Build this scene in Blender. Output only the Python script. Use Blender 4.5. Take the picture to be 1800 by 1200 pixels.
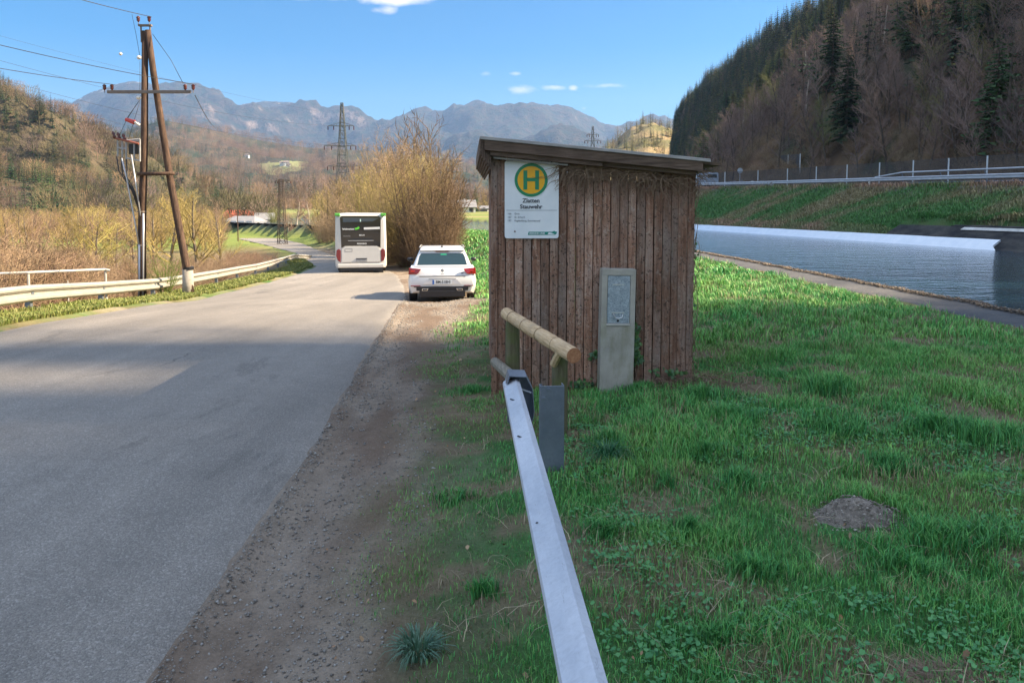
import bpy, bmesh, math, random
import numpy as np
from mathutils import Vector, Matrix, Euler, noise as mnoise

R = math.radians
scene = bpy.context.scene
for o in list(bpy.data.objects):
    bpy.data.objects.remove(o)
COL = scene.collection

# ------------------------------------------------------------ camera
EYE = 1.6
PITCH = 4.0
SHIFT = -0.107
cam_d = bpy.data.cameras.new('camera')
cam = bpy.data.objects.new('camera', cam_d)
COL.objects.link(cam)
cam.location = (0, 0, EYE)
cam.rotation_euler = (R(90 - PITCH), 0, 0)
cam_d.sensor_width = 36
cam_d.lens = 26
cam_d.shift_y = SHIFT * 1300 / 1800
cam_d.clip_start = 0.05
cam_d.clip_end = 30000
scene.camera = cam

# ------------------------------------------------------------ light
SUN_EL, SUN_AZ = 37.0, 3.0      # azimuth measured from +X towards +Y
sun_d = bpy.data.lights.new('sun', 'SUN')
sun = bpy.data.objects.new('sun', sun_d)
COL.objects.link(sun)
sd = Vector((math.cos(R(SUN_EL)) * math.cos(R(SUN_AZ)), math.cos(R(SUN_EL)) * math.sin(R(SUN_AZ)), math.sin(R(SUN_EL))))
sun.rotation_euler = sd.to_track_quat('Z', 'Y').to_euler()
sun.location = (40, 0, 60)
sun_d.energy = 5.0
sun_d.angle = R(0.53)
sun_d.color = (1.0, 0.81, 0.57)

world = bpy.data.worlds.new("World")
scene.world = world
world.use_nodes = True
wn = world.node_tree
wn.nodes.clear()
def wnode(t, **k):
    n = wn.nodes.new(t)
    for a, b in k.items():
        setattr(n, a, b)
    return n
sky = wnode('ShaderNodeTexSky', sky_type='NISHITA')
sky.sun_disc = False
sky.sun_elevation = R(SUN_EL)
sky.sun_rotation = R(90 - SUN_AZ)
sky.altitude = 400
sky.air_density = 1.0
sky.dust_density = 0.2
sky.ozone_density = 1.6
hs = wnode('ShaderNodeHueSaturation')
hs.inputs['Saturation'].default_value = 1.75
hs.inputs['Value'].default_value = 0.80
wn.links.new(sky.outputs[0], hs.inputs['Color'])
bg = wnode('ShaderNodeBackground')
bg.inputs['Strength'].default_value = 0.055
out = wnode('ShaderNodeOutputWorld')
# clouds: a handful of soft puffs fixed to sky directions
tc = wnode('ShaderNodeTexCoord')
sep = wnode('ShaderNodeSeparateXYZ')
wn.links.new(tc.outputs['Generated'], sep.inputs[0])
def wmath(op, a, b=None, c=None, clamp=False):
    n = wnode('ShaderNodeMath', operation=op, use_clamp=clamp)
    for i, v in enumerate((a, b, c)):
        if v is None: continue
        if isinstance(v, (int, float)): n.inputs[i].default_value = v
        else: wn.links.new(v, n.inputs[i])
    return n.outputs[0]
ysafe = wmath('MAXIMUM', sep.outputs['Y'], 0.05)
U = wmath('DIVIDE', sep.outputs['X'], ysafe)
W = wmath('DIVIDE', sep.outputs['Z'], ysafe)
cn = wnode('ShaderNodeTexNoise')
cn.inputs['Scale'].default_value = 22
cn.inputs['Detail'].default_value = 7
cn.inputs['Roughness'].default_value = 0.6
mp = wnode('ShaderNodeMapping')
mp.inputs['Scale'].default_value = (1, 1, 2.2)
wn.links.new(tc.outputs['Generated'], mp.inputs[0])
wn.links.new(mp.outputs[0], cn.inputs['Vector'])
clouds = [(670, -4, 130, 13, 1.3), (590, -6, 90, 11, 1.2), (690, 8, 50, 10, 1.1), (680, 26, 22, 8, .75), (870, -4, 60, 5, .45),
          (920, 161, 24, 9, 1.0), (968, 158, 20, 5, .85), (1006, 158, 8, 5, .6), (1063, 155, 36, 4.5, .6), (798, 92, 14, 8, .4),
          (852, 134, 14, 5, .35), (905, 134, 12, 4, .45), (1025, 193, 6, 3, .4), (1060, 196, 6, 3, .3)]
tot = None
for (px, py, sx, sy, st) in clouds:
    a = wmath('MULTIPLY', wmath('SUBTRACT', U, (px - 900) / 1300), 1300.0 / sx)
    b = wmath('MULTIPLY', wmath('SUBTRACT', W, (370 - py) / 1300), 1300.0 / sy)
    d2 = wmath('ADD', wmath('MULTIPLY', a, a), wmath('MULTIPLY', b, b))
    g = wmath('MULTIPLY', wmath('EXPONENT', wmath('MULTIPLY', d2, -0.7)), st)
    tot = g if tot is None else wmath('MAXIMUM', tot, g)
nf = wmath('MULTIPLY_ADD', cn.outputs[0], 2.6, -1.3)
cl = wmath('MULTIPLY_ADD', tot, 1.5, -0.45)
dens = wmath('ADD', cl, wmath('MULTIPLY', nf, wmath('MINIMUM', wmath('MULTIPLY', tot, 2.0), 1.0)))
dens = wmath('MULTIPLY', dens, 1.0, clamp=True)
fwd = wmath('GREATER_THAN', sep.outputs['Y'], 0.1)
dens = wmath('MULTIPLY', dens, fwd)
mixc = wnode('ShaderNodeMixRGB')
mixc.inputs[2].default_value = (7.2, 6.5, 6.3, 1)
wn.links.new(wmath('MULTIPLY', dens, 0.9), mixc.inputs[0])
wn.links.new(hs.outputs[0], mixc.inputs[1])
# added fill for the shade: made-up bright cloud veil overhead and behind, outside the picture
vn_ = wnode('ShaderNodeTexNoise')
vn_.inputs['Scale'].default_value = 2.2
vn_.inputs['Detail'].default_value = 5
wn.links.new(tc.outputs['Generated'], vn_.inputs['Vector'])
def wsm(v, a, b):
    n = wnode('ShaderNodeMapRange', interpolation_type='SMOOTHSTEP')
    wn.links.new(v, n.inputs[0])
    for i, q in ((1, a), (2, b), (3, 0.0), (4, 1.0)): n.inputs[i].default_value = q
    return n.outputs[0]
up_ = wsm(sep.outputs['Z'], .36, .62)
bk_ = wmath('MULTIPLY', wsm(wmath('MULTIPLY', sep.outputs['Y'], -1.0), .15, .5), wsm(sep.outputs['Z'], .02, .2))
fill_veil = wmath('MULTIPLY', wmath('MAXIMUM', up_, bk_), wmath('MULTIPLY_ADD', vn_.outputs[0], 1.0, .3, clamp=True))
mixv = wnode('ShaderNodeMixRGB')
mixv.inputs[2].default_value = (4.6, 5.3, 6.7, 1)
wn.links.new(fill_veil, mixv.inputs[0])
wn.links.new(mixc.outputs[0], mixv.inputs[1])
wn.links.new(mixv.outputs[0], bg.inputs[0])
wn.links.new(bg.outputs[0], out.inputs[0])

scene.view_settings.view_transform = 'Standard'
scene.view_settings.look = 'None'
scene.view_settings.exposure = 2.0
scene.view_settings.gamma = 1
scene.render.engine = 'CYCLES'
scene.cycles.max_bounces = 6
scene.cycles.diffuse_bounces = 3
scene.cycles.glossy_bounces = 3
scene.cycles.transparent_max_bounces = 8
scene.cycles.volume_bounces = 0
scene.cycles.use_denoising = True

# ------------------------------------------------------------ projection helpers (photo pixel -> point in the world)
CP, SP = math.cos(R(PITCH)), math.sin(R(PITCH))
def ray(px, py):
    u = (px - 900) / 1300.0
    v = (600 - py) / 1300.0 + SHIFT
    return Vector((u, CP + v * SP, -SP + v * CP))
def atY(px, py, Y):
    d = ray(px, py)
    return Vector((0, 0, EYE)) + d * (Y / d.y)
def atZ(px, py, z):
    d = ray(px, py)
    return Vector((0, 0, EYE)) + d * ((z - EYE) / d.z)

# ------------------------------------------------------------ object helpers
def link(o, parent=None):
    COL.objects.link(o)
    if parent is not None:
        o.parent = parent
    return o
def tag(o, label=None, cat=None, group=None, kind=None):
    if label: o['label'] = label
    if cat: o['category'] = cat
    if group: o['group'] = group
    if kind: o['kind'] = kind
    return o
def empty(name, loc=(0, 0, 0), rz=0.0, label=None, cat=None, group=None):
    o = bpy.data.objects.new(name, None)
    o.empty_display_size = 0.2
    link(o)
    o.location = loc
    o.rotation_euler = (0, 0, rz)
    return tag(o, label, cat, group)
def children(o):
    return [c for c in bpy.data.objects if c.parent == o]
def copy_tree(o, kids=None, parent=None):
    c = o.copy()
    COL.objects.link(c)
    if parent is not None: c.parent = parent
    for ch in (kids if kids is not None else children(o)):
        d = ch.copy()
        COL.objects.link(d)
        d.parent = c
    return c

class MB:
    """collects shapes; build() links them as ONE mesh object"""
    def __init__(s):
        s.v = []; s.f = []; s.m = []; s.mi = 0; s.sm = []; s.smooth = False
    def add(s, verts, faces):
        b = len(s.v)
        s.v.extend([tuple(p) for p in verts])
        for f in faces:
            s.f.append(tuple(i + b for i in f)); s.m.append(s.mi); s.sm.append(s.smooth)
    def box(s, c, size, rot=None, top=1.0):
        hx, hy, hz = size[0] / 2, size[1] / 2, size[2] / 2
        vs = [Vector((x * hx * (top if z > 0 else 1), y * hy * (top if z > 0 else 1), z * hz)) for z in (-1, 1) for y in (-1, 1) for x in (-1, 1)]
        if rot is not None:
            if not isinstance(rot, Matrix): rot = Euler(rot).to_matrix()
            vs = [rot @ p for p in vs]
        c = Vector(c)
        s.add([p + c for p in vs], [(0, 2, 3, 1), (4, 5, 7, 6), (0, 1, 5, 4), (2, 6, 7, 3), (0, 4, 6, 2), (1, 3, 7, 5)])
    def tube(s, p0, p1, r0, r1=None, n=8, caps=True):
        s.path([p0, p1], [r0, r0 if r1 is None else r1], n, caps)
    def path(s, pts, rad, n=6, caps=True):
        pts = [Vector(p) for p in pts]
        if not isinstance(rad, (list, tuple)): rad = [rad] * len(pts)
        vs = []
        ref = None
        for i, p in enumerate(pts):
            d = (pts[min(i + 1, len(pts) - 1)] - pts[max(i - 1, 0)])
            if d.length < 1e-9: d = Vector((0, 0, 1))
            d.normalize()
            if ref is None: ref = d.orthogonal().normalized()
            a = (ref - d * ref.dot(d))
            if a.length < 1e-6: a = d.orthogonal()
            a.normalize(); ref = a
            b = d.cross(a)
            for k in range(n):
                t = 2 * math.pi * k / n
                vs.append(p + (a * math.cos(t) + b * math.sin(t)) * rad[i])
        fs = []
        for i in range(len(pts) - 1):
            for k in range(n):
                k2 = (k + 1) % n
                fs.append((i * n + k, i * n + k2, (i + 1) * n + k2, (i + 1) * n + k))
        if caps:
            fs.append(tuple(range(n - 1, -1, -1)))
            fs.append(tuple((len(pts) - 1) * n + k for k in range(n)))
        s.add(vs, fs)
    def sweep(s, prof, path, rights, caps=True):
        """closed profile of (lateral, up) swept along path; rights: unit lateral vector at each point"""
        n = len(prof); vs = []
        for p, r in zip(path, rights):
            p = Vector(p); r = Vector(r)
            for (a, b) in prof:
                vs.append(p + r * a + Vector((0, 0, b)))
        fs = []
        for i in range(len(path) - 1):
            for k in range(n):
                k2 = (k + 1) % n
                fs.append((i * n + k, i * n + k2, (i + 1) * n + k2, (i + 1) * n + k))
        if caps:
            fs.append(tuple(range(n - 1, -1, -1)))
            fs.append(tuple((len(path) - 1) * n + k for k in range(n)))
        s.add(vs, fs)
    def prism(s, poly, axis_to, t):
        """poly: list of 3D points (planar); extruded by vector t"""
        n = len(poly); t = Vector(t)
        vs = [Vector(p) for p in poly] + [Vector(p) + t for p in poly]
        fs = [tuple(range(n)), tuple(range(2 * n - 1, n - 1, -1))]
        for k in range(n):
            k2 = (k + 1) % n
            fs.append((k2, k, n + k, n + k2))
        s.add(vs, fs)
    def lathe(s, c, prof, n=12, axis='Z'):
        vs = []; c = Vector(c)
        for (r, h) in prof:
            for k in range(n):
                t = 2 * math.pi * k / n
                q = (r * math.cos(t), r * math.sin(t), h)
                if axis == 'Y': q = (q[0], q[2], q[1])
                if axis == 'X': q = (q[2], q[0], q[1])
                vs.append(c + Vector(q))
        fs = []
        for i in range(len(prof) - 1):
            for k in range(n):
                k2 = (k + 1) % n
                fs.append((i * n + k, i * n + k2, (i + 1) * n + k2, (i + 1) * n + k))
        fs.append(tuple(range(n - 1, -1, -1)))
        fs.append(tuple((len(prof) - 1) * n + k for k in range(n)))
        s.add(vs, fs)
    def mesh(s, name, mats):
        me = bpy.data.meshes.new(name)
        me.from_pydata(s.v, [], s.f)
        if not isinstance(mats, (list, tuple)): mats = [mats]
        for m in mats: me.materials.append(m)
        me.polygons.foreach_set('material_index', s.m)
        me.polygons.foreach_set('use_smooth', s.sm)
        me.update()
        return me
    def build(s, name, mats, parent=None, bevel=0.0, fix=True):
        me = s.mesh(name, mats)
        if fix and len(s.f) < 60000:
            bm = bmesh.new(); bm.from_mesh(me)
            bmesh.ops.recalc_face_normals(bm, faces=bm.faces)
            bm.to_mesh(me); bm.free()
        o = bpy.data.objects.new(name, me)
        link(o, parent)
        if bevel > 0:
            b = o.modifiers.new('bevel', 'BEVEL'); b.width = bevel; b.segments = 2; b.limit_method = 'ANGLE'; b.angle_limit = R(40)
        return o

def np_mesh(name, verts, loops, sizes, mats, attrs=None, mat_idx=None, smooth=False):
    """fast mesh: verts (n,3), loops flat int array, sizes per face"""
    me = bpy.data.meshes.new(name)
    nv, nl, nf_ = len(verts), len(loops), len(sizes)
    me.vertices.add(nv); me.loops.add(nl); me.polygons.add(nf_)
    me.vertices.foreach_set('co', np.asarray(verts, np.float32).ravel())
    me.loops.foreach_set('vertex_index', np.asarray(loops, np.int32))
    st = np.zeros(nf_, np.int32); st[1:] = np.cumsum(sizes)[:-1]
    me.polygons.foreach_set('loop_start', st)
    if smooth: me.polygons.foreach_set('use_smooth', np.ones(nf_, bool))
    for m in (mats if isinstance(mats, (list, tuple)) else [mats]):
        me.materials.append(m)
    if mat_idx is not None: me.polygons.foreach_set('material_index', np.asarray(mat_idx, np.int32))
    me.update(calc_edges=True)
    for an, arr in (attrs or {}).items():
        if arr.ndim == 2:
            a = me.color_attributes.new(an, 'FLOAT_COLOR', 'POINT')
            c = np.ones((nv, 4), np.float32); c[:, :3] = arr
            a.data.foreach_set('color', c.ravel())
        else:
            a = me.attributes.new(an, 'FLOAT', 'POINT')
            a.data.foreach_set('value', arr.astype(np.float32))
    return me
def grid_mesh(name, P, mats, attrs=None, smooth=True):
    """P (ny,nx,3)"""
    ny, nx = P.shape[:2]
    idx = np.arange(ny * nx).reshape(ny, nx)
    q = np.stack([idx[:-1, :-1], idx[:-1, 1:], idx[1:, 1:], idx[1:, :-1]], -1).reshape(-1, 4)
    at = {k: (v.reshape(-1, 3) if v.ndim == 3 else v.reshape(-1)) for k, v in (attrs or {}).items()}
    return np_mesh(name, P.reshape(-1, 3), q.ravel(), np.full(len(q), 4), mats, at, smooth=smooth)

# ------------------------------------------------------------ numpy noise
_rs = np.random.RandomState(7)
_T = _rs.rand(256, 256)
def vnoise(x, y):
    x = np.asarray(x, float); y = np.asarray(y, float)
    xi = np.floor(x).astype(int); yi = np.floor(y).astype(int)
    fx = x - xi; fy = y - yi
    fx = fx * fx * (3 - 2 * fx); fy = fy * fy * (3 - 2 * fy)
    g = lambda a, b: _T[a & 255, b & 255]
    return (g(xi, yi) * (1 - fx) + g(xi + 1, yi) * fx) * (1 - fy) + (g(xi, yi + 1) * (1 - fx) + g(xi + 1, yi + 1) * fx) * fy
def fbm(x, y, oct=4, seed=0.0):
    s = 0; a = 0.5; t = 0
    for i in range(oct):
        s = s + a * vnoise(np.asarray(x) * 2 ** i + 17.3 * i + seed, np.asarray(y) * 2 ** i + 9.1 * i + seed * 1.7)
        t += a; a *= 0.5
    return s / t
def sstep(a, b, x):
    t = np.clip((np.asarray(x, float) - a) / (b - a), 0, 1)
    return t * t * (3 - 2 * t)

# ------------------------------------------------------------ materials
class NT:
    def __init__(s, m):
        s.m = m; s.t = m.node_tree; s.n = s.t.nodes; s.l = s.t.links
    def new(s, ty, ins=None, **k):
        n = s.n.new(ty)
        for a, b in k.items(): setattr(n, a, b)
        for a, b in (ins or {}).items(): s.put(n.inputs[a], b)
        return n
    def put(s, sock, v):
        if isinstance(v, bpy.types.NodeSocket): s.l.new(v, sock)
        elif isinstance(v, (tuple, list)) and len(v) == 3 and sock.type == 'RGBA': sock.default_value = (*v, 1)
        else: sock.default_value = v
    def math(s, op, a, b=0.0, c=0.0, clamp=False):
        n = s.new('ShaderNodeMath', operation=op, use_clamp=clamp)
        s.put(n.inputs[0], a); s.put(n.inputs[1], b); s.put(n.inputs[2], c)
        return n.outputs[0]
    def mix(s, f, a, b, blend='MIX'):
        n = s.new('ShaderNodeMixRGB', blend_type=blend)
        s.put(n.inputs[0], f); s.put(n.inputs[1], a); s.put(n.inputs[2], b)
        return n.outputs[0]
    def coord(s, scale=(1, 1, 1), which='Object', rot=(0, 0, 0)):
        c = s.new('ShaderNodeTexCoord').outputs[which]
        m = s.new('ShaderNodeMapping', {'Vector': c})
        m.inputs['Scale'].default_value = scale
        m.inputs['Rotation'].default_value = rot
        return m.outputs[0]
    def noise(s, vec, scale, detail=4, rough=0.55, dist=0.0, col=False):
        n = s.new('ShaderNodeTexNoise', {'Vector': vec, 'Scale': scale, 'Detail': detail, 'Roughness': rough, 'Distortion': dist})
        return n.outputs['Color' if col else 'Fac']
    def ramp(s, f, stops, interp='LINEAR'):
        n = s.new('ShaderNodeValToRGB', {'Fac': f})
        cr = n.color_ramp; cr.interpolation = interp
        while len(cr.elements) < len(stops): cr.elements.new(0.5)
        for e, (p, c) in zip(cr.elements, stops):
            e.position = p; e.color = (*(c if isinstance(c, (tuple, list)) else (c, c, c)), 1)
        return n.outputs[0]
    def bump(s, h, strength=0.3, dist=0.01, nrm=None):
        n = s.new('ShaderNodeBump', {'Height': h, 'Strength': strength, 'Distance': dist})
        if nrm is not None: s.l.new(nrm, n.inputs['Normal'])
        return n.outputs[0]
def mat(name, color=(.5, .5, .5), rough=0.6, metal=0.0, spec=0.5, fn=None, **kw):
    m = bpy.data.materials.new(name)
    m.use_nodes = True
    t = NT(m)
    b = t.n['Principled BSDF']
    b.inputs['Base Color'].default_value = (*color, 1)
    b.inputs['Roughness'].default_value = rough
    b.inputs['Metallic'].default_value = metal
    b.inputs['Specular IOR Level'].default_value = spec
    for k, v in kw.items():
        b.inputs[k.replace('_', ' ')].default_value = v
    if fn: fn(t, b)
    return m
def grime(color, c2, scale=3.0, rough=(.4, .7), bump=0.15, bscale=60, metal=0.0, name='paint', stretch=(1, 1, 1), which='Object', dist=.004, spec=.5):
    def f(t, b):
        v = t.coord(stretch, which)
        n = t.noise(v, scale, 6, .6)
        c = t.mix(t.ramp(n, [(.35, 0.0), (.68, 1.0)]), color, c2)
        t.put(b.inputs['Base Color'], c)
        r = t.noise(v, scale * 2.3, 4)
        t.put(b.inputs['Roughness'], t.math('MULTIPLY_ADD', r, rough[1] - rough[0], rough[0]))
        if bump: t.put(b.inputs['Normal'], t.bump(t.noise(v, bscale, 5), bump, dist))
    return mat(name, color, .5, metal, spec, f)

# ------------------------------------------------------------ terrain
def gz(Y):      # height of the road along the view
    return np.interp(Y, [-60, 2, 5, 9, 12, 16, 20, 26, 37, 50, 62, 75, 120], [.15, 0.0, -.01, -.09, -.2, -.45, -.82, -1.12, -1.55, -1.9, -2.12, -2.25, -2.4])
def on_road(px, py):
    z = 0.0
    for _ in range(40):
        p = atZ(px, py, z); z = z * .5 + float(gz(p.y)) * .5
    return p
_re = [(300, 1168), (345, 1090), (430, 980), (500, 880), (560, 785), (610, 695), (655, 614), (690, 560), (714, 522)]
_rp = [on_road(*p) for p in _re]
XRy = [-60, 0.5] + [p.y for p in _rp] + [26, 37, 45, 61, 87, 105]
XRx = [-1.0, -1.14] + [p.x for p in _rp] + [-3.75, -5.85, -8.3, -14.7, -24.6, -33]
_le = [(0, 578), (150, 553), (290, 532), (400, 512), (480, 493), (530, 478), (556, 468)]
_lp = [on_road(*p) for p in _le]
XLy = [-60, 4] + [p.y for p in _lp] + [66, 87, 105]
XLx = [-5.8, -6.5] + [p.x for p in _lp] + [-19.3, -29.5, -39]
def sm(Y, ys, xs):      # softened interpolation
    return (np.interp(Y - .6, ys, xs) + np.interp(Y, ys, xs) + np.interp(Y + .6, ys, xs)) / 3
def XR(Y): return sm(np.asarray(Y, float), XRy, XRx)
def XL(Y): return sm(np.asarray(Y, float), XLy, XLx)
def LIP(Y):    # near bank of the canal
    return np.interp(Y, [-60, 9, 16, 29, 40, 50, 59, 65, 80, 100, 130, 200, 300], [8.2, 7.55, 7.4, 7.1, 5.7, 2.6, -1.8, -4.6, -12, -24, -45, -110, -220])
def FAR(Y):    # far water edge
    return np.interp(Y, [-60, 41, 87, 105, 120, 150, 170, 200, 300], [39, 26.7, 21.0, 16, 9, -7.5, -17, -45, -200])
WATER = -0.6
def TOPB(Y):   # height of the far bank's top
    return np.interp(Y, [0, 46, 98, 140, 200], [2.2, 3.2, 4.45, 5.0, 5.0])
def BANKW(Y): return 6.2
def FOOT(Y): return np.maximum(FAR(Y) + 17, .19 * Y + 8)
def CREST(Y): return np.interp(Y, [0, 60, 200, 600], [103, 103, 113, 114])
def RIDGE(Y):  # unseen near part: steps and notches shaped to band the road with shade
    r = np.interp(Y, [-60, 0, 7.4, 7.9, 8.9, 9.5, 10.1, 10.4, 10.8, 11.2, 11.9, 12.3, 13.3, 13.8, 14.4, 15.2, 17, 24, 40, 100, 200, 291, 364, 428, 480, 529, 570, 610],
                     [84, 84, 84, 80.5, 81, 86, 84, 75, 76, 86, 86, 73.5, 74.5, 87, 87, 80, 67, 61, 57, 60, 67, 76, 75, 74, 70, 62, 30, 6])
    return r
def H(x, y, roadcut=True):
    x = np.asarray(x, float); y = np.asarray(y, float)
    g = gz(y); xr = XR(y); xl = XL(y); lp = LIP(y); fr = FAR(y)
    mid = (x > lp) & (x < fr)
    # right verge up to the canal crest
    s = x - xr
    crest = np.interp(y, [0, 6, 30, 60, 100, 150], [.05, .1, .0, 0.0, -.2, -.35])
    span = np.maximum(lp - 1.6 - xr, 2.0)
    zr = g + (crest - g) * sstep(.9, 1, (s / span).clip(0, 1) * 0 + 0) + (crest - g) * sstep(1.0, 1.0 + np.minimum(span * .8, 5.0), s)
    bump = (fbm(x * 2.2, y * 2.2, 4, 3) - .5) * .10 + (fbm(x * 7, y * 7, 3, 5) - .5) * .035
    zr = zr + bump * sstep(.7, 1.6, s) * (1 - sstep(lp - 2.2, lp - 1.3, x))
    zr = zr - .035 * sstep(0, .12, s) * (1 - sstep(.8, 1.6, s)) + (fbm(x * 5, y * 1.2, 4, 8) - .5) * .035 * sstep(0, .2, s)
    # left verge, scrub flat and valley floor
    sl = xl - x
    vf = np.interp(y, [0, 30, 60, 100, 170, 260, 600], [-2.2, -2.6, -2.7, -2.6, -2.5, -1.5, 3])
    zl = g + .03 + (vf - g) * sstep(1.6, 6, sl) + (fbm(x * .7, y * .7, 4, 11) - .5) * .5 * sstep(1.5, 4, sl)
    z = np.where(s > 0, zr, np.where(sl > 0, zl, g))
    if roadcut:
        cut = np.minimum(sstep(.0, .22 + .01 * y.clip(0, 80), -s + .0), sstep(.0, .22 + .01 * y.clip(0, 80), -sl))
        z = z - cut * (.07 + .004 * y.clip(0, 100))
    # left of the road far away: one valley floor, road ends by 105 m
    fade = sstep(85, 110, y)
    vfield = np.interp(y, [80, 110, 170, 200, 260, 400, 800, 3000], [-2.4, -2.4, -2.3, -1.2, 1.0, 2.5, 8, 20]) + (fbm(x * .05, y * .05, 3) - .5) * .6
    low = np.where(x < -40, np.interp(y, [80, 170, 300, 800, 3000], [-2.5, -2.45, -1.5, 8, 20]), vfield)
    z = np.where((x <= lp) & (x < 20), z * (1 - fade) + low * fade, z)
    # beyond the bend of the river
    beyond = (x >= fr) & (y > 110)
    bfield = np.interp(y, [110, 150, 165, 200, 260, 400, 800], [-.2, -.2, .1, .7, 1.2, 2.5, 8])
    # canal trench
    d = x - lp
    zt = np.maximum(-1.6, crest - .05 - np.maximum(d, 0) * np.interp(y, [60, 85], [.8, .25]))
    z = np.where(d > 0, zt, z)
    # far bank: concrete foot, grass slope, shelf with the road, wooded hill
    e = x - fr
    tb = TOPB(y)
    prof = np.interp(e, [-2.0, 0, 1.2, 6.2, 7.0, 60], [0, 1.0, 1.6 / 1.6, 1, 1, 1])
    zb = np.where(e < 0, -1.6 + (e + 2.0).clip(0, 2) * .5,
         np.where(e < 1.0, -.6 + e * .75, -.6 + .75 + (tb + .6 - .75) * ((e - 1.0) / (BANKW(y) - 1.0)).clip(0, 1)))
    zb = zb + (fbm(x * .8, y * .8, 4, 21) - .5) * .35 * sstep(1.0, 2.5, e) * (1 - sstep(5.4, 6.2, e))
    zb = zb - .30 * (e > -1) * (1 - sstep(.8, 1.1, e)) * (y < 110) - .7 * (e > -1) * (1 - sstep(2.2, 2.5, e)) * sstep(54, 50, y)
    foot = FOOT(y)
    # the hill right of the canal
    t = ((x - foot) / np.maximum(CREST(y) - foot, 7)).clip(0, 1.25)
    rz = RIDGE(y) + (fbm(x * .03 + 3, y * .03, 4, 31) - .5) * 12 * sstep(20, 60, y)
    shape = np.where(t < 1, t ** .92, 1 + (t - 1) * .25)
    hill = tb + (rz - tb) * shape + (fbm(x * .09, y * .09, 4, 41) - .5) * 9 * sstep(0, .25, t) * (1 - (1 - .4 * sstep(30, 60, y)) * sstep(.75, .95, t)) + (fbm(x * .5, y * .5, 3, 43) - .5) * 1.4 * sstep(0, .08, t)
    zb = np.where(x > foot, hill, zb)
    # where the river bends away, the bank is a low field
    wb = sstep(112, 140, y) * (1 - sstep(foot - 14, foot - 2, x))
    zb = zb * (1 - wb) + (bfield + (zb * 0)) * wb * sstep(-1.5, .5, e) + wb * (1 - sstep(-1.5, .5, e)) * (-1.4)
    z = np.where(x > np.maximum(fr - 2.0, lp + 1), zb, z)
    z = np.where(y > 600, z * (1 - sstep(600, 900, y)) + low * sstep(600, 900, y), z)
    return z
def Hs(x, y): return float(H(np.array([float(x)]), np.array([float(y)]))[0])
def on_ground(px, py):
    lo, hi = 1.0, 2.0
    d = ray(px, py)
    Y = 1.5
    while Y < 900:
        p = Vector((0, 0, EYE)) + d * (Y / d.y)
        if p.z < Hs(p.x, p.y): break
        Y *= 1.004
    return Vector((p.x, p.y, Hs(p.x, p.y)))

def axis_pts(dense0, dense1, step, lo, hi, g, cap, capend=160):
    a = list(np.arange(dense0, dense1, step))
    p, st = a[-1], step
    while p < hi:
        st = min(st * g, cap) if p < capend else st * 1.06
        p += st; a.append(p)
    p, st, b = a[0], step, []
    while p > lo:
        st = min(st * g, cap) if p > -capend else st * 1.06
        p -= st; b.append(p)
    return np.array(b[::-1] + a)
gx = axis_pts(-2.6, 7.9, .085, -2600, 2600, 1.06, 2.2, 150)
gy = axis_pts(2.0, 11, .085, -70, 6000, 1.03, 3.0, 560)
GX, GY = np.meshgrid(gx, gy)
GZ = H(GX, GY)
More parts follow.
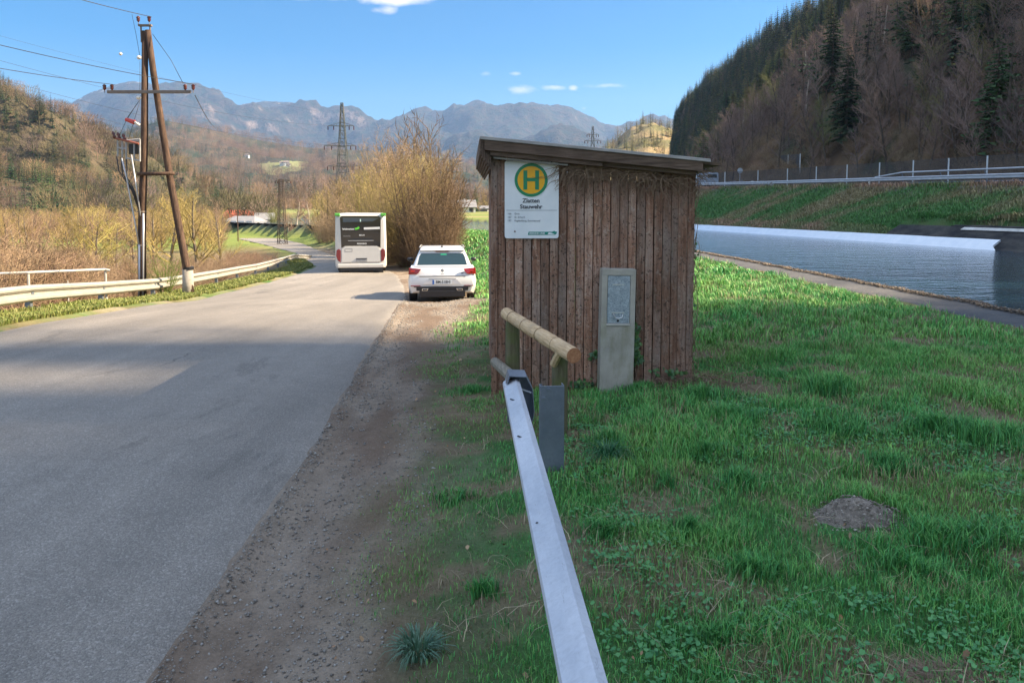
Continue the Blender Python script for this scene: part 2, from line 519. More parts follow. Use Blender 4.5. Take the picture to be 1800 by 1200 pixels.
# --- material zones of the ground, as albedo per vertex
def mixc3(a, b, t): return a * (1 - t[..., None]) + b * t[..., None]
def C(*c): return np.array(c, float)
def ground_zones(x, y):
    s = x - XR(y); sl = XL(y) - x; e = x - FAR(y); lp = LIP(y); foot = FOOT(y)
    n1 = fbm(x * 1.3, y * 1.3, 5, 51); n2 = fbm(x * .35, y * .35, 4, 52); n3 = fbm(x * 4, y * 4, 4, 53)
    green = mixc3(C(.055, .135, .040), C(.12, .115, .055), sstep(.38, .62, n1))
    col = green * (0.75 + .5 * n3[..., None])
    # dry thatch showing between the grass
    col = mixc3(col, C(.17, .13, .085), sstep(.48, .62, n3) * .85 * (y < 40))
    # right: trodden shoulder of soil and grit
    wob = (n1 - .5) * .7 + (n3 - .5) * .35
    edge = np.interp(y, [0, 3, 5, 8, 12, 18, 25], [.85, .72, .66, .72, 1.1, 2.2, 1.6])
    dirt = 1 - sstep(edge - .35, edge + .45, s + wob * 1.1)
    soil = mixc3(C(.15, .108, .078), C(.245, .20, .155), sstep(.35, .65, fbm(x * 3, y * .8, 5, 61)))
    dirt = dirt * (s > -.5) * (sl < 0)
    col = mixc3(col, soil, dirt)
    # left verge: bright green strip, then tan litter under the scrub
    lv = sl > 0
    vg = mixc3(C(.10, .16, .03), C(.22, .2, .08), sstep(.4, .7, n1))
    tan = mixc3(C(.20, .145, .085), C(.13, .11, .06), n2)
    t = sstep(1.2, 2.0, sl + wob * .5)
    lc = mixc3(vg, tan, t)
    lc = mixc3(lc, C(.24, .2, .15), (1 - sstep(0, .35, sl + (n3 - .5) * .3)) * .8)
    col = np.where(lv[..., None], lc, col)
    # far fields
    ff = sstep(70, 90, y) * (x < lp)
    col = mixc3(col, mixc3(C(.13, .19, .04), C(.19, .21, .06), n2), ff)
    # far bank
    eb = (e > 0)
    bg_ = mixc3(C(.045, .11, .03), C(.15, .115, .065), sstep(.42, .6, fbm(x * .22 + y * .1, y * .3 + x * .35, 5, 71)))
    rel = e / 6.2
    bg_ = mixc3(bg_, C(.15, .12, .07), (1 - sstep(.1, .32, rel + (n2 - .5) * .3)) * .7)
    bg_ = mixc3(bg_, C(.17, .14, .09), sstep(.86, .98, rel) * .8)
    col = np.where(eb[..., None], bg_, col)
    shelf = (e > 6.2) & (x < foot)
    col = np.where(shelf[..., None], C(.14, .13, .12), col)
    hc = mixc3(C(.085, .055, .036), C(.05, .052, .028), sstep(.4, .62, fbm(x * .12, y * .12, 5, 81)))
    hc = mixc3(hc, C(.14, .085, .05), sstep(.58, .72, fbm(x * .3, y * .3, 4, 83)) * .8)
    col = np.where((x > foot)[..., None], hc, col)
    bf = (y > 112) & (e > -2) & (x < foot)
    col = np.where(bf[..., None], mixc3(C(.16, .20, .055), C(.24, .22, .09), sstep(.35, .65, fbm(x * .05, y * .2, 3, 9))), col)
    col = np.where(((x > lp) & (e < 0))[..., None], C(.08, .08, .07), col)
    return col, dirt
GC, GD = ground_zones(GX, GY)
def f_ground(t, b):
    ca = t.new('ShaderNodeAttribute', attribute_name='zone').outputs['Color']
    da = t.new('ShaderNodeAttribute', attribute_name='dirt').outputs['Fac']
    v = t.coord()
    n = t.noise(v, 9, 8, .65); n2 = t.noise(v, 70, 5, .6); n3 = t.noise(v, 1.1, 4)
    k = t.math('MULTIPLY_ADD', n, .9, .55)
    k = t.math('MULTIPLY', k, t.math('MULTIPLY_ADD', n2, .9, .55))
    k = t.math('MULTIPLY', k, t.math('MULTIPLY_ADD', n3, .5, .75))
    c = t.mix(1.0, ca, t.new('ShaderNodeCombineColor', {0: k, 1: k, 2: k}).outputs[0], 'MULTIPLY')
    vo = t.new('ShaderNodeTexVoronoi', {'Vector': v, 'Scale': 95.0, 'Randomness': 1.0})
    st = t.math('MULTIPLY', t.ramp(vo.outputs['Distance'], [(.18, 1.0), (.3, 0.0)]), t.ramp(t.noise(v, 40, 2), [(.5, 0.0), (.56, 1.0)]))
    c = t.mix(t.math('MULTIPLY', t.math('MULTIPLY', st, da), .75), c, (.36, .34, .31))
    t.put(b.inputs['Base Color'], c)
    h = t.math('ADD', t.math('MULTIPLY', n, 1.0), t.math('MULTIPLY_ADD', n2, .35, t.math('MULTIPLY', t.math('MULTIPLY', st, da), .3)))
    t.put(b.inputs['Normal'], t.bump(h, .7, .03))
M_ground = mat('soil_and_turf', rough=.95, spec=.15, fn=f_ground)
P = np.stack([GX, GY, GZ], -1)
ground = bpy.data.objects.new('ground', grid_mesh('ground', P, M_ground, {'zone': GC, 'dirt': GD}))
link(ground); tag(ground, kind='structure')

# ------------------------------------------------------------ road
def f_asph(t, b):
    v = t.coord()
    vo = t.new('ShaderNodeTexVoronoi', {'Vector': v, 'Scale': 120.0})
    vo2 = t.new('ShaderNodeTexVoronoi', {'Vector': v, 'Scale': 260.0})
    rc = t.new('ShaderNodeSeparateColor', {0: vo.outputs['Color']}).outputs[0]
    big = t.noise(t.coord((.25, .12, 1)), 1.0, 5, .6); mid = t.noise(v, 3.5, 6, .7); fine = t.noise(v, 260, 2)
    base = t.ramp(rc, [(0.0, (.15, .132, .11)), (.5, (.225, .198, .165)), (.82, (.30, .265, .225)), (1.0, (.48, .44, .39))])
    base = t.mix(.6, base, t.ramp(t.new('ShaderNodeSeparateColor', {0: vo2.outputs['Color']}).outputs[1], [(0, (.13, .12, .107)), (1, (.28, .255, .225))]))
    k = t.math('MULTIPLY_ADD', big, .9, .57)
    k = t.math('MULTIPLY', k, t.math('MULTIPLY_ADD', mid, .5, .75))
    tr = t.noise(t.coord((1.6, .05, 1), rot=(0, 0, -.12)), 1.0, 4, .6)
    k = t.math('MULTIPLY', k, t.math('MULTIPLY_ADD', tr, .7, .67))
    pt = t.ramp(t.noise(t.coord((.8, .3, 1), rot=(0, 0, .2)), .9, 7, .7, .6), [(.60, 0.0), (.64, 1.0)])
    k = t.math('MULTIPLY', k, t.math('MULTIPLY_ADD', pt, -.22, 1.0))
    c = t.mix(1.0, base, t.new('ShaderNodeCombineColor', {0: k, 1: k, 2: k}).outputs[0], 'MULTIPLY')
    # lost binder streaks, drying cracks
    cr = t.new('ShaderNodeTexVoronoi', {'Vector': t.mix(.09, t.coord((.55, .32, 1)), t.noise(v, 2.2, 5, .7, col=True)), 'Scale': .8}, feature='DISTANCE_TO_EDGE').outputs['Distance']
    ck = t.math('MULTIPLY', t.ramp(cr, [(0.0, 1.0), (.0035, 0.0)]), t.ramp(t.noise(v, .45, 3), [(.56, 0.0), (.6, 1.0)]))
    c = t.mix(t.math('MULTIPLY', ck, .7), c, (.05, .045, .04))
    t.put(b.inputs['Base Color'], c)
    t.put(b.inputs['Roughness'], t.math('MULTIPLY_ADD', mid, .2, .62))
    h = t.math('ADD', t.math('MULTIPLY', vo.outputs['Distance'], -1.0), t.math('MULTIPLY', vo2.outputs['Distance'], -.6))
    t.put(b.inputs['Normal'], t.bump(t.math('SUBTRACT', h, t.math('MULTIPLY', ck, 2)), .75, .006))
M_asphalt = mat('worn_asphalt', rough=.8, spec=.35, fn=f_asph)
ys = np.concatenate([np.arange(-30, 1.5, .6), np.arange(1.5, 14, .07), np.arange(14, 60, .35), np.arange(60, 106, 1.0)])
nx = 40
rows = []
for Y in ys:
    r0 = float(XR(Y)); l0 = float(XL(Y))
    rg = (fbm(Y * 1.9, 3.3, 4, 5) - .5) * .16 + (fbm(Y * 9, 1.3, 3, 6) - .5) * .07
    if Y > 30: rg *= 2
    tt = np.linspace(0, 1, nx) ** .8
    xs_ = l0 + (r0 + float(rg) - l0) * tt
    zz = gz(Y) + .03 * np.sin(np.pi * tt) * 1.5
    zz[-1] -= .03; zz[0] -= .03
    rows.append(np.stack([xs_, np.full(nx, Y), zz], -1))
road = bpy.data.objects.new('road', grid_mesh('road', np.array(rows), M_asphalt))
link(road); tag(road, kind='structure')

# ------------------------------------------------------------ canal: footpath, lip, water, lining
def f_path(t, b):
    v = t.coord()
    n = t.noise(v, 2.5, 6, .65); n2 = t.noise(v, 130, 3)
    c = t.ramp(n, [(.3, (.04, .042, .047)), (.7, (.085, .083, .083))])
    c = t.mix(t.ramp(t.noise(v, 14, 5, .7), [(.58, 0.0), (.7, 1.0)]), c, (.17, .14, .10))
    k = t.math('MULTIPLY_ADD', n2, .7, .65)
    c = t.mix(1.0, c, t.new('ShaderNodeCombineColor', {0: k, 1: k, 2: k}).outputs[0], 'MULTIPLY')
    t.put(b.inputs['Base Color'], c)
    t.put(b.inputs['Normal'], t.bump(t.math('ADD', n2, n), .5, .008))
M_path = mat('old_tar_path', rough=.85, fn=f_path)
rows = []
for Y in np.concatenate([np.arange(-10, 40, .25), np.arange(40, 90, 1.0)]):
    l = float(LIP(Y)); w = 1.12 + float(fbm(Y * .9, 2, 3)) * .25 - .12
    xs_ = np.linspace(l - w, l + .06, 8)
    cz = float(np.interp(Y, [0, 6, 30, 60, 100, 150], [.05, .1, .0, 0.0, -.2, -.35]))
    rows.append(np.stack([xs_, np.full(8, Y), np.full(8, cz + .012) - np.array([.05, .0, 0, 0, 0, 0, 0, .0])], -1))
path = bpy.data.objects.new('path', grid_mesh('path', np.array(rows), M_path))
link(path); tag(path, kind='structure')

def f_water(t, b):
    v = t.coord((1.0, 1.0, 1))
    w1 = t.noise(t.coord((.45, 1.0, 1), rot=(0, 0, .25)), 2.6, 4, .55, .6)
    w2 = t.noise(t.coord((.7, 1.0, 1), rot=(0, 0, -.3)), 12.0, 2, .5)
    w3 = t.noise(t.coord((.6, 1, 1)), .9, 2)
    h = t.math('ADD', w1, t.math('MULTIPLY_ADD', w2, .28, t.math('MULTIPLY', w3, .9)))
    t.put(b.inputs['Normal'], t.bump(h, 1.0, .030))
M_water = mat('rippled_water', (.008, .035, .062), .03, 0, .5, f_water, IOR=1.33)
rows = []
for Y in np.concatenate([np.arange(-40, 60, 1.5), np.arange(60, 240, 4.0)]):
    rows.append(np.stack([np.linspace(float(LIP(Y)) + .15, float(FAR(Y)) + (.02 if Y < 105 else 1.5), 14), np.full(14, Y), np.full(14, WATER)], -1))
water = bpy.data.objects.new('water', grid_mesh('water', np.array(rows), M_water))
link(water); tag(water, kind='structure')

M_liner = grime((.80, .84, .88), (.70, .76, .82), 1.6, (.12, .3), .05, 20, name='pale_wet_lining')
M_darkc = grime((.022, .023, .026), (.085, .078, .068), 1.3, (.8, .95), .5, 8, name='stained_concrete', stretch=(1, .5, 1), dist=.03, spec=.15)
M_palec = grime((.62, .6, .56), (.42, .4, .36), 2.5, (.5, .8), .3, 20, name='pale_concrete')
def strip(name, y0, y1, e0, e1, z0, z1, m, slant=0.0, thick=.05, n=60, jag=0.0):
    mb = MB(); vs = []; k = 0
    Ys = np.linspace(y0, y1, n)
    for Y in Ys:
        j = (float(fbm(Y * .9, e0, 4)) - .5) * jag
        for (e, z, q) in ((e0, z0, 0), (e1 + j, z1 + j * .6, 1)):
            yy = Y + (slant * q if Y == Ys[0] else 0)
            vs.append((float(FAR(yy)) + e, yy, z)); vs.append((float(FAR(yy)) + e + .04, yy, z - thick))
    fs = []
    for i in range(n - 1):
        a = i * 4; b_ = a + 4
        fs += [(a, a + 2, b_ + 2, b_), (a + 1, b_ + 1, b_ + 3, a + 3), (a, b_, b_ + 1, a + 1), (a + 2, a + 3, b_ + 3, b_ + 2)]
    fs += [(0, 1, 3, 2), (4 * n - 4, 4 * n - 2, 4 * n - 1, 4 * n - 3)]
    mb.add(vs, fs)
    return mb
ln = strip('lining', 40.6, 108, -.12, .66, WATER - .08, WATER + .56, M_liner, 1.6, .08, 90, .06).build('canal_lining', M_liner)
tag(ln, 'pale blue white lining strip along the far waterline of the canal', 'canal lining')
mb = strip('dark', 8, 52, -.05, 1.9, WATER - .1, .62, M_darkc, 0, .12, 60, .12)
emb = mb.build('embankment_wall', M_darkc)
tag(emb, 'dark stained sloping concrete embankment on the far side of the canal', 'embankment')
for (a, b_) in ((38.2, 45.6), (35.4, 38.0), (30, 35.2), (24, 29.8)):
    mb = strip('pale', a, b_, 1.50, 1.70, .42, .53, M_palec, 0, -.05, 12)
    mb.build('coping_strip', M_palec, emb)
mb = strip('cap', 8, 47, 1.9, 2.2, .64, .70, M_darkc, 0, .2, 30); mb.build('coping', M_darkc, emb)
# valley roads on the far bank
M_road2 = grime((.12, .12, .12), (.17, .165, .16), 1.0, (.7, .9), .1, 40, name='valley_road_asphalt')
rows = []
for Y in np.arange(-30, 150, 3.0):
    f0 = float(FAR(Y)); rows.append(np.stack([np.linspace(f0 + 8.4, f0 + 15.0, 4), np.full(4, Y), np.full(4, float(TOPB(Y)) + .03)], -1))
o = bpy.data.objects.new('road', grid_mesh('road_far', np.array(rows), M_road2)); link(o); tag(o, kind='structure')

# ------------------------------------------------------------ plants: generators
def rnd_dir(rng):
    while True:
        p = Vector((rng.uniform(-1, 1), rng.uniform(-1, 1), rng.uniform(-1, 1)))
        if .05 < p.length < 1: return p.normalized()
class Twigs:
    """fast branch collector"""
    def __init__(s): s.v = []; s.f = []
    def seg(s, p, q, r0, r1, n=3):
        d = (q - p); L = d.length
        if L < 1e-6: return
        d = d / L
        a = d.orthogonal().normalized(); c = d.cross(a)
        b = len(s.v)
        cs = [(math.cos(2 * math.pi * k / n), math.sin(2 * math.pi * k / n)) for k in range(n)]
        for (x, y) in cs: s.v.append(p + (a * x + c * y) * r0)
        if r1 <= 0:
            s.v.append(q)
            for k in range(n): s.f.append((b + k, b + (k + 1) % n, b + n))
        else:
            for (x, y) in cs: s.v.append(q + (a * x + c * y) * r1)
            for k in range(n):
                k2 = (k + 1) % n
                s.f.append((b + k, b + k2, b + n + k2, b + n + k))
    def mesh(s, name, m):
        me = bpy.data.meshes.new(name)
        me.from_pydata([tuple(x) for x in s.v], [], s.f)
        me.materials.append(m); me.update()
        return me
def limb(tw, rng, p, d, L, r, lvl, cfg, trunk=None):
    """recursive limb; cfg: list per level of (children, child length ratio, spread, segments)"""
    nch, ratio, spread, nseg = cfg[lvl]
    last = lvl == len(cfg) - 1
    dst = trunk if (trunk is not None and lvl == 0) else tw
    pts = [p.copy()]; dirs = []
    q = p.copy(); dd = d.copy()
    for i in range(nseg):
        dd = (dd + rnd_dir(rng) * cfg_w(lvl) + Vector((0, 0, 1)) * UP[0] * (.12 if lvl else .02)).normalized()
        nq = q + dd * (L / nseg)
        t0, t1 = i / nseg, (i + 1) / nseg
        ra = r * (1 - .72 * t0); rb = r * (1 - .72 * t1)
        if last: rb = 0 if i == nseg - 1 else rb
        dst.seg(q, nq, ra, rb, 7 if lvl == 0 else (4 if lvl == 1 else 3))
        q = nq; pts.append(q.copy()); dirs.append(dd.copy())
    if last: return
    for k in range(nch):
        t = START[lvl] + (1 - START[lvl]) * (k + rng.random()) / nch
        x = min(int(t * nseg), nseg - 1); fr = t * nseg - x
        bp = pts[x].lerp(pts[x + 1], min(fr, 1))
        base = dirs[x]
        side = rnd_dir(rng); side = (side - base * side.dot(base)).normalized()
        nd = (base * (1 - spread) + side * spread + Vector((0, 0, UP[0] * .35))).normalized()
        cl = L * ratio * (1.12 - .65 * max(t - START[lvl], 0)) * rng.uniform(.7, 1.15)
        cr = max(r * (1 - .72 * t) * .55, TW[0])
        limb(tw, rng, bp, nd, cl, cr, lvl + 1, cfg)
UP = [0.5]; TW = [.006]; START = [.3, .15, .1, .1, .1]
def cfg_w(l): return (.09, .22, .28, .3, .3)[l]
def bare_tree(name, seed, h, r, cfg, m_tr, m_cr, up=.5, tw=.006, start=.3, lean=0.0, multi=1):
    rng = random.Random(seed)
    UP[0] = up; TW[0] = tw; START[0] = start
    a, b = Twigs(), Twigs()
    for k in range(multi):
        ang = rng.uniform(0, 6.28); ln_ = lean + (rng.uniform(.12, .38) if multi > 1 else 0)
        d = Vector((math.cos(ang) * ln_, math.sin(ang) * ln_, 1)).normalized()
        limb(b, rng, Vector((math.cos(ang) * .15 * (multi > 1), math.sin(ang) * .15 * (multi > 1), -.35)), d, h * rng.uniform(.78, 1.0) * (.9 if multi > 1 else .8), r * (rng.uniform(.5, 1) if multi > 1 else 1), 0, cfg, a)
    return a.mesh(name + '_trunk', m_tr), b.mesh(name + '_crown', m_cr)
def spruce_mesh(seed, h, w, m_tr, m_cr, layers=24, per=10, sub=5):
    rng = random.Random(seed)
    tr, cr = Twigs(), Twigs()
    tr.seg(Vector((0, 0, -.5)), Vector((0, 0, h * .98)), h * .014 + .05, 0.01, 6)
    for i in range(layers):
        t = (i + .3) / layers
        z = h * (.07 + .93 * t)
        L = w * (1 - t) ** .85 * rng.uniform(.8, 1.12) + .12
        for k in range(per if t < .8 else max(4, per // 2)):
            a = rng.uniform(0, 6.28); l = L * rng.uniform(.6, 1.15)
            out = Vector((math.cos(a), math.sin(a), 0)); sd_ = Vector((-out.y, out.x, 0))
            p = Vector((0, 0, z + rng.uniform(-.2, .2) * h / layers))
            droop = rng.uniform(.15, .45) * (1 - t * .8)
            n = sub
            for j in range(n):
                u0 = j / n; c = p + out * (l * (u0 + .12)) + Vector((0, 0, -droop * l * u0 ** 1.3))
                wd = l * (.30 * (1 - u0 * .75)) * rng.uniform(.6, 1.2)
                tip = c + out * (l * .34) + Vector((0, 0, -droop * l * .3 + rng.uniform(-.06, .05) * l))
                for sgn in (-1, 1):
                    e = c + sd_ * (sgn * wd) + out * (l * .12) + Vector((0, 0, -rng.uniform(.03, .2) * l))
                    b = len(cr.v); cr.v += [c, e, tip]; cr.f.append((b, b + 1, b + 2))
    return tr.mesh('spruce_trunk', m_tr), cr.mesh('spruce_crown', m_cr)

def twig_mat(name, c1, c2, var=.5):
    def f(t, b):
        r = t.new('ShaderNodeObjectInfo').outputs['Random']
        n = t.noise(t.coord(), 1.3, 3)
        c = t.mix(t.ramp(t.math('ADD', t.math('MULTIPLY', r, .6), t.math('MULTIPLY', n, .4)), [(.25, 0.0), (.75, 1.0)]), c1, c2)
        k = t.math('MULTIPLY_ADD', t.math('FRACT', t.math('MULTIPLY', r, 7.31)), var, 1 - var / 2)
        c = t.mix(1.0, c, t.new('ShaderNodeCombineColor', {0: k, 1: k, 2: k}).outputs[0], 'MULTIPLY')
        t.put(b.inputs['Base Color'], c)
    return mat(name, c1, .85, 0, .2, f)
def bark_mat(name, c1, c2):
    def f(t, b):
        v = t.coord((1, 1, .25)); n = t.noise(v, 9, 6, .65)
        r = t.new('ShaderNodeObjectInfo').outputs['Random']
        c = t.mix(t.ramp(n, [(.35, 0.0), (.7, 1.0)]), c1, c2)
        k = t.math('MULTIPLY_ADD', r, .6, .7)
        c = t.mix(1.0, c, t.new('ShaderNodeCombineColor', {0: k, 1: k, 2: k}).outputs[0], 'MULTIPLY')
        t.put(b.inputs['Base Color'], c)
        t.put(b.inputs['Normal'], t.bump(n, .8, .03))
    return mat(name, c1, .9, 0, .2, f)
M_bark = bark_mat('grey_brown_bark', (.10, .08, .062), (.20, .17, .14))
M_barkpale = bark_mat('pale_bark', (.30, .26, .21), (.46, .41, .34))
M_barkdk = bark_mat('dark_bark', (.055, .045, .036), (.11, .09, .07))
M_tw_brown = twig_mat('brown_twigs', (.155, .105, .068), (.22, .15, .09))
M_tw_tan = twig_mat('tan_twigs', (.29, .215, .135), (.25, .175, .11))
M_tw_gold = twig_mat('golden_twigs', (.34, .275, .10), (.27, .20, .08))
M_tw_yel = twig_mat('yellow_green_twigs', (.32, .28, .08), (.36, .29, .11))
M_tw_pink = twig_mat('reddish_twigs', (.29, .19, .14), (.24, .155, .11))
M_tw_grey = twig_mat('grey_twigs', (.16, .12, .112), (.23, .155, .12), .7)
M_tw_green = twig_mat('budding_twigs', (.12, .13, .055), (.17, .15, .06), .6)
M_tw_dark = twig_mat('dark_twigs', (.115, .075, .045), (.16, .11, .065))
M_tw_olive = twig_mat('olive_twigs', (.095, .09, .045), (.125, .10, .06), .5)
M_needle = twig_mat('spruce_needles', (.020, .055, .026), (.050, .085, .028), .9)
M_needle_sun = twig_mat('sun_tinted_needles', (.13, .15, .035), (.24, .20, .06), .6)  # sunlight on the ridge spruces is put into this yellow colour
M_ever = twig_mat('evergreen_leaves', (.10, .14, .03), (.16, .19, .04), .5)

SUBS = {}
def two_part(name, meshes, loc, rz, sc, label, cat, group, mats=None, lean=(0, 0)):
    """tree > trunk, crown; copies share mesh data"""
    r = bpy.data.objects.new(name, None); COL.objects.link(r)
    r.location = loc; r.rotation_euler = (lean[0], lean[1], rz)
    r.scale = (sc, sc, sc) if not isinstance(sc, tuple) else sc
    tag(r, label, cat, group)
    for i, (nm, me) in enumerate((('trunk', meshes[0]), ('crown', meshes[1]))):
        c = bpy.data.objects.new(nm if cat != 'shrub' else ('stems' if i == 0 else 'twigs'), me)
        COL.objects.link(c); c.parent = r
        if mats and mats[i] is not None:
            c.material_slots[0].link = 'OBJECT'; c.material_slots[0].material = mats[i]
    return r
def one_part(name, me, loc, rz, sc, label, cat, group, m=None):
    o = bpy.data.objects.new(name, me); COL.objects.link(o)
    o.location = loc; o.rotation_euler = (0, 0, rz); o.scale = (sc, sc, sc) if not isinstance(sc, tuple) else sc
    if m is not None:
        o.material_slots[0].link = 'OBJECT'; o.material_slots[0].material = m
    return tag(o, label, cat, group)

rng = random.Random(11)
# tall woodland trees, narrow crowns
WOOD = [bare_tree('wood', 100 + i, 13, .16, [(15, .32, .62, 7), (8, .5, .55, 4), (6, .5, .5, 3), (4, .5, .5, 2)], M_barkdk, M_tw_grey, up=.55, tw=.012, start=.32) for i in range(5)]
# broad field trees and willows, fine dense twigs
FIELD = [bare_tree('field', 200 + i, 9, .13, [(16, .48, .62, 6), (9, .48, .55, 4), (8, .5, .5, 3), (5, .5, .45, 2)], M_bark, M_tw_tan, up=.6, tw=.006, start=.12) for i in range(3)]
TALL = [bare_tree('tall', 250 + i, 9, .13, [(14, .48, .55, 6), (8, .48, .5, 4), (7, .5, .5, 2)], M_bark, M_tw_tan, up=.6, tw=.022, start=.2) for i in range(3)]
# many-stemmed bushes (hazel, willow scrub)
BUSH = [bare_tree('bush', 300 + i, 5.4, .045, [(11, .36, .6, 6), (8, .52, .62, 3), (6, .55, .65, 2)], M_tw_brown, M_tw_brown, up=.42, tw=.007, start=.12, multi=15) for i in range(4)]
SCRUB = [bare_tree('scrub', 400 + i, 2.6, .016, [(9, .42, .55, 5), (6, .5, .6, 3), (4, .5, .6, 2)], M_tw_brown, M_tw_tan, up=.15, tw=.0035, start=.08, lean=.15, multi=22) for i in range(5)]
SPRUCE = [spruce_mesh(500 + i, 14, 2.7, M_barkdk, M_needle, 30, 12, 5) for i in range(4)]

def sprinkle(n, f, seed):
    rr = random.Random(seed); pts = []
    tries = 0
    while len(pts) < n and tries < n * 60:
        tries += 1
        p = f(rr)
        if p is not None: pts.append(p)
    return pts

# ---- woods on the steep slope right of the canal
def hill_pos(rr, y0=46, y1=560):
    y = y0 + (y1 - y0) * rr.random() ** 1.35
    f0 = float(FOOT(y)); x = f0 + rr.uniform(.5, 1) ** 1.0 * 0 + rr.random() * (float(CREST(y)) + 8 - f0)
    u = x / y
    if u > .74 or u < .2: return None
    return (x, y)
def is_spruce(x, y, rr):
    f0 = float(FOOT(y)); t = (x - f0) / max(float(CREST(y)) - f0, 8)
    if y > 215 and t > .3: return rr.random() < .88
    if y > 300: return rr.random() < .6
    v = float(fbm(x * .035, y * .035, 3, 77))
    return rr.random() < (.22 if v > .62 else .02)
hillpts = sprinkle(1500, hill_pos, 5)
# the largest ones in the picture become trees of their own, the rest one wood
hillpts.sort(key=lambda p: p[1])
kept, rest = [], []
for i, (x, y) in enumerate(hillpts):
    kept.append((x, y))
rr = random.Random(9)
indiv = []
far_pts = []
n_bare = n_spruce = 0
for (x, y) in kept:
    sp = is_spruce(x, y, rr)
    vis = 1.6 + (370 + 30) / 1300.0 * y   # highest thing the frame shows at this distance
    z = Hs(x, y)
    if z > vis + 3: 
        continue
    if sp and n_spruce < 150 and y < 480: n_spruce += 1; indiv.append((x, y, z, 1))
    elif not sp and n_bare < 270: n_bare += 1; indiv.append((x, y, z, 0))
    else: far_pts.append((x, y, z, sp))
for (x, y, z, sp) in indiv:
    if sp:
        s = rr.uniform(.6, 1.05)
        two_part('spruce_tree', SPRUCE[rr.randrange(4)], (x, y, z), rr.uniform(0, 6.28), (s * 1.05, s * 1.05, s),
                 'dark green spruce in the wood on the steep slope right of the canal' , 'spruce tree', 'spruces on the right hillside', (None, M_needle_sun if (y > 190 and rr.random() < .68) else None))
    else:
        s = rr.uniform(.6, 1.05)
        q = rr.random()
        mats = (M_barkpale if q < .13 else None, M_tw_green if q > .86 else (M_tw_brown if q > .72 else None))
        two_part('bare_tree', WOOD[rr.randrange(5)], (x, y, z - .2), rr.uniform(0, 6.28), s,
                 'bare leafless tree in the shaded wood on the steep slope right of the canal', 'tree', 'bare trees on the right hillside', mats, (rr.uniform(-.08, .08), rr.uniform(-.16, .02)))

# ---- geometry nodes scatter for what nobody could count
def scatter(name, pts, scales, protos, kind_label=None, seed=0):
    """one object whose points carry instanced plants"""
    me = bpy.data.meshes.new(name)
    me.vertices.add(len(pts)); me.vertices.foreach_set('co', np.asarray(pts, np.float32).ravel())
    a = me.attributes.new('sc', 'FLOAT', 'POINT'); a.data.foreach_set('value', np.asarray(scales, np.float32))
    o = bpy.data.objects.new(name, me); COL.objects.link(o); tag(o, kind='stuff')
    ng = bpy.data.node_groups.new(name, 'GeometryNodeTree')
    ng.interface.new_socket('Geometry', in_out='INPUT', socket_type='NodeSocketGeometry')
    ng.interface.new_socket('Geometry', in_out='OUTPUT', socket_type='NodeSocketGeometry')
    gi = ng.nodes.new('NodeGroupInput'); go = ng.nodes.new('NodeGroupOutput')
    j = ng.nodes.new('GeometryNodeJoinGeometry')
    for p in protos:
        oi = ng.nodes.new('GeometryNodeObjectInfo'); oi.inputs['Object'].default_value = p; oi.inputs['As Instance'].default_value = True
        ng.links.new(oi.outputs['Geometry'], j.inputs[0])
    iop = ng.nodes.new('GeometryNodeInstanceOnPoints'); iop.inputs['Pick Instance'].default_value = True
    rv = ng.nodes.new('FunctionNodeRandomValue'); rv.data_type = 'INT'
    rv.inputs[4].default_value = 0; rv.inputs[5].default_value = len(protos) - 1; rv.inputs['Seed'].default_value = seed
    rr_ = ng.nodes.new('FunctionNodeRandomValue'); rr_.data_type = 'FLOAT_VECTOR'
    rr_.inputs[0].default_value = (-.06, -.06, 0); rr_.inputs[1].default_value = (.06, .06, 6.28); rr_.inputs['Seed'].default_value = seed + 1
    na = ng.nodes.new('GeometryNodeInputNamedAttribute'); na.data_type = 'FLOAT'; na.inputs[0].default_value = 'sc'
    ng.links.new(gi.outputs[0], iop.inputs['Points']); ng.links.new(j.outputs[0], iop.inputs['Instance'])
    ng.links.new(rv.outputs[2], iop.inputs['Instance Index']); ng.links.new(rr_.outputs[0], iop.inputs['Rotation'])
    ng.links.new(na.outputs[0], iop.inputs['Scale']); ng.links.new(iop.outputs[0], go.inputs[0])
    md = o.modifiers.new('scatter', 'NODES'); md.node_group = ng
    return o
def proto(name, me, m=None):
    o = bpy.data.objects.new(name, me)
    if m is not None:
        o.material_slots[0].link = 'OBJECT'; o.material_slots[0].material = m
    return o
def joined(meshes, name):
    bm = bmesh.new()
    off = 0; mats = []
    for i, me in enumerate(meshes):
        n0 = len(bm.faces); bm.from_mesh(me); bm.faces.ensure_lookup_table()
        for f in bm.faces[n0:]: f.material_index = i
        mats.append(me.materials[0])
    out_ = bpy.data.meshes.new(name); bm.to_mesh(out_); bm.free()
    for m in mats: out_.materials.append(m)
    return out_
def small_bare(seed, m, h=10, w=3.6, n=240):
    r = random.Random(seed); t = Twigs()
    t.seg(Vector((0, 0, -1)), Vector((r.uniform(-.4, .4), r.uniform(-.4, .4), h * .8)), .16, .03, 4)
    for i in range(n):
        a = r.uniform(0, 6.28); rad = w * .5 * math.sqrt(r.random()); z = h * r.uniform(.18, .82)
        rad *= math.sin(min(1, (z / h + .1)) * 2.6) ** .6 if z / h < .95 else .3
        p = Vector((math.cos(a) * rad, math.sin(a) * rad, z))
        d = Vector((math.cos(a) * .5, math.sin(a) * .5, 1.0)).normalized() + rnd_dir(r) * .35
        t.seg(p, p + d * (h * r.uniform(.08, .2)), .05, 0, 3)
    return t.mesh('small_bare', m)
PB = [proto('proto_bare', small_bare(600 + i, (M_tw_grey, M_tw_brown, M_tw_tan)[i % 3], 10 + i, 5, 260)) for i in range(4)]
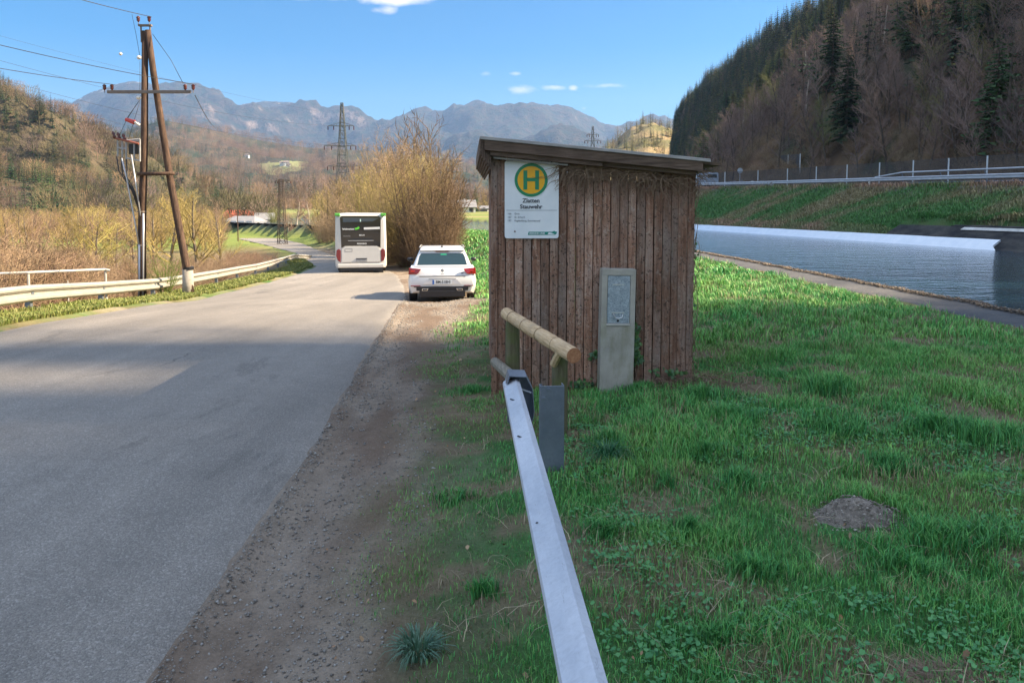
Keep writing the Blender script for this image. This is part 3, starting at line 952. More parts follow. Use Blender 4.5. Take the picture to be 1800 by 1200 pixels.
PC = [proto('proto_spruce', joined(spruce_mesh(700 + i, 13, 2.7, M_barkdk, M_needle, 13, 7, 2), 'sp')) for i in range(3)]
PCW = [proto('proto_spruce_sun_tint', joined(spruce_mesh(710 + i, 13, 2.7, M_barkdk, M_needle_sun, 13, 7, 2), 'sp')) for i in range(2)]
PW = [proto('proto_wood', joined(WOOD[i], 'wd')) for i in range(3)]

# fill behind the single trees
fill = []
rr = random.Random(21)
for k in range(3400):
    p = hill_pos(rr, 46, 580)
    if p is None: continue
    x, y = p; z = Hs(x, y)
    if z > 1.6 + (370 + 40) / 1300.0 * y + 3: continue
    fill.append((x, y, z, is_spruce(x, y, rr)))
fill += far_pts
A = [(p[0], p[1], p[2] - .3) for p in fill if not p[3]]
Bp = [(p[0], p[1], p[2] - .3) for p in fill if p[3]]
scatter('hillside_bare_wood', A, [rr.uniform(.35, .9) for _ in A], PW, seed=3)
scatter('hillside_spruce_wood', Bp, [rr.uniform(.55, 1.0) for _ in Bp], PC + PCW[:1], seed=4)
# undergrowth on the slope
ug = []
for k in range(1500):
    y = rr.uniform(44, 200); f0 = float(FOOT(y)); x = f0 + rr.random() ** 1.5 * 40 - 1
    if x / y < .74 and x / y > .2: ug.append((x, y, Hs(x, y) - .1))
PS = [proto('proto_scrub', joined(SCRUB[i], 'sc')) for i in range(4)]
scatter('hillside_undergrowth', ug, [rr.uniform(.5, 1.3) for _ in ug], PS, seed=6)
# the wooded ridge right of the frame, whose trees throw the shade across the near road
sh = []
for k in range(900):
    x = rr.uniform(60, 118); y = rr.uniform(-25, 100)
    z = Hs(x, y)
    if x / max(y, 1) > .72: sh.append((x, y, z - .3))
scatter('ridge_wood', sh, [rr.uniform(.7, 1.0) for _ in sh], PW, seed=8)

# ------------------------------------------------------------ hills and mountains beyond the valley
def make_range(name, sky_pts, R0, R1, R2, zb, amps, m, u0, u1, nu=300, nr=90, p=1.0, seed=0, attrs=None, wob=.12, cw=.05):
    us = np.linspace(u0, u1, nu)
    sx = [(a - 900) / 1300 for a, b in sky_pts]; sy = [(370 - b) / 1300 for a, b in sky_pts]
    el = np.interp(us, sx, sy)
    wobv = 1 + (fbm(us * 9 + seed, us * 0 + seed, 4, seed) - .5) * 2 * wob
    rr_ = R0 + (R2 - R0) * np.linspace(0, 1, nr)
    Pm = np.zeros((nr, nu, 3)); rel = np.zeros((nr, nu))
    for i, r in enumerate(rr_):
        R1u = R1 * wobv
        zr = EYE + el * R1u
        t = (r - R0) / (R1u - R0)
        z = np.where(t < 1, zb + (zr - zb) * np.clip(t, 0, 1) ** p, zr - (t - 1) * (R1u - R0) * .5)
        x = us * r
        k = np.clip(t, 0, 1)
        ridge = sstep(0, .5, k) * (1 - .92 * np.exp(-((t - 1) / cw) ** 2))
        for (a, s, kind) in amps:
            n = fbm(x / s + seed, np.full(nu, r) / s + seed * 2, 5, seed)
            if kind == 'r': n = 1 - np.abs(n - .5) * 4
            if kind == 'q': n = .2 - np.abs(n - .5) * 4
            z = z + a * (n - .5) * ridge
        Pm[i, :, 0] = x; Pm[i, :, 1] = r; Pm[i, :, 2] = z; rel[i] = k
    o = bpy.data.objects.new(name, grid_mesh(name, Pm, m, {'rel': rel}))
    link(o); tag(o, kind='structure')
    return o, Pm, rel
def pick_on(Pm, n, seed, mask=None, rmin=0.0):
    rs = np.random.RandomState(seed)
    nr, nu = Pm.shape[:2]
    w = np.diff(Pm[:, nu // 2, 1]).mean()
    i = rs.randint(0, nr - 1, n * 3); j = rs.randint(0, nu - 1, n * 3)
    fi = rs.rand(n * 3, 1); fj = rs.rand(n * 3, 1)
    p = (Pm[i, j] * (1 - fi) + Pm[i + 1, j] * fi) * (1 - fj) + (Pm[i, j + 1] * (1 - fi) + Pm[i + 1, j + 1] * fi) * fj
    keep = rs.rand(n * 3) < (p[:, 1] / Pm[:, :, 1].max())
    if mask is not None: keep &= mask(p, rs)
    return p[keep][:n]

def f_hill(c1, c2, c3, s1, s2):
    def f(t, b):
        v = t.coord()
        n1 = t.noise(v, s1, 6, .6); n2 = t.noise(v, s2, 6, .7)
        c = t.mix(t.ramp(n1, [(.42, 0.0), (.58, 1.0)]), c1, c2)
        c = t.mix(t.ramp(n2, [(.45, 0.0), (.62, 1.0)]), c, c3)
        md = t.new('ShaderNodeAttribute', attribute_name='meadow').outputs['Fac']
        c = t.mix(t.ramp(md, [(.4, 0.0), (.6, 1.0)]), c, t.mix(n2, (.14, .18, .07), (.21, .19, .10)))
        t.put(b.inputs['Base Color'], c)
        t.put(b.inputs['Normal'], t.bump(n2, 1.0, 4.0))
    return f
M_hillA = mat('leaf_litter_slope', rough=.95, spec=.1, fn=f_hill((.085, .07, .042), (.055, .055, .03), (.11, .085, .055), .01, .06))
hA, PA, relA = make_range('hill', [(-700, 40), (-300, 105), (0, 178), (60, 196), (100, 216), (160, 246), (200, 270), (240, 296), (330, 345), (420, 385), (470, 400)],
                          150, 420, 620, -3, [(26, 90, 'r'), (10, 30, 'n')], M_hillA, -1.25, -.33, 220, 70, 1.05, 3, wob=.10)
M_hillB = mat('wooded_slope', rough=.95, spec=.1, fn=f_hill((.05, .055, .035), (.028, .042, .026), (.085, .068, .048), .003, .02))
hB, PBm, relB = make_range('hill', [(-500, 120), (100, 285), (160, 262), (200, 240), (260, 219), (300, 212), (350, 221), (400, 231), (470, 246), (540, 256), (600, 260), (680, 266), (800, 276), (860, 290), (1000, 306), (1100, 330), (1180, 345), (1300, 350)],
                           330, 1500, 2300, -4, [(60, 420, 'q'), (26, 130, 'n')], M_hillB, -.9, .32, 420, 150, 1.12, 9, wob=.10, cw=.12)
def f_rock(t, b):
    v = t.coord()
    g = t.new('ShaderNodeNewGeometry')
    nz = t.new('ShaderNodeSeparateXYZ', {0: g.outputs['Normal']}).outputs[2]
    n1 = t.noise(v, .0022, 8, .7); n2 = t.noise(t.coord((1, 1, .35)), .006, 8, .75); n3 = t.noise(v, .02, 5, .7)
    rel = t.new('ShaderNodeAttribute', attribute_name='rel').outputs['Fac']
    forest = t.mix(t.ramp(n3, [(.4, 0.0), (.6, 1.0)]), (.022, .035, .025), (.06, .048, .038))
    rock = t.mix(t.ramp(n2, [(.35, 0.0), (.65, 1.0)]), (.36, .27, .22), (.10, .085, .075))
    k = t.math('ADD', t.math('MULTIPLY', t.math('SUBTRACT', .78, nz), 1.1), t.math('MULTIPLY_ADD', n2, 1.5, -.75))
    k = t.math('MULTIPLY', t.math('ADD', k, t.math('MULTIPLY_ADD', n1, 1.6, -.9)), t.ramp(rel, [(.45, 0.0), (.65, 1.0)]))
    c = t.mix(t.ramp(k, [(.10, 0.0), (.24, 1.0)]), forest, rock)
    sn = t.math('MULTIPLY', t.ramp(rel, [(.93, 0.0), (.985, 1.0)]), t.ramp(n3, [(.6, 0.0), (.64, 1.0)]))
    c = t.mix(sn, c, (.8, .8, .82))
    t.put(b.inputs['Base Color'], c)
    t.put(b.inputs['Normal'], t.bump(t.math('ADD', n2, n3), 1.0, 30.0))
M_rock = mat('limestone_mountain', rough=.95, spec=.1, fn=f_rock)
mC, PCm, relC = make_range('mountain', [(-600, 260), (40, 262), (90, 235), (114, 212), (122, 196), (140, 182), (170, 166), (196, 158), (222, 150), (245, 149), (290, 160), (345, 172), (372, 180), (395, 185), (420, 189), (436, 187), (460, 184), (495, 184), (520, 184), (545, 190), (562, 200), (578, 211), (600, 214), (640, 215), (664, 219), (700, 211), (740, 213), (780, 218), (800, 208), (830, 199), (860, 193), (893, 190), (925, 193), (960, 201), (1000, 213), (1035, 225), (1062, 240), (1095, 230), (1130, 219), (1165, 211), (1200, 222), (1400, 260)],
                           1900, 6000, 7600, 0, [(300, 1700, 'r'), (75, 420, 'r'), (60, 170, 'n')], M_rock, -.85, .45, 520, 150, 1.35, 5, wob=.14, cw=.09)
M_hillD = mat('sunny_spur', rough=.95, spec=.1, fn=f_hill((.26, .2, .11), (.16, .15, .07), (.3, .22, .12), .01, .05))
hD, PDm, relD = make_range('hill', [(1000, 345), (1040, 300), (1060, 268), (1080, 254), (1110, 232), (1140, 224), (1165, 226), (1200, 240), (1300, 250)],
                           520, 800, 1000, 4, [(20, 90, 'r')], M_hillD, .06, .3, 70, 40, .9, 13, wob=.04)
def in_meadow(p):
    u = p[..., 0] / p[..., 1] * 1300 + 900; w = 370 - (p[..., 2] - EYE) / p[..., 1] * 1300
    jj = (fbm(u * .09, w * .16, 4, 3) - .5) * 26
    m1 = (np.abs(u - 500 + jj) < 44 - (w - 284) * .5) & (w + jj * .35 > 285 - (u - 500) * .05) & (w + jj * .3 < 305 - (u - 500) * .14)
    return m1
_ma = hB.data.attributes.new('meadow', 'FLOAT', 'POINT')
_ma.data.foreach_set('value', in_meadow(PBm).astype(np.float32).ravel())
# woods on them
def wood_on(name, Pm, n, seed, spr, s0, s1, extra=None, protos=(None, None)):
    f = (lambda p, rs: extra(p)) if extra else None
    p = pick_on(Pm, n, seed, f)
    v = fbm(p[:, 0] / spr + 5, p[:, 1] / spr, 4, seed)
    rs = np.random.RandomState(seed + 1)
    sp = rs.rand(len(p)) < sstep(.45, .58, v) * .8 + .04
    p[:, 2] -= .5
    b = p[~sp]; c = p[sp]
    scatter(name + '_bare_wood', b, s0 * (.7 + .5 * rs.rand(len(b))), protos[0] or PB, seed=seed)
    scatter(name + '_spruce_wood', c, s1 * (.6 + .6 * rs.rand(len(c))), protos[1] or PC, seed=seed + 2)
PA_ = [proto('proto_bare', small_bare(620 + i, (M_tw_olive, M_tw_brown, M_tw_olive, M_tw_grey)[i], 10, 7.5, 300)) for i in range(4)]
wood_on('left_hill', PA, 11000, 31, 60, .95, .62, None, (PA_, None))
PB2 = [proto('proto_bare', small_bare(650 + i, (M_tw_grey, M_tw_brown, M_tw_brown)[i], 14, 9, 130)) for i in range(3)]
wood_on('mid_hill', PBm, 22000, 41, 260, 1.25, 1.4, lambda p: ~in_meadow(p), (PB2, None))
PG = [proto('proto_gold', small_bare(680 + i, (M_tw_tan, M_tw_gold)[i], 13, 8, 170)) for i in range(2)]
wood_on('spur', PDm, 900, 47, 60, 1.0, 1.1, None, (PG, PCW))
# meadow with a farmstead on the mid hill
def on_mesh(Pm, px, py):
    d = ray(px, py); best = None
    u = d.x / d.y; w = d.z / d.y
    us = Pm[0, :, 0] / Pm[0, :, 1]; j = int(np.clip(np.searchsorted(us, u), 1, len(us) - 1))
    for i in range(Pm.shape[0]):
        q = Pm[i, j]
        if (q[2] - EYE) / q[1] >= w: return Vector(q)
    return Vector(Pm[-1, j])

# ------------------------------------------------------------ bus stop hut
def f_plank(t, b):
    g = t.new('ShaderNodeNewGeometry')
    r = g.outputs['Random Per Island']
    off = t.new('ShaderNodeCombineXYZ', {0: t.math('MULTIPLY', r, 13.0), 1: t.math('MULTIPLY', r, 5.0), 2: t.math('MULTIPLY', r, 31.0)}).outputs[0]
    v0 = t.new('ShaderNodeTexCoord').outputs['Object']
    va = t.new('ShaderNodeVectorMath', {0: v0, 1: off}, operation='ADD').outputs[0]
    m = t.new('ShaderNodeMapping', {'Vector': va}); m.inputs['Scale'].default_value = (1, 1, .05)
    grain = t.noise(m.outputs[0], 48, 7, .8, .5)
    m2 = t.new('ShaderNodeMapping', {'Vector': va}); m2.inputs['Scale'].default_value = (1, 1, .35)
    blotch = t.noise(m2.outputs[0], 5, 6, .65)
    spots = t.noise(va, 38, 5, .7)
    c = t.ramp(grain, [(.30, (.05, .03, .022)), (.5, (.30, .155, .10)), (.68, (.52, .35, .25))])
    c = t.mix(t.ramp(blotch, [(.45, 0.0), (.72, .75)]), c, (.38, .31, .265))
    c = t.mix(t.ramp(spots, [(.56, 0.0), (.62, .85)]), c, (.05, .034, .026))
    wear = t.math('MULTIPLY', t.ramp(t.noise(va, 16, 6, .8, 1.5), [(.56, 0.0), (.62, .7)]), 1.0)
    c = t.mix(wear, c, (.46, .37, .3))
    z = t.new('ShaderNodeSeparateXYZ', {0: v0}).outputs[2]
    k = t.math('MULTIPLY_ADD', r, .75, .55)
    c = t.mix(1.0, c, t.new('ShaderNodeCombineColor', {0: k, 1: k, 2: k}).outputs[0], 'MULTIPLY')
    t.put(b.inputs['Base Color'], c)
    t.put(b.inputs['Normal'], t.bump(t.math('ADD', grain, t.math('MULTIPLY', spots, -.5)), .9, .006))
M_plank = mat('weathered_brown_planks', rough=.85, spec=.2, fn=f_plank)
def wood_mat(name, cols, gscale=60, stretch=(1, 1, .08), rough=.8, k2=.5):
    def f(t, b):
        n = t.noise(t.coord(stretch), gscale, 6, .7, .3); n2 = t.noise(t.coord(), 4, 5, .6)
        c = t.ramp(n, [(.28, cols[0]), (.5, cols[1]), (.75, cols[2])])
        k = t.math('MULTIPLY_ADD', n2, k2 * 2, 1 - k2)
        c = t.mix(1.0, c, t.new('ShaderNodeCombineColor', {0: k, 1: k, 2: k}).outputs[0], 'MULTIPLY')
        t.put(b.inputs['Base Color'], c)
        t.put(b.inputs['Normal'], t.bump(n, .7, .005))
    return mat(name, cols[1], rough, 0, .25, f)
M_beamwood = wood_mat('dark_beam_wood', [(.05, .034, .025), (.12, .082, .06), (.2, .145, .11)], 50, (.08, 1, 1))
M_greywood = wood_mat('silver_grey_board', [(.16, .15, .14), (.34, .325, .31), (.5, .48, .46)], 40, (.07, 1, 1))
HT = R(3.5)
HX = Vector((math.cos(HT), math.sin(HT), 0)); HY = Vector((-math.sin(HT), math.cos(HT), 0))
hutp = Vector((-.138, 6.58, 0))
hut = empty('bus_stop_hut', hutp, HT, 'small weathered brown plank hut with a sloping roof beside the road', 'hut')
HW, HD = 1.73, 2.15
zr_ = lambda x: 2.175 - (x + .14) * .093       # underside line of the roof along x
rng = random.Random(4)
mb = MB(); x = 0.0
nb = 22; bw = HW / nb
for i in range(nb):
    w = bw - rng.uniform(.005, .011); xc = (i + .5) * bw
    zt = zr_(xc) - .07; zb_ = -.25
    dy = rng.uniform(-.009, .007)
    mb.box((xc, dy, (zt + zb_) / 2), (w, .022, zt - zb_), (rng.uniform(-.002, .002), rng.uniform(-.0015, .0015), rng.uniform(-.02, .02)))
mb.build('front_wall', M_plank, hut, bevel=.002)
for (nm, xs_) in (('side_wall', 0.004), ('side_wall', HW - .004)):
    mb = MB()
    for i in range(24):
        yc = .03 + (i + .5) * (HD - .06) / 24; zt = zr_(xs_) - .07
        mb.box((xs_, yc, (zt - .3) / 2), (.02, (HD - .06) / 24 - .004, zt + .3), (0, 0, rng.uniform(-.03, .03)))
    mb.build(nm, M_plank, hut)
mb = MB()
for i in range(22):
    xc = (i + .5) * bw; zt = zr_(xc) - .07
    mb.box((xc, HD, (zt - .3) / 2), (bw - .004, .02, zt + .3))
mb.build('back_wall', M_plank, hut)
for (px_, w_, d_, ) in ((-.022, .055, .06), (HW + .02, .06, .07)):
    mb = MB(); zt = zr_(px_) - .05
    mb.box((px_, -.004, (zt - .25) / 2), (w_, d_, zt + .25)); mb.build('corner_post', M_plank, hut, bevel=.004)
mb = MB(); mb.box((HW - .055, -.022, (zr_(HW) - .35) / 2), (.075, .02, zr_(HW) + .15), (0, -.004, 0)); mb.build('corner_post', M_plank, hut, bevel=.003)
# roof: sloping slab of boards with felt, fascia planks, stepped verge at the left
def slab(mb, x0, x1, y0, y1, dz0, dz1):
    ps = []
    for yy in (y0, y1):
        for (xx, dz) in ((x0, dz0), (x1, dz0), (x1, dz1), (x0, dz1)):
            ps.append((xx, yy, zr_(xx) + dz))
    mb.add(ps, [(0, 1, 2, 3), (7, 6, 5, 4), (0, 4, 5, 1), (1, 5, 6, 2), (2, 6, 7, 3), (3, 7, 4, 0)])
mb = MB(); slab(mb, -.15, HW + .135, -.20, HD + .15, .032, .060)
roof = mb.build('roof', M_greywood, hut, bevel=.004)
mb = MB()
for i in range(9):
    x0 = -.145 + i * .235
    slab(mb, x0, x0 + .228, -.17, HD + .12, .012, .035)
mb.build('roof_boards', M_beamwood, roof)
mb = MB(); slab(mb, -.11, HW + .07, -.185, -.160, -.055, .031); mb.build('fascia_board', M_beamwood, hut, bevel=.003)
mb = MB(); slab(mb, -.06, .92, -.155, -.12, -.095, -.05); mb.build('fascia_board', M_beamwood, hut, bevel=.003)
mb = MB(); slab(mb, .3, HW + .03, -.12, -.09, -.09, -.03); mb.build('fascia_board', M_beamwood, hut, bevel=.003)
mb = MB(); slab(mb, -.03, .62, -.118, -.09, -.115, -.10); mb.build('rail_strip', M_greywood, hut)
for i in range(6):
    mb = MB(); x0 = -.152 + i * .017
    slab(mb, x0, x0 + .0155, -.19 + i * .012, HD, -.10 - i * .022, .033)
    mb.build('verge_board', M_beamwood, hut)

# ---- dry vines growing over the hut
M_vine = wood_mat('dry_vine', [(.12, .075, .05), (.22, .15, .10), (.34, .25, .18)], 30, (1, 1, 1))
def hloc(x, y, z): return hutp + HX * x + HY * y + Vector((0, 0, z))
def vine_walk(mb, p, d, n, step, r, rng, planar=None, sag=-.0):
    pts = [Vector(p)]
    d = Vector(d).normalized()
    for i in range(n):
        d = d + rnd_dir(rng) * .55 + Vector((0, 0, sag))
        if planar == 'y': d.y *= .25
        if planar == 'x': d.x *= .25
        d.normalize(); q = pts[-1] + d * step
        if planar == 'y': q.y = min(q.y, -.016)
        pts.append(q)
    mb.path([hloc(*q) for q in pts], [r * (1 - .7 * i / n) for i in range(n + 1)], 4)
    return pts
rng = random.Random(8)
mb = MB()
for k in range(330):      # tangle hanging under the eave
    x = rng.choice([rng.uniform(.58, 1.1), rng.uniform(1.15, 1.8), rng.gauss(1.3, .2), rng.gauss(.75, .1)])
    x = max(.58, x)
    z = zr_(x) - .085 - abs(rng.gauss(0, .05))
    vine_walk(mb, (x, -.03 - rng.random() * .06, z), (rng.uniform(-1, 1), 0, rng.uniform(-.6, .2)), rng.randrange(5, 12), .03, rng.uniform(.002, .0055), rng, 'y', -.04)
for k in range(120):       # stems and rootlets clinging to the wall
    x = rng.uniform(0, HW); z = rng.uniform(.0, 1.85)
    if .0 < x < .58 and z > 1.25: continue
    vine_walk(mb, (x, -.02, z), (rng.uniform(-1, 1), 0, rng.uniform(-.2, 1)), rng.randrange(5, 14), .03, rng.uniform(.0012, .0035), rng, 'y')
for k in range(130):       # up the right corner
    z = rng.uniform(-.05, 1.9)
    vine_walk(mb, (HW + .045, rng.uniform(-.04, .1), z), (rng.uniform(-.1, .25), 0, rng.uniform(-.2, 1)), rng.randrange(5, 14), .035, rng.uniform(.002, .0055), rng, 'x')
for k in range(6):
    vine_walk(mb, (HW + .03, 0, .0), (0, 0, 1), 45, .045, rng.uniform(.003, .006), rng, 'x', .25)
for k in range(40):       # sprays at the roof's right end and the left corner
    vine_walk(mb, (HW + .05, -.1, zr_(HW) - rng.uniform(0, .1)), (1, 0, rng.uniform(-.7, .4)), rng.randrange(4, 9), .028, .003, rng, 'y', -.05)
for k in range(6):
    vine_walk(mb, (-.04, -.05, 2.0 - .05 * k), (-.4, 0, -.6), 7, .02, .002, rng, 'y')
vn = mb.build('vine', M_vine)
tag(vn, 'dry leafless brown vine clinging to the plank hut and under its eave', 'vine')
# ivy leaves
def leaf_mat(name, c1, c2):
    def f(t, b):
        r = t.new('ShaderNodeNewGeometry').outputs['Random Per Island']
        t.put(b.inputs['Base Color'], t.mix(r, c1, c2))
    return mat(name, c1, .45, 0, .5, f)
M_ivy = leaf_mat('ivy_leaves', (.025, .085, .03), (.09, .19, .05))
def ivy_leaf(mb, p, s, nrm, rng):
    n = Vector(nrm).normalized(); a = n.orthogonal().normalized(); a.rotate(Matrix.Rotation(rng.uniform(0, 6.28), 3, n)); b_ = n.cross(a)
    out_ = [(0, 0), (.25, .42), (.5, .3), (.42, .62), (.0, 1.0), (-.42, .62), (-.5, .3), (-.25, .42)]
    mb.add([p + a * (x * s) + b_ * ((y - .5) * s) + n * (abs(x) * -.15 * s) for x, y in out_], [(0, 1, 4), (1, 2, 3), (1, 3, 4), (0, 4, 7), (7, 5, 6), (7, 4, 5)])
def ivy(name, spots, label, seed, parent=None):
    rng = random.Random(seed); mb = MB()
    for (cx, cy, cz, sx, sz, n, s) in spots:
        for k in range(n):
            p = hloc(cx + rng.gauss(0, sx), cy + rng.uniform(-.04, .01), cz + rng.gauss(0, sz))
            ivy_leaf(mb, p, s * rng.uniform(.6, 1.2), HY * -1 + rnd_dir(rng) * .7 + Vector((0, 0, .3)), rng)
    mb2 = MB()
    e = empty(name, hloc(spots[0][0], spots[0][1], 0), 0, label, 'ivy')
    o = mb.build('leaves', M_ivy, None, fix=False); o.parent = e; o.matrix_parent_inverse = Matrix.Translation(e.location).inverted()
    for (cx, cy, cz, sx, sz, n, s) in spots[:2]:
        vine_walk(mb2, (cx, cy, -.05), (0, 0, 1), 12, max(cz, .2) / 10, .004, rng, 'y', .3)
    o = mb2.build('stem', M_vine, None); o.parent = e; o.matrix_parent_inverse = Matrix.Translation(e.location).inverted()
    return e
ivy('ivy_plant', [(1.262, -.04, .43, .028, .06, 26, .06), (1.27, -.04, .30, .03, .05, 22, .06), (1.25, -.05, .56, .012, .02, 5, .05)], 'green ivy sprig hugging the right side of the concrete meter pillar', 3)
ivy('ivy_plant', [(.87, -.03, .30, .02, .03, 9, .05), (.80, -.06, .06, .06, .03, 24, .04), (.72, -.06, .04, .07, .03, 22, .04)], 'low green ivy on the ground left of the concrete meter pillar', 5)
ivy('ivy_plant', [(HW + .08, 0, 1.22, .02, .03, 7, .04), (HW + .07, 0, .75, .01, .02, 4, .035), (HW + .03, 0, .4, .01, .03, 5, .035)], 'few dark ivy leaves on the vine at the right corner of the hut', 7)
ivy('ivy_plant', [(1.62, -.08, .13, .05, .03, 22, .045), (1.42, -.05, .14, .04, .02, 12, .04)], 'small ivy tuft at the foot of the hut right of the pillar', 9)

# ------------------------------------------------------------ bus stop sign
M_enamel = grime((.80, .82, .83), (.70, .74, .76), 5, (.25, .5), .03, 20, name='white_enamel')
M_sgreen = mat('sign_green', (.0, .22, .09), .4)
M_syellow = mat('sign_yellow', (.85, .42, .0), .4)
M_sblack = mat('sign_black', (.03, .035, .045), .5)
M_sgrey = mat('sign_grey_print', (.16, .18, .21), .5)
M_steal = mat('sign_teal', (.0, .22, .17), .4)
M_rust = mat('rust_brown', (.12, .05, .025), .8)
M_dkmetal = mat('dark_metal', (.03, .03, .033), .5, .6)
def text_mesh(s, size, m, name, bold=0.0, align='CENTER', sx=1.0):
    cu = bpy.data.curves.new(name, 'FONT'); cu.body = s; cu.size = size; cu.align_x = align; cu.align_y = 'CENTER'
    cu.offset = bold; cu.extrude = .0008 if size < .5 else .002; cu.resolution_u = 3
    o = bpy.data.objects.new(name, cu); COL.objects.link(o)
    dg = bpy.context.evaluated_depsgraph_get(); dg.update()
    me = bpy.data.meshes.new_from_object(o.evaluated_get(dg))
    bpy.data.objects.remove(o); me.materials.clear(); me.materials.append(m)
    for v in me.vertices: v.co.x *= sx
    me.name = name
    return me
def put(me, name, parent, loc, rot=(math.pi / 2, 0, 0)):
    o = bpy.data.objects.new(name, me); COL.objects.link(o); o.parent = parent; o.location = loc; o.rotation_euler = rot
    return o
def rrect(w, h, r, n=6):
    pts = []
    for (cx, cz, a0) in ((w / 2 - r, h / 2 - r, 0), (-w / 2 + r, h / 2 - r, 90), (-w / 2 + r, -h / 2 + r, 180), (w / 2 - r, -h / 2 + r, 270)):
        for k in range(n + 1):
            a = R(a0 + 90 * k / n); pts.append((cx + r * math.cos(a), cz + r * math.sin(a)))
    return pts
SW, SH = .482, .69
sp0 = atY(887, 282.5, 6.56); sp1 = atY(982, 419, 6.58)
sc_ = hloc(0, 0, 0)
cx_ = (sp0.x + sp1.x) / 2
sign = empty('bus_stop_sign', Vector((cx_, 6.58 + (cx_ + .155) * math.tan(HT) - .034, (sp0.z + sp1.z) / 2)), HT, 'white bus stop sign with green and yellow H roundel on the hut wall', 'sign')
SW = (sp1.x - sp0.x); SH = sp0.z - sp1.z
mb = MB(); mb.prism([(x, 0, z) for x, z in rrect(SW, SH, .022)], None, (0, .012, 0)); mb.build('panel', M_enamel, sign, bevel=.001)
ringc = (-.006, -.002, SH / 2 - .171 * SH / .69)
mb = MB()
R1, R0_ = .147, .121
n = 48
vs = []
for k in range(n):
    a = 2 * math.pi * k / n
    for r_ in (R0_, R1): vs += [(r_ * math.cos(a), 0, r_ * math.sin(a)), (r_ * math.cos(a), -.003, r_ * math.sin(a))]
fs = []
for k in range(n):
    a = 4 * k; b_ = 4 * ((k + 1) % n)
    fs += [(a + 1, a + 3, b_ + 3, b_ + 1), (a, b_, b_ + 2, a + 2), (a, a + 1, b_ + 1, b_), (a + 2, b_ + 2, b_ + 3, a + 3)]
mb.add(vs, fs); o = mb.build('roundel_ring', M_sgreen, sign); o.location = ringc
mb = MB(); mb.lathe((0, 0, 0), [(.1215, -.0025), (.1215, -.0005)], 48, 'Y'); o = mb.build('roundel_disc', M_syellow, sign); o.location = ringc
mb = MB()
for (cx, cz, w, h) in ((-.052, 0, .034, .168), (.052, 0, .034, .168), (0, 0.004, .072, .03)): mb.box((cx, -.0045, cz), (w, .003, h))
o = mb.build('letter_h', M_sgreen, sign); o.location = ringc
zt = SH / 2
put(text_mesh('Zlatten', .052, M_sblack, 'name_text', .0012), 'name_text', sign, (-.006, -.002, zt - .352))
put(text_mesh('Stauwehr', .052, M_sblack, 'name_text', .0012), 'name_text', sign, (-.006, -.002, zt - .405))
mb = MB(); mb.box((0, -.001, zt - .436), (SW - .03, .002, .003)); mb.build('rule_line', M_sgrey, sign)
for i, (a, b_) in enumerate((('166', 'Graz'), ('167', 'St. Erhard'), ('197', 'Kapfenberg, Sommersaal'))):
    put(text_mesh(a, .023, M_sgrey, 'line_number', 0, 'LEFT'), 'line_number', sign, (-SW / 2 + .024, -.002, zt - .466 - i * .031))
    put(text_mesh(b_, .023, M_sgrey, 'destination_text', 0, 'LEFT'), 'destination_text', sign, (-SW / 2 + .086, -.002, zt - .466 - i * .031))
mb = MB(); mb.prism([(x, 0, z) for x, z in ((-.125, -.016), (-.118, .012), (.09, .012), (.112, .02), (.12, .014), (.135, .012), (.13, -.006), (.118, -.016))], None, (0, -.002, 0))
o = mb.build('logo_band', M_steal, sign); o.location = (SW / 2 - .15, 0, -zt + .047)
put(text_mesh('VERKEHR LINIE', .021, M_enamel, 'logo_text', .0004, 'LEFT'), 'logo_text', o, (-.115, -.0035, -.003))
mb = MB(); mb.prism([(x, 0, z) for x, z in ((.05, -.012), (.062, .006), (.085, .002), (.118, -.012))], None, (0, -.0012, 0)); q = mb.build('logo_mark', M_enamel, o); q.location.y = -.0022
for (x, z) in ((.085, zt - .01), (.175, zt - .013), (-.15, -zt + .062)):
    mb = MB(); mb.lathe((0, 0, 0), [(.006, -.005), (.008, 0)], 8, 'Y'); o = mb.build('screw', M_rust, sign); o.location = (x, -.001, z)

# ------------------------------------------------------------ concrete meter pillar
def f_conc(t, b):
    v = t.coord(); n = t.noise(v, 4, 6, .65); n2 = t.noise(v, 60, 4); z = t.new('ShaderNodeSeparateXYZ', {0: v}).outputs[2]
    c = t.ramp(n, [(.3, (.30, .28, .24)), (.7, (.46, .43, .37))])
    moss = t.math('MULTIPLY', t.ramp(t.noise(t.coord((1.5, 1, .5)), 5, 5, .6), [(.45, 0.0), (.68, 1.0)]), t.ramp(z, [(.5, 1.0), (.66, .1)]))
    c = t.mix(t.math('MULTIPLY', moss, .6), c, (.14, .15, .05))
    t.put(b.inputs['Base Color'], c); t.put(b.inputs['Normal'], t.bump(t.math('ADD', n2, n), .5, .005))
M_conc = mat('weathered_concrete', rough=.9, fn=f_conc)
def f_galv(t, b):
    v = t.coord(); vo = t.new('ShaderNodeTexVoronoi', {'Vector': t.mix(.03, v, t.noise(v, 20, 3, col=True)), 'Scale': 28.0})
    n = t.noise(v, 34, 6, .7, 2.0)
    c = t.mix(t.ramp(n, [(.38, 0.0), (.62, 1.0)]), (.20, .24, .28), (.46, .52, .57))
    t.put(b.inputs['Base Color'], c); t.put(b.inputs['Roughness'], t.math('MULTIPLY_ADD', n, .4, .3))
M_galv = mat('spangled_galvanised_steel', (.5, .55, .6), .45, .55, fn=f_galv)
pw, ph, pd = .30, 1.04, .12
pb = Vector((.92, 6.43, .05))
pil = empty('meter_pillar', pb, HT, 'grey concrete meter pillar with a galvanised door in front of the hut', 'pillar')
pil.rotation_euler = (0, R(.9), HT)
x0, x1 = -.10, .105; zd0, zd1 = .56, .985
mb = MB()
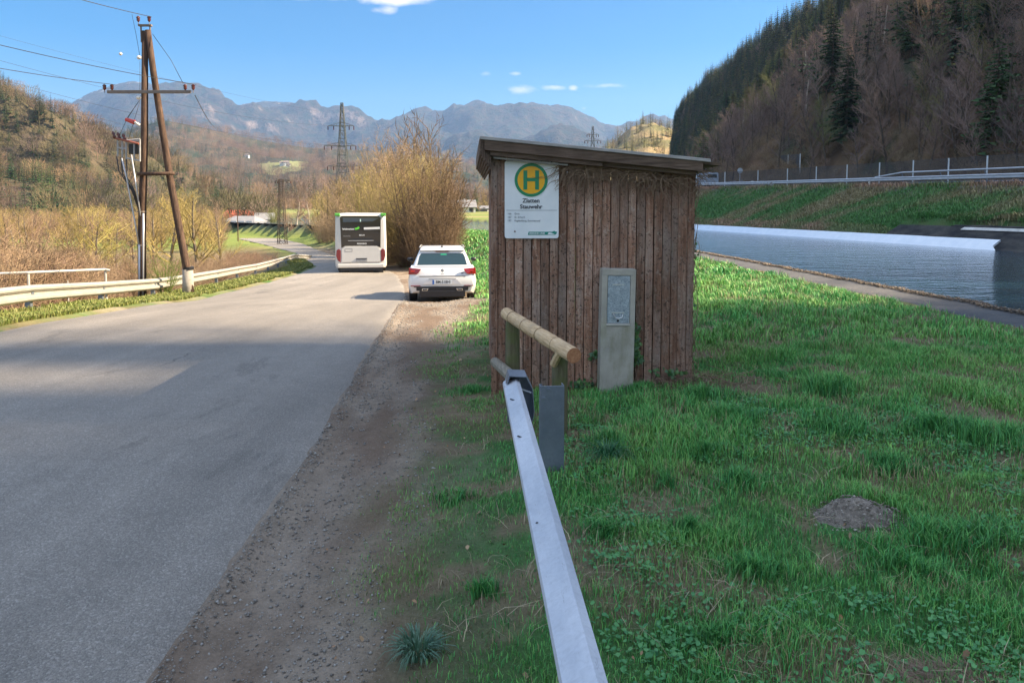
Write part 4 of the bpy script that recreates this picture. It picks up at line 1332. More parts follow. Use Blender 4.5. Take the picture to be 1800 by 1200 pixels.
mb.box((0, pd / 2 + .045, ph / 2 - .1), (pw, .05, ph + .2))
mb.box((0, .022, (zd0 - .2) / 2 + 0), (pw, .046, zd0 + .2))
mb.box((0, .022, (zd1 + ph) / 2), (pw, .046, ph - zd1))
mb.box(((-pw / 2 + x0) / 2, .022, (zd0 + zd1) / 2), (x0 + pw / 2, .046, zd1 - zd0 + .002))
mb.box(((pw / 2 + x1) / 2, .022, (zd0 + zd1) / 2), (pw / 2 - x1, .046, zd1 - zd0 + .002))
mb.box((0, .048, ph / 2 - .1), (pw - .004, .07, ph + .19))
body = mb.build('body', M_conc, pil, bevel=.004)
mb = MB(); mb.box((.0, -.003, zd0 - .008), (.205, .022, .014)); mb.build('sill', mat('pale_mortar', (.45, .43, .38), .9), pil, bevel=.003)
mb = MB(); mb.box(((x0 + x1) / 2, .010, (zd0 + zd1) / 2), (x1 - x0 - .008, .006, zd1 - zd0 - .008)); door = mb.build('door', M_galv, pil, bevel=.001)
M_bright = mat('worn_bright_metal', (.75, .75, .74), .35, .8)
mb = MB(); mb.box((-.005, .004, .905), (.10, .004, .006)); mb.build('slot', M_bright, door)
mb = MB(); mb.path([(-.045, .004, .648), (-.04, -.014, .64), (-.028, -.016, .615), (.0, -.016, .608), (.03, -.016, .617), (.038, -.014, .64), (.044, .004, .648)], .0045, 6)
mb.box((-.002, .004, .658), (.11, .006, .006)); mb.build('handle', M_bright, door)
mb = MB(); mb.lathe((.0, 0, .585), [(.009, .001), (.011, .006)], 10, 'Y'); mb.build('lock', M_dkmetal, door)

# ------------------------------------------------------------ wooden rail on posts
def f_log(t, b):
    v = t.coord((1, .09, 1)); n = t.noise(v, 75, 6, .7, .5); n2 = t.noise(t.coord(), 7, 5)
    c = t.ramp(n, [(.3, (.38, .24, .12)), (.52, (.62, .43, .24)), (.75, (.74, .56, .35))])
    c = t.mix(t.ramp(n2, [(.5, 0.0), (.7, .5)]), c, (.36, .27, .18))
    t.put(b.inputs['Base Color'], c); t.put(b.inputs['Normal'], t.bump(n, .6, .004))
M_log = mat('pale_peeled_log', rough=.75, fn=f_log)
def f_end(t, b):
    v = t.coord(); n = t.noise(v, 50, 5)
    t.put(b.inputs['Base Color'], t.ramp(n, [(.3, (.30, .12, .055)), (.7, (.50, .24, .12))]))
M_end = mat('orange_end_grain', rough=.8, fn=f_end)
def f_gpost(t, b):
    n = t.noise(t.coord((1, 1, .12)), 40, 6, .7); n2 = t.noise(t.coord(), 6, 4)
    c = t.ramp(n, [(.3, (.075, .062, .035)), (.7, (.19, .16, .10))])
    c = t.mix(t.ramp(n2, [(.42, 0.0), (.62, .8)]), c, (.10, .115, .035))
    t.put(b.inputs['Base Color'], c); t.put(b.inputs['Normal'], t.bump(n, .8, .005))
M_gpost = mat('mossy_post_wood', rough=.9, fn=f_gpost)
LA = atY(1009, 625, 4.85); LB = atY(890, 551, 6.1)
wr = empty('wooden_railing', (LA + LB) / 2 * 1.0, 0, 'peeled log handrail on two mossy posts in front of the hut', 'railing')
wr.location.z = 0; wl = wr.location.copy()
def rel(p): return Vector(p) - wl
d = (LB - LA).normalized(); L = (LB - LA).length
lg = bpy.data.objects.new('log', None)
mb = MB(); mb.smooth = True
pts = []; rad = []
nn = 34
for i in range(nn + 1):
    t = i / nn; r_ = .0535
    for g_ in (.22, .44, .66, .88):
        if abs(t - g_) < .012: r_ -= .004
    pts.append((0, L * t, 0)); rad.append(r_ - .003 * t + .0008 * math.sin(i * 2.1))
mb.path(pts, rad, 22, caps=False)
logm = mb.build('log', M_log, wr)
mb = MB(); mb.lathe((0, -.0005, 0), [(.001, 0.0), (.0515, -.001), (.0532, .004)], 22, 'Y'); oe = mb.build('end_grain', M_end, logm)
mb = MB(); mb.lathe((0, L, 0), [(.0495, -.002), (.045, .004)], 22, 'Y'); oe = mb.build('end_grain', M_end, logm)
mb = MB()
for g_ in (.22, .44, .66, .88):
    mb.path([(.0525 * math.cos(a), L * g_, .0525 * math.sin(a)) for a in [2 * math.pi * k / 24 for k in range(25)]], .0022, 4)
mb.build('groove', mat('dark_groove', (.14, .085, .045), .9), logm)
logm.location = rel(LA); logm.rotation_euler = d.to_track_quat('Y', 'Z').to_euler()
def post_at(px, Y, w, top, name='post', m=M_gpost, zb=-.3):
    p = atY(px, 620, Y)
    mb = MB(); mb.lathe((0, 0, 0), [(w / 2, zb), (w / 2 * 1.02, 0), (w / 2 * .97, top - .02), (w / 2 * .8, top)], 14)
    o = mb.build(name, m, wr); o.location = rel((p.x, p.y, 0)); return o
post_at(984, 5.18, .115, LA.z - .05); post_at(901, 6.02, .12, LB.z - .045)
mb = MB(); mb.path([rel(atY(973, 640, 5.1)), rel(atY(986, 615, 5.0))], .028, 8); mb.build('brace', M_log, wr)
mb = MB(); mb.path([rel(atY(870, 636, 6.35)), rel(atY(918, 678, 4.9))], [.042, .048], 12); mb.build('lower_rail', wood_mat('grey_round_wood', [(.14, .12, .09), (.24, .21, .16), (.34, .3, .24)], 50, (1, .1, 1)), wr)

# ------------------------------------------------------------ steel guard rail
WP0 = [(.083, .157), (.012, .128), (0, .112), (0, .076), (.078, .03), (.083, .0), (.078, -.03), (0, -.076), (0, -.112), (.012, -.128), (.083, -.157)]
WP = WP0
WPN = [(.088, .142), (.066, .152), (.004, .120), (0, .108), (.008, .07), (.086, .03), (.10, .0), (.10, -.03), (.045, -.076), (.05, -.112), (.064, -.128), (.13, -.157)]
def thick(prof, t=.004):
    n = len(prof); inn = []
    for i, p in enumerate(prof):
        a = Vector(prof[max(i - 1, 0)]); c = Vector(prof[min(i + 1, n - 1)])
        d_ = (c - a).normalized(); nn_ = Vector((-d_.y, d_.x))
        inn.append((p[0] + nn_.x * -t * -1, p[1] + nn_.y * t))
    return prof + inn[::-1]
def f_zinc(c1, c2, warm=0.0):
    def f(t, b):
        v = t.coord(); n = t.noise(t.coord((1, .25, 1)), 7, 6, .65); n2 = t.noise(v, 45, 5, .7, 1.0)
        c = t.mix(t.ramp(n, [(.35, 0.0), (.65, 1.0)]), c1, c2)
        c = t.mix(t.ramp(n2, [(.4, 0.0), (.75, .35)]), c, (c2[0] * .6, c2[1] * .6, c2[2] * .62))
        sc = t.ramp(t.noise(t.coord((6, .5, 6)), 14, 3, .8, 2), [(.66, 0.0), (.69, 1.0)])
        c = t.mix(t.math('MULTIPLY', sc, .5), c, (.16, .15, .15))
        t.put(b.inputs['Base Color'], c)
        t.put(b.inputs['Roughness'], t.math('MULTIPLY_ADD', n2, .25, .38))
        t.put(b.inputs['Normal'], t.bump(n2, .12, .002))
    return f
M_zinc = mat('galvanised_guard_rail', (.7, .72, .76), .45, .25, fn=f_zinc((.60, .62, .66), (.44, .47, .52)))
M_zincdk = mat('dull_zinc', (.25, .27, .3), .5, .5, fn=f_zinc((.15, .18, .225), (.21, .24, .285)))
gA = atZ(990, 1200, .70); gB = atY(889, 668, 3.92)
ga = Vector((gA.x, gA.y, .55)); gb = Vector((gB.x - .012, gB.y, gB.z - .155))
gd = (gb - ga); gd.z = 0; gd.normalize(); gr_ = Vector((gd.y, -gd.x, 0))
rail = empty('guard_rail', (ga.x, ga.y, 0), 0, 'bright galvanised steel guard rail running towards the camera in the foreground', 'guard rail')
rl = rail.location.copy()
mb = MB(); n = 40; path_ = []; rs_ = []
for i in range(n + 1):
    t = i / n; s_ = -3.6 + t * (3.6 + .12 + (gb - ga).length)
    p = ga + (gb - ga).normalized() * s_
    path_.append(p - rl); rs_.append(gr_)
mb.sweep(thick(WPN), path_, rs_)
beam = mb.build('beam', M_zinc, rail)
# folded end piece and spacer towards the post
pA = gb
mb = MB()
po = atY(969, 700, 4.5)
def lp(a, z, b=0.0): return pA - rl + gr_ * a + gd * b + Vector((0, 0, z))
outl = [(.0, .165), (.03, .185), (.13, .18), (.165, .10), (.172, -.02), (.165, -.07), (.05, -.155), (.035, -.15), (.15, -.06), (.158, .0), (.152, .09), (.122, .165), (.03, .17)]
loop_ = [(.015, .118), (.03, .178), (.125, .172), (.16, .10), (.168, -.02), (.16, -.07), (.06, -.15)]
for (a0, z0), (a1, z1) in zip(loop_[:-1], loop_[1:]):
    dd_ = Vector((a1 - a0, z1 - z0)).normalized(); nn_ = (-dd_.y * .004, dd_.x * .004)
    mb.prism([lp(a0, z0, .0), lp(a1, z1, .0), lp(a1 - nn_[0], z1 - nn_[1], .0), lp(a0 - nn_[0], z0 - nn_[1], .0)], None, gd * .17)
mb.prism([lp(a, z, .165) for a, z in loop_ + [(.03, -.12)]], None, gd * .004)
mb.build('end_piece', M_zincdk, rail)
mb = MB(); mb.path([lp(.0, .125, -.012), lp(.07, .118, -.006), (lp(.15, .085, 0))], .0045, 4); mb.build('edge_flange', M_zinc, rail)
mb = MB(); mb.box(lp(.030, .141, .05), (.035, .045, .003), (0, -.48, 0)); mb.build('decal', mat('brown_decal', (.14, .10, .09), .6), rail)
for (s_, a_) in ((-.35, .02), (-.95, .018), (-1.35, .03), (-1.8, .02)):
    mb = MB(); mb.box(lp(a_ + .012, .138, s_), (.006, .045, .003), (0, -.42, .7)); mb.build('slot', M_dkmetal, beam if False else rail)
# C-post
mb = MB()
pc = Vector((po.x, 4.46, 0)) - rl
zt_ = atY(968, 676, 4.46).z; wpt = .148
cs = [(-wpt / 2, -.03), (-wpt / 2, .028), (-wpt / 2 + .02, .028), (-wpt / 2 + .02, .022), (-wpt / 2 + .006, .022), (-wpt / 2 + .006, -.024), (wpt / 2 - .006, -.024), (wpt / 2 - .006, .05), (wpt / 2, .05), (wpt / 2, -.03)]
rot = Matrix.Rotation(R(6), 3, 'Z')
mb.prism([pc + rot @ Vector((a, b_, -.3)) for a, b_ in cs], None, (0, 0, zt_ + .3))
mb.build('post', M_zincdk, rail, bevel=.002)
for (dz, dx) in ((.075, -.05), (.02, -.02)):
    mb = MB(); mb.lathe(pc + Vector((dx, -.034, zt_ - dz)), [(.011, -.008), (.012, 0)], 6, 'Y'); mb.build('bolt', M_zincdk, rail)

# ---- guard rail along the left side
M_zincwarm = mat('weathered_guard_rail', (.5, .48, .43), .55, .2, fn=f_zinc((.44, .42, .37), (.33, .31, .28)))
u_posts = [60, 185, 275, 336, 385, 421, 453, 475, 492, 506, 518]
Yp = [14.4 + 3.7 * i for i in range(11)]
posts = []
for px, Y in zip(u_posts, Yp):
    posts.append(Vector(((px - 900) / 1300 * Y, Y, float(gz(Y)) + .0)))
ext = [posts[0] + (posts[0] - posts[1]) * k for k in (3, 2, 1)]
for e_ in ext: e_.z = float(gz(e_.y))
end_ = Vector(((548 - 900) / 1300 * 56, 56, float(gz(56)) + .0))
allp = ext + posts + [end_]
lrail = empty('guard_rail', posts[0], 0, 'long weathered guard rail along the left edge of the road', 'guard rail')
l0 = lrail.location.copy()
mb = MB(); pp = []; rr2 = []
for i in range(len(allp)):
    a = allp[max(i - 1, 0)]; c = allp[min(i + 1, len(allp) - 1)]
    d_ = (c - a); d_.z = 0; d_.normalize()
    pp.append(allp[i] - l0 + Vector((0, 0, .34 - (.25 if i == len(allp) - 1 else 0)))); rr2.append(Vector((-d_.y, d_.x, 0)))
mb.sweep(thick([(a, b_) for a, b_ in WP], -.004), pp, rr2); mb.build('beam', M_zincwarm, lrail)
pm = MB()
cs = [(-.05, -.05), (.05, -.05), (.05, -.044), (-.044, -.044), (-.044, .044), (.05, .044), (.05, .05), (-.05, .05)]
pm.prism([Vector((a, b_, -.3)) for a, b_ in cs], None, (0, 0, .70)); pme = pm.mesh('rail_post', M_zincdk)
for i, p in enumerate(ext + posts):
    r_ = rr2[i]
    o = bpy.data.objects.new('post', pme); COL.objects.link(o); o.parent = lrail
    o.location = p - l0 + r_ * .15; o.rotation_euler = (0, 0, math.atan2(r_.y, r_.x))
    mb = MB(); mb.box(p - l0 + r_ * .09 + Vector((0, 0, .30)), (.05, .1, .14), (0, 0, math.atan2(r_.y, r_.x))); mb.build('spacer', M_zincdk, lrail)
# tubular handrail further left
hr = [atY(-60, 483, 16.4), atY(48, 479, 17.0), atY(184, 473.5, 18.4)]
hrl = empty('tubular_handrail', (hr[1].x, hr[1].y, hr[1].z - 1.0), 0, 'grey tube handrail on two posts behind the left guard rail', 'railing')
h0 = hrl.location.copy()
M_tubeg = grime((.50, .48, .44), (.34, .32, .29), 6, (.4, .6), .1, name='grey_painted_tube')
mb = MB(); mb.path([hr[0] - h0, hr[1] - h0, hr[2] - h0, hr[2] - h0 + Vector((.1, .05, -.03))], .03, 8); mb.build('handrail', M_tubeg, hrl)
for q in (hr[0], hr[1], hr[2]):
    mb = MB(); mb.tube(q - h0 + Vector((0, .03, -1.4)), q - h0 + Vector((0, .03, 0)), .028, .028, 8); mb.build('post', M_tubeg, hrl)
q = atY(119, 493, 17.5)
mb = MB(); mb.tube(q - h0 + Vector((0, 0, -1.2)), q - h0, .02, .012, 6); mb.build('stake', M_tubeg, hrl)

# ------------------------------------------------------------ wooden A-frame power pole
M_pole = wood_mat('tarred_pole_wood', [(.025, .016, .012), (.075, .046, .033), (.15, .095, .065)], 22, (1, 1, .12))
M_arm = grime((.14, .12, .11), (.20, .16, .13), 5, (.5, .8), .1, name='rusty_steel_arm')
M_insul = mat('brown_porcelain', (.09, .025, .02), .2)
M_whitep = mat('white_porcelain', (.7, .68, .64), .3)
M_redcap = mat('red_cover', (.5, .06, .05), .5)
M_grey = grime((.35, .36, .37), (.25, .25, .26), 8, (.4, .6), .05, name='grey_steel')
PY = 22.0
def P_(px, py, dy=0.0): return atY(px, py, PY + dy)
base = P_(251, 530); base.z = Hs(base.x, base.y)
ap = empty('power_pole', base, 0, 'tall wooden A-frame power pole with switchgear behind the left guard rail', 'power pole')
b0 = ap.location.copy()
def W_(px, py, dy=0.0): return P_(px, py, dy) - b0
mb = MB(); mb.smooth = True
mb.path([Vector((W_(250, 530).x, 0, -.6)), W_(249, 420), W_(254, 240), W_(255, 55)], [.12, .115, .10, .085], 14); mb.build('pole', M_pole, ap)
mb = MB(); mb.smooth = True; mb.path([W_(336, 520, .15), W_(326, 460, .1), W_(300, 320, .08), W_(270, 130, .05), W_(260, 53, -.08)], [.11, .11, .10, .09, .08], 14); mb.build('pole', M_pole, ap)
mb = MB(); mb.smooth = True; q = W_(330, 470, .15); mb.path([W_(331, 530, .15), q], [.17, .15], 14); mb.build('pole_footing', grime((.35, .32, .28), (.22, .2, .17), 5, (.8, .95), .3, 20, name='pale_footing'), ap)
mb = MB(); mb.path([W_(331, 472, .15) + Vector((0, 0, -.02)), W_(331, 469, .15)], .165, 14); mb.build('footing_cap', M_dkmetal, ap)
mb = MB(); mb.smooth = True; mb.path([W_(242, 306, -.14), W_(306, 305, -.14)], .055, 10); mb.build('cross_brace', M_pole, ap)
mb = MB(); mb.box((W_(187, 163) + W_(345, 163)) / 2 + Vector((0, -.13, 0)), (2.44, .06, .09)); mb.build('crossarm', M_arm, ap, bevel=.005)
mb = MB(); mb.box(W_(257, 46) + Vector((0, -.06, 0)), (.38, .1, .05)); mb.build('top_bracket', M_arm, ap)
for px in (250, 266):
    mb = MB(); mb.box(W_(px, 62) + Vector((0, -.06, 0)), (.03, .04, .45)); mb.build('strap', M_arm, ap)
def insulator(px, py, m=M_insul, s=1.0):
    o = empty('x'); bpy.data.objects.remove(o)
    mb = MB(); mb.smooth = True
    c = W_(px, py) + Vector((0, -.13, 0))
    mb.lathe(c, [(.015 * s, -.05 * s), (.05 * s, .0), (.035 * s, .015 * s), (.055 * s, .03 * s), (.035 * s, .05 * s), (.055 * s, .065 * s), (.05 * s, .09 * s), (.02 * s, .12 * s)], 12)
    mb.build('insulator', m, ap)
    mb = MB(); mb.tube(c + Vector((0, 0, -.13 * s)), c + Vector((0, 0, 0)), .01, .01, 6); mb.build('pin', M_arm, ap)
for (px, py) in ((188, 157), (201, 157), (329, 157), (343, 157), (247, 38), (266, 38)): insulator(px, py)
for (px, py) in ((250, 103), (249, 173)):
    mb = MB(); mb.smooth = True; mb.lathe(W_(px, py) + Vector((-.03, -.12, 0)), [(.03, -.06), (.055, -.03), (.055, .03), (.03, .06)], 10, 'X'); mb.build('white_insulator', M_whitep, ap)
# switchgear on the left of the pole
sw = empty('switchgear', W_(228, 262)); sw.parent = ap
def S_(px, py, dy=0.0): return P_(px, py, dy) - b0 - sw.location
mb = MB()
for (a, c) in (((246, 245), (246, 284)), ((222, 248), (222, 280)), ((207, 247), (207, 275)), ((215, 246), (215, 276)), ((207, 260), (222, 262)), ((222, 247), (246, 245)), ((222, 278), (246, 283)), ((228, 250), (246, 247)), ((236, 249), (236, 280))):
    mb.path([S_(*a, -.15), S_(*c, -.15)], .026, 6)
mb.build('steel_frame', M_grey, sw)
mb = MB(); mb.path([S_(204, 243, -.2), S_(232, 250, -.2), S_(244, 253, -.2)], .03, 8); mb.build('switch_bar', mat('red_brown_paint', (.25, .08, .05), .6), sw)
mb = MB(); mb.box(S_(235, 262, -.1), (.24, .12, .3)); mb.build('box', M_dkmetal, sw, bevel=.01)
for (px, py) in ((198, 234), (207, 236), (216, 238)):
    mb = MB(); mb.smooth = True; a = S_(px + 4, py + 10, -.18); c = S_(px, py - 3, -.18)
    mb.path([a, a.lerp(c, .3), a.lerp(c, .5), a.lerp(c, .7), c], [.035, .05, .03, .05, .02], 8); mb.build('bushing', M_insul, sw)
mb = MB(); mb.path([S_(221, 210, -.15), S_(236, 215, -.15)], [.05, .07], 10); mb.build('red_cover', M_redcap, sw)
mb = MB(); mb.path([S_(236, 215, -.15), S_(246, 220, -.1)], .035, 8); mb.build('cap_end', M_whitep, sw)
def cablep(pts, r, m, parent=ap, name='cable'):
    mb = MB(); mb.smooth = True; mb.path(pts, r, 6); return mb.build(name, m, parent)
M_cable = mat('black_cable', (.02, .02, .022), .5)
M_pipe = mat('pale_grey_conduit', (.48, .49, .52), .4, .4)
cablep([W_(214, 278, -.2), W_(222, 310, -.2), W_(238, 395, -.2), W_(244, 430, -.2)], .022, M_pipe, name='conduit')
cablep([W_(231, 272, -.2), W_(240, 330, -.2), W_(247, 380, -.2)], .02, M_pipe, name='conduit')
cablep([W_(245, 430, -.2), W_(245, 490, -.2), W_(244, 522, -.2)], .028, M_pipe, name='conduit')
cablep([W_(252, 375, -.2), W_(252, 430, -.2), W_(251, 522, -.2)], .028, M_pipe, name='conduit')
for k, (a, b_) in enumerate((((205, 275), (209, 300)), ((213, 277), (216, 306)), ((222, 280), (224, 312)))):
    cablep([W_(a[0], a[1], -.18), W_(b_[0], b_[1], -.18), W_(232 + k * 2, 335, -.18), W_(245 + k, 372, -.18)], .018, M_cable)
for py in (372, 431):
    mb = MB(); mb.lathe(W_(249, py) + Vector((0, 0, 0)), [(.135, -.02), (.135, .02)], 14); mb.build('clamp_band', M_arm, ap)
cablep([W_(222, 210, -.1), W_(244, 178, -.1)], .006, M_cable, name='jumper_wire')
cablep([W_(210, 238, -.1), W_(222, 212, -.1), W_(236, 190, -.1), W_(246, 176, -.1)], .006, M_cable, name='jumper_wire')
cablep([W_(226, 245, -.1), W_(246, 178, -.1)], .006, M_cable, name='jumper_wire')
cablep([W_(246, 165, -.1), W_(246, 108, -.1)], .006, M_cable, name='jumper_wire')
cablep([W_(246, 100, -.1), W_(239, 60, -.1), W_(232, 26, -.1)], .006, M_cable, name='jumper_wire')
cablep([W_(268, 60, -.1), W_(300, 105, -.1), W_(321, 145, -.1)], .008, M_cable, name='stay_wire')
# ---- overhead wires: each span is a thing
M_wire = mat('wire', (.045, .045, .05), .5, .5)
def wire(p, q, sag, r, label, n=24):
    mb = MB(); pts = []
    for i in range(n + 1):
        t = i / n; a = p.lerp(q, t); a.z -= sag * 4 * t * (1 - t); pts.append(a)
    mb.path(pts, r, 4); o = mb.build('overhead_wire', M_wire)
    return tag(o, label, 'wire')
wire(P_(266, 30, -.13), atY(-230, -120, 15.5), .12, .011, 'dark power line from the top bracket of the wooden pole, topmost wire')
wire(P_(345, 149, -.13), atY(-330, -8, 15.5), .15, .011, 'power line running from the right end of the crossarm to the left')
wire(P_(201, 149, -.13), atY(-330, 52, 16.5), .12, .011, 'power line running from the left end of the crossarm to the left')
wire(P_(343, 168, .1), atY(383, 225, 60), .3, .012, 'thin wire descending from the crossarm towards the lattice mast')
for i, (a, b_) in enumerate(((98, 172), (130, 178), (146, 206))):
    wire(atY(-80, a - 14, 90), atY(600, 222 + 34 * i, 180), 2.0, .022, ['upper', 'middle', 'lower'][i] + ' of three faint far lines leading to the tall lattice pylon')
bl = MB(); bl.smooth = True; c = atY(212, 95, 40)
bl.lathe((0, 0, 0), [(.01, -.08), (.06, -.06), (.085, 0), (.06, .06), (.01, .08)], 14)
ball = bl.build('marker_ball', mat('marker_white', (.6, .55, .5), .5)); ball.location = c; ball.parent = None
tag(ball, 'small pale marker ball on a faint wire left of the pole', 'marker ball')
wire(atY(-120, 30, 36), atY(560, 196, 62), .3, .006, 'barely visible wire carrying the small marker ball')

# ------------------------------------------------------------ lattice pylons
def pylon(name, px, Y, py_top, zbase, wbase, wtop, arms, label, m, bar=.06, cat='pylon', taper_top=.9, lv=12):
    top = atY(px, py_top, Y); e = empty(name, (top.x, Y, zbase), 0, label, cat)
    hgt = top.z - zbase
    mb = MB()
    def w(z): return wbase + (wtop - wbase) * (z / hgt) ** .8
    zs = [hgt * (1 - (1 - i / lv) ** 1.15) for i in range(lv + 1)]
    cr = lambda z: [Vector((sx * w(z) / 2, sy * w(z) / 2, z)) for sx, sy in ((-1, -1), (1, -1), (1, 1), (-1, 1))]
    for i in range(lv):
        a, b_ = cr(zs[i]), cr(zs[i + 1])
        for k in range(4):
            mb.path([a[k], b_[k]], bar, 4); k2 = (k + 1) % 4
            mb.path([a[k], b_[k2]], bar * .55, 3); mb.path([a[k2], b_[k]], bar * .55, 3); mb.path([b_[k], b_[k2]], bar * .55, 3)
    mb.build('tower', m, e)
    for (py, xl, xr_) in arms:
        z = atY(px, py, Y).z - zbase; L0 = (xl - px) / 1300 * Y; L1 = (xr_ - px) / 1300 * Y
        mb = MB()
        for sy in (-.4, .4):
            mb.path([(L0, 0, z + .1), (0, sy * w(z), z)], bar * .8, 4); mb.path([(L1, 0, z + .1), (0, sy * w(z), z)], bar * .8, 4)
        mb.path([(L0, 0, z + .1), (0, 0, z + 1.0 * hgt / 30), (L1, 0, z + .1)], bar * .7, 4)
        nseg = 4
        for k in range(1, nseg):
            for Lx in (L0, L1):
                mb.path([(Lx * k / nseg, 0, z), (Lx * (k - .5) / nseg, 0, z + .8 * hgt / 30 * (1 - k / nseg))], bar * .5, 3)
        arm = mb.build('crossarm', m, e)
        for Lx in (L0, L1, L0 * .6, L1 * .6):
            mb = MB(); mb.tube((Lx, 0, z), (Lx, 0, z - hgt * .03), bar * 1.2, bar * 1.2, 5); mb.build('insulator', M_insul, e)
    return e
M_pyl = grime((.10, .11, .095), (.16, .155, .13), .3, (.5, .7), 0, name='green_grey_steel')
M_mast = grime((.06, .045, .035), (.13, .09, .06), 1.0, (.6, .8), 0, name='rusty_dark_steel')
pylon('lattice_pylon', 601, 180, 181, -2.6, 4.6, .5, [(222, 576, 621), (257, 569, 624), (293, 574, 630)], 'tall grey green lattice pylon above the bushes left of centre', M_pyl, .095, lv=15)
pylon('lattice_pylon', 1042, 420, 222, 2, 6, .8, [(237, 1032, 1052), (248, 1028, 1056)], 'small far lattice pylon peeping over the hut roof', M_pyl, .16, lv=10)
mst = pylon('lattice_mast', 494, 84, 316, -2.6, .95, .42, [(319, 484, 511)], 'narrow dark lattice mast between road and house', M_mast, .04, 'mast', lv=11)
mb = MB(); mb.tube((0, 0, 0), (0, 0, 4.6), .08, .05, 8); sp_ = mb.build('utility_pole', M_pole); sp_.location = (atY(418, 400, 95).x, 95, -2.6)
tag(sp_, 'thin short pole in the field before the red roofed house', 'utility pole')

# ------------------------------------------------------------ white hatchback
def f_paint(c, c2):
    def f(t, b):
        n = t.noise(t.coord(), 3, 5)
        z = t.new('ShaderNodeSeparateXYZ', {0: t.coord()}).outputs[2]
        dust = t.math('MULTIPLY', t.ramp(z, [(.25, .7), (.6, 0.0)]), n)
        t.put(b.inputs['Base Color'], t.mix(dust, t.mix(n, c, c2), (.45, .40, .34)))
    return f
M_white = mat('white_car_paint', (.8, .8, .8), .25, 0, .5, fn=f_paint((.70, .70, .71), (.63, .63, .64)), Coat_Weight=.6)
M_glass = mat('dark_window_glass', (.012, .035, .045), .05, 0, .8)
M_tyre = grime((.018, .018, .018), (.04, .037, .034), 8, (.7, .9), .2, name='tyre_rubber')
M_blackp = mat('black_plastic', (.015, .015, .018), .45)
M_rimm = mat('alloy_rim', (.4, .4, .42), .3, .8)
M_redl = mat('red_lamp_lens', (.26, .008, .01), .15, 0, .7)
M_redl2 = mat('dark_red_reflector', (.2, .01, .012), .3)
M_chrome = mat('chrome', (.75, .75, .76), .15, 1)
M_platew = mat('plate_white', (.75, .76, .76), .4)
M_plateb = mat('plate_blue', (.02, .12, .45), .4)
cp = atY(777, 500, 19.4 + 2.0); CYc = 19.45
cx = (777 - 900) / 1300 * CYc
cz = float(gz(CYc + .6)) - .01
car = empty('parked_car', (cx, CYc, cz), R(5.6), 'white hatchback parked on the gravel verge behind the bus', 'car')
# body as lofted stations along y (rear at 0), half profile by height
def loft(stations, m, name, parent, xscale=1.0, smooth=True):
    """stations: (y, [(halfwidth, z), ...] same count); mirrored"""
    mb = MB(); mb.smooth = smooth
    n = len(stations[0][1]); vs = []
    for y, pr in stations:
        for (w_, z) in pr: vs.append((-w_, y, z))
        for (w_, z) in reversed(pr): vs.append((w_, y, z))
    N = 2 * n; fs = []
    for i in range(len(stations) - 1):
        for k in range(N):
            k2 = (k + 1) % N
            fs.append((i * N + k, i * N + k2, (i + 1) * N + k2, (i + 1) * N + k))
    fs.append(tuple(range(N - 1, -1, -1))); fs.append(tuple((len(stations) - 1) * N + k for k in range(N)))
    mb.add(vs, fs)
    o = mb.build(name, m, parent)
    b = o.modifiers.new('b', 'BEVEL'); b.width = .025; b.segments = 3; b.limit_method = 'ANGLE'; b.angle_limit = R(30)
    return o
def prof(w0, w1, w2, zl, zs, zt): return [(w0, zl), (w1, zl + .16), (w1 + .012, (zl + zs) / 2), (w2, zs), (w2 - .03, zt)]
lower = [(-.04, prof(.74, .80, .78, .30, .66, .70)), (.02, prof(.80, .865, .83, .26, .80, .86)), (.14, prof(.84, .888, .845, .24, .93, .98)), (.5, prof(.86, .89, .84, .22, .93, .975)), (1.6, prof(.87, .885, .84, .2, .90, .95)), (2.9, prof(.87, .885, .83, .2, .87, .92)),
         (3.5, prof(.86, .88, .80, .22, .82, .86)), (3.9, prof(.80, .84, .70, .24, .70, .74)), (4.05, prof(.62, .66, .55, .28, .55, .60))]
loft(lower, M_white, 'body', car)
def cab(w0, w1, z0, z1): return [(w0, z0), ((w0 + w1) / 2 + .012, (z0 + z1) / 2), (w1, z1), (w1 - .08, z1 + .035)]
cabin = [(.09, cab(.80, .76, .86, .93)), (.40, cab(.80, .60, .90, 1.36)), (.62, cab(.80, .585, .90, 1.405)), (1.3, cab(.80, .59, .88, 1.42)), (2.1, cab(.80, .575, .88, 1.385)), (2.95, cab(.79, .70, .86, .92))]
loft(cabin, M_white, 'cabin', car)
def quad_plate(mb, pts, t=(0, -.006, 0)): mb.prism(pts, None, t)
mb = MB()
def rearpt(x, z):   # on the sloping tail gate
    return Vector((x, .09 + (z - .93) / (1.36 - .93) * .31 - .012, z))
quad_plate(mb, [rearpt(-.665, .985), rearpt(.665, .985), rearpt(.60, 1.22), rearpt(.555, 1.29), rearpt(-.555, 1.29), rearpt(-.60, 1.22)], (0, -.012, .004))
mb.build('rear_window', M_glass, car, bevel=.006)
mb = MB(); q = rearpt(.04, 1.262); mb.box(q + Vector((0, -.015, 0)), (.16, .003, .03), (R(-35), 0, 0)); mb.build('window_sticker', mat('green_sticker', (.02, .35, .18), .4), car)
mb = MB(); quad_plate(mb, [(-.60, .36, 1.335), (.60, .36, 1.335), (.575, .30, 1.375), (-.575, .30, 1.375)], (0, .25, .035)); sp = mb.build('spoiler', M_white, car, bevel=.01)
mb = MB(); mb.box((0, .318, 1.343), (.36, .02, .018)); mb.build('brake_light', M_redl2, sp)
mb = MB()
for sx in (-1, 1):
    quad_plate(mb, [(sx * .845, .55, .97), (sx * .845, 2.6, .95), (sx * .70, 2.1, 1.30), (sx * .685, .75, 1.32)], (sx * .006, 0, 0))
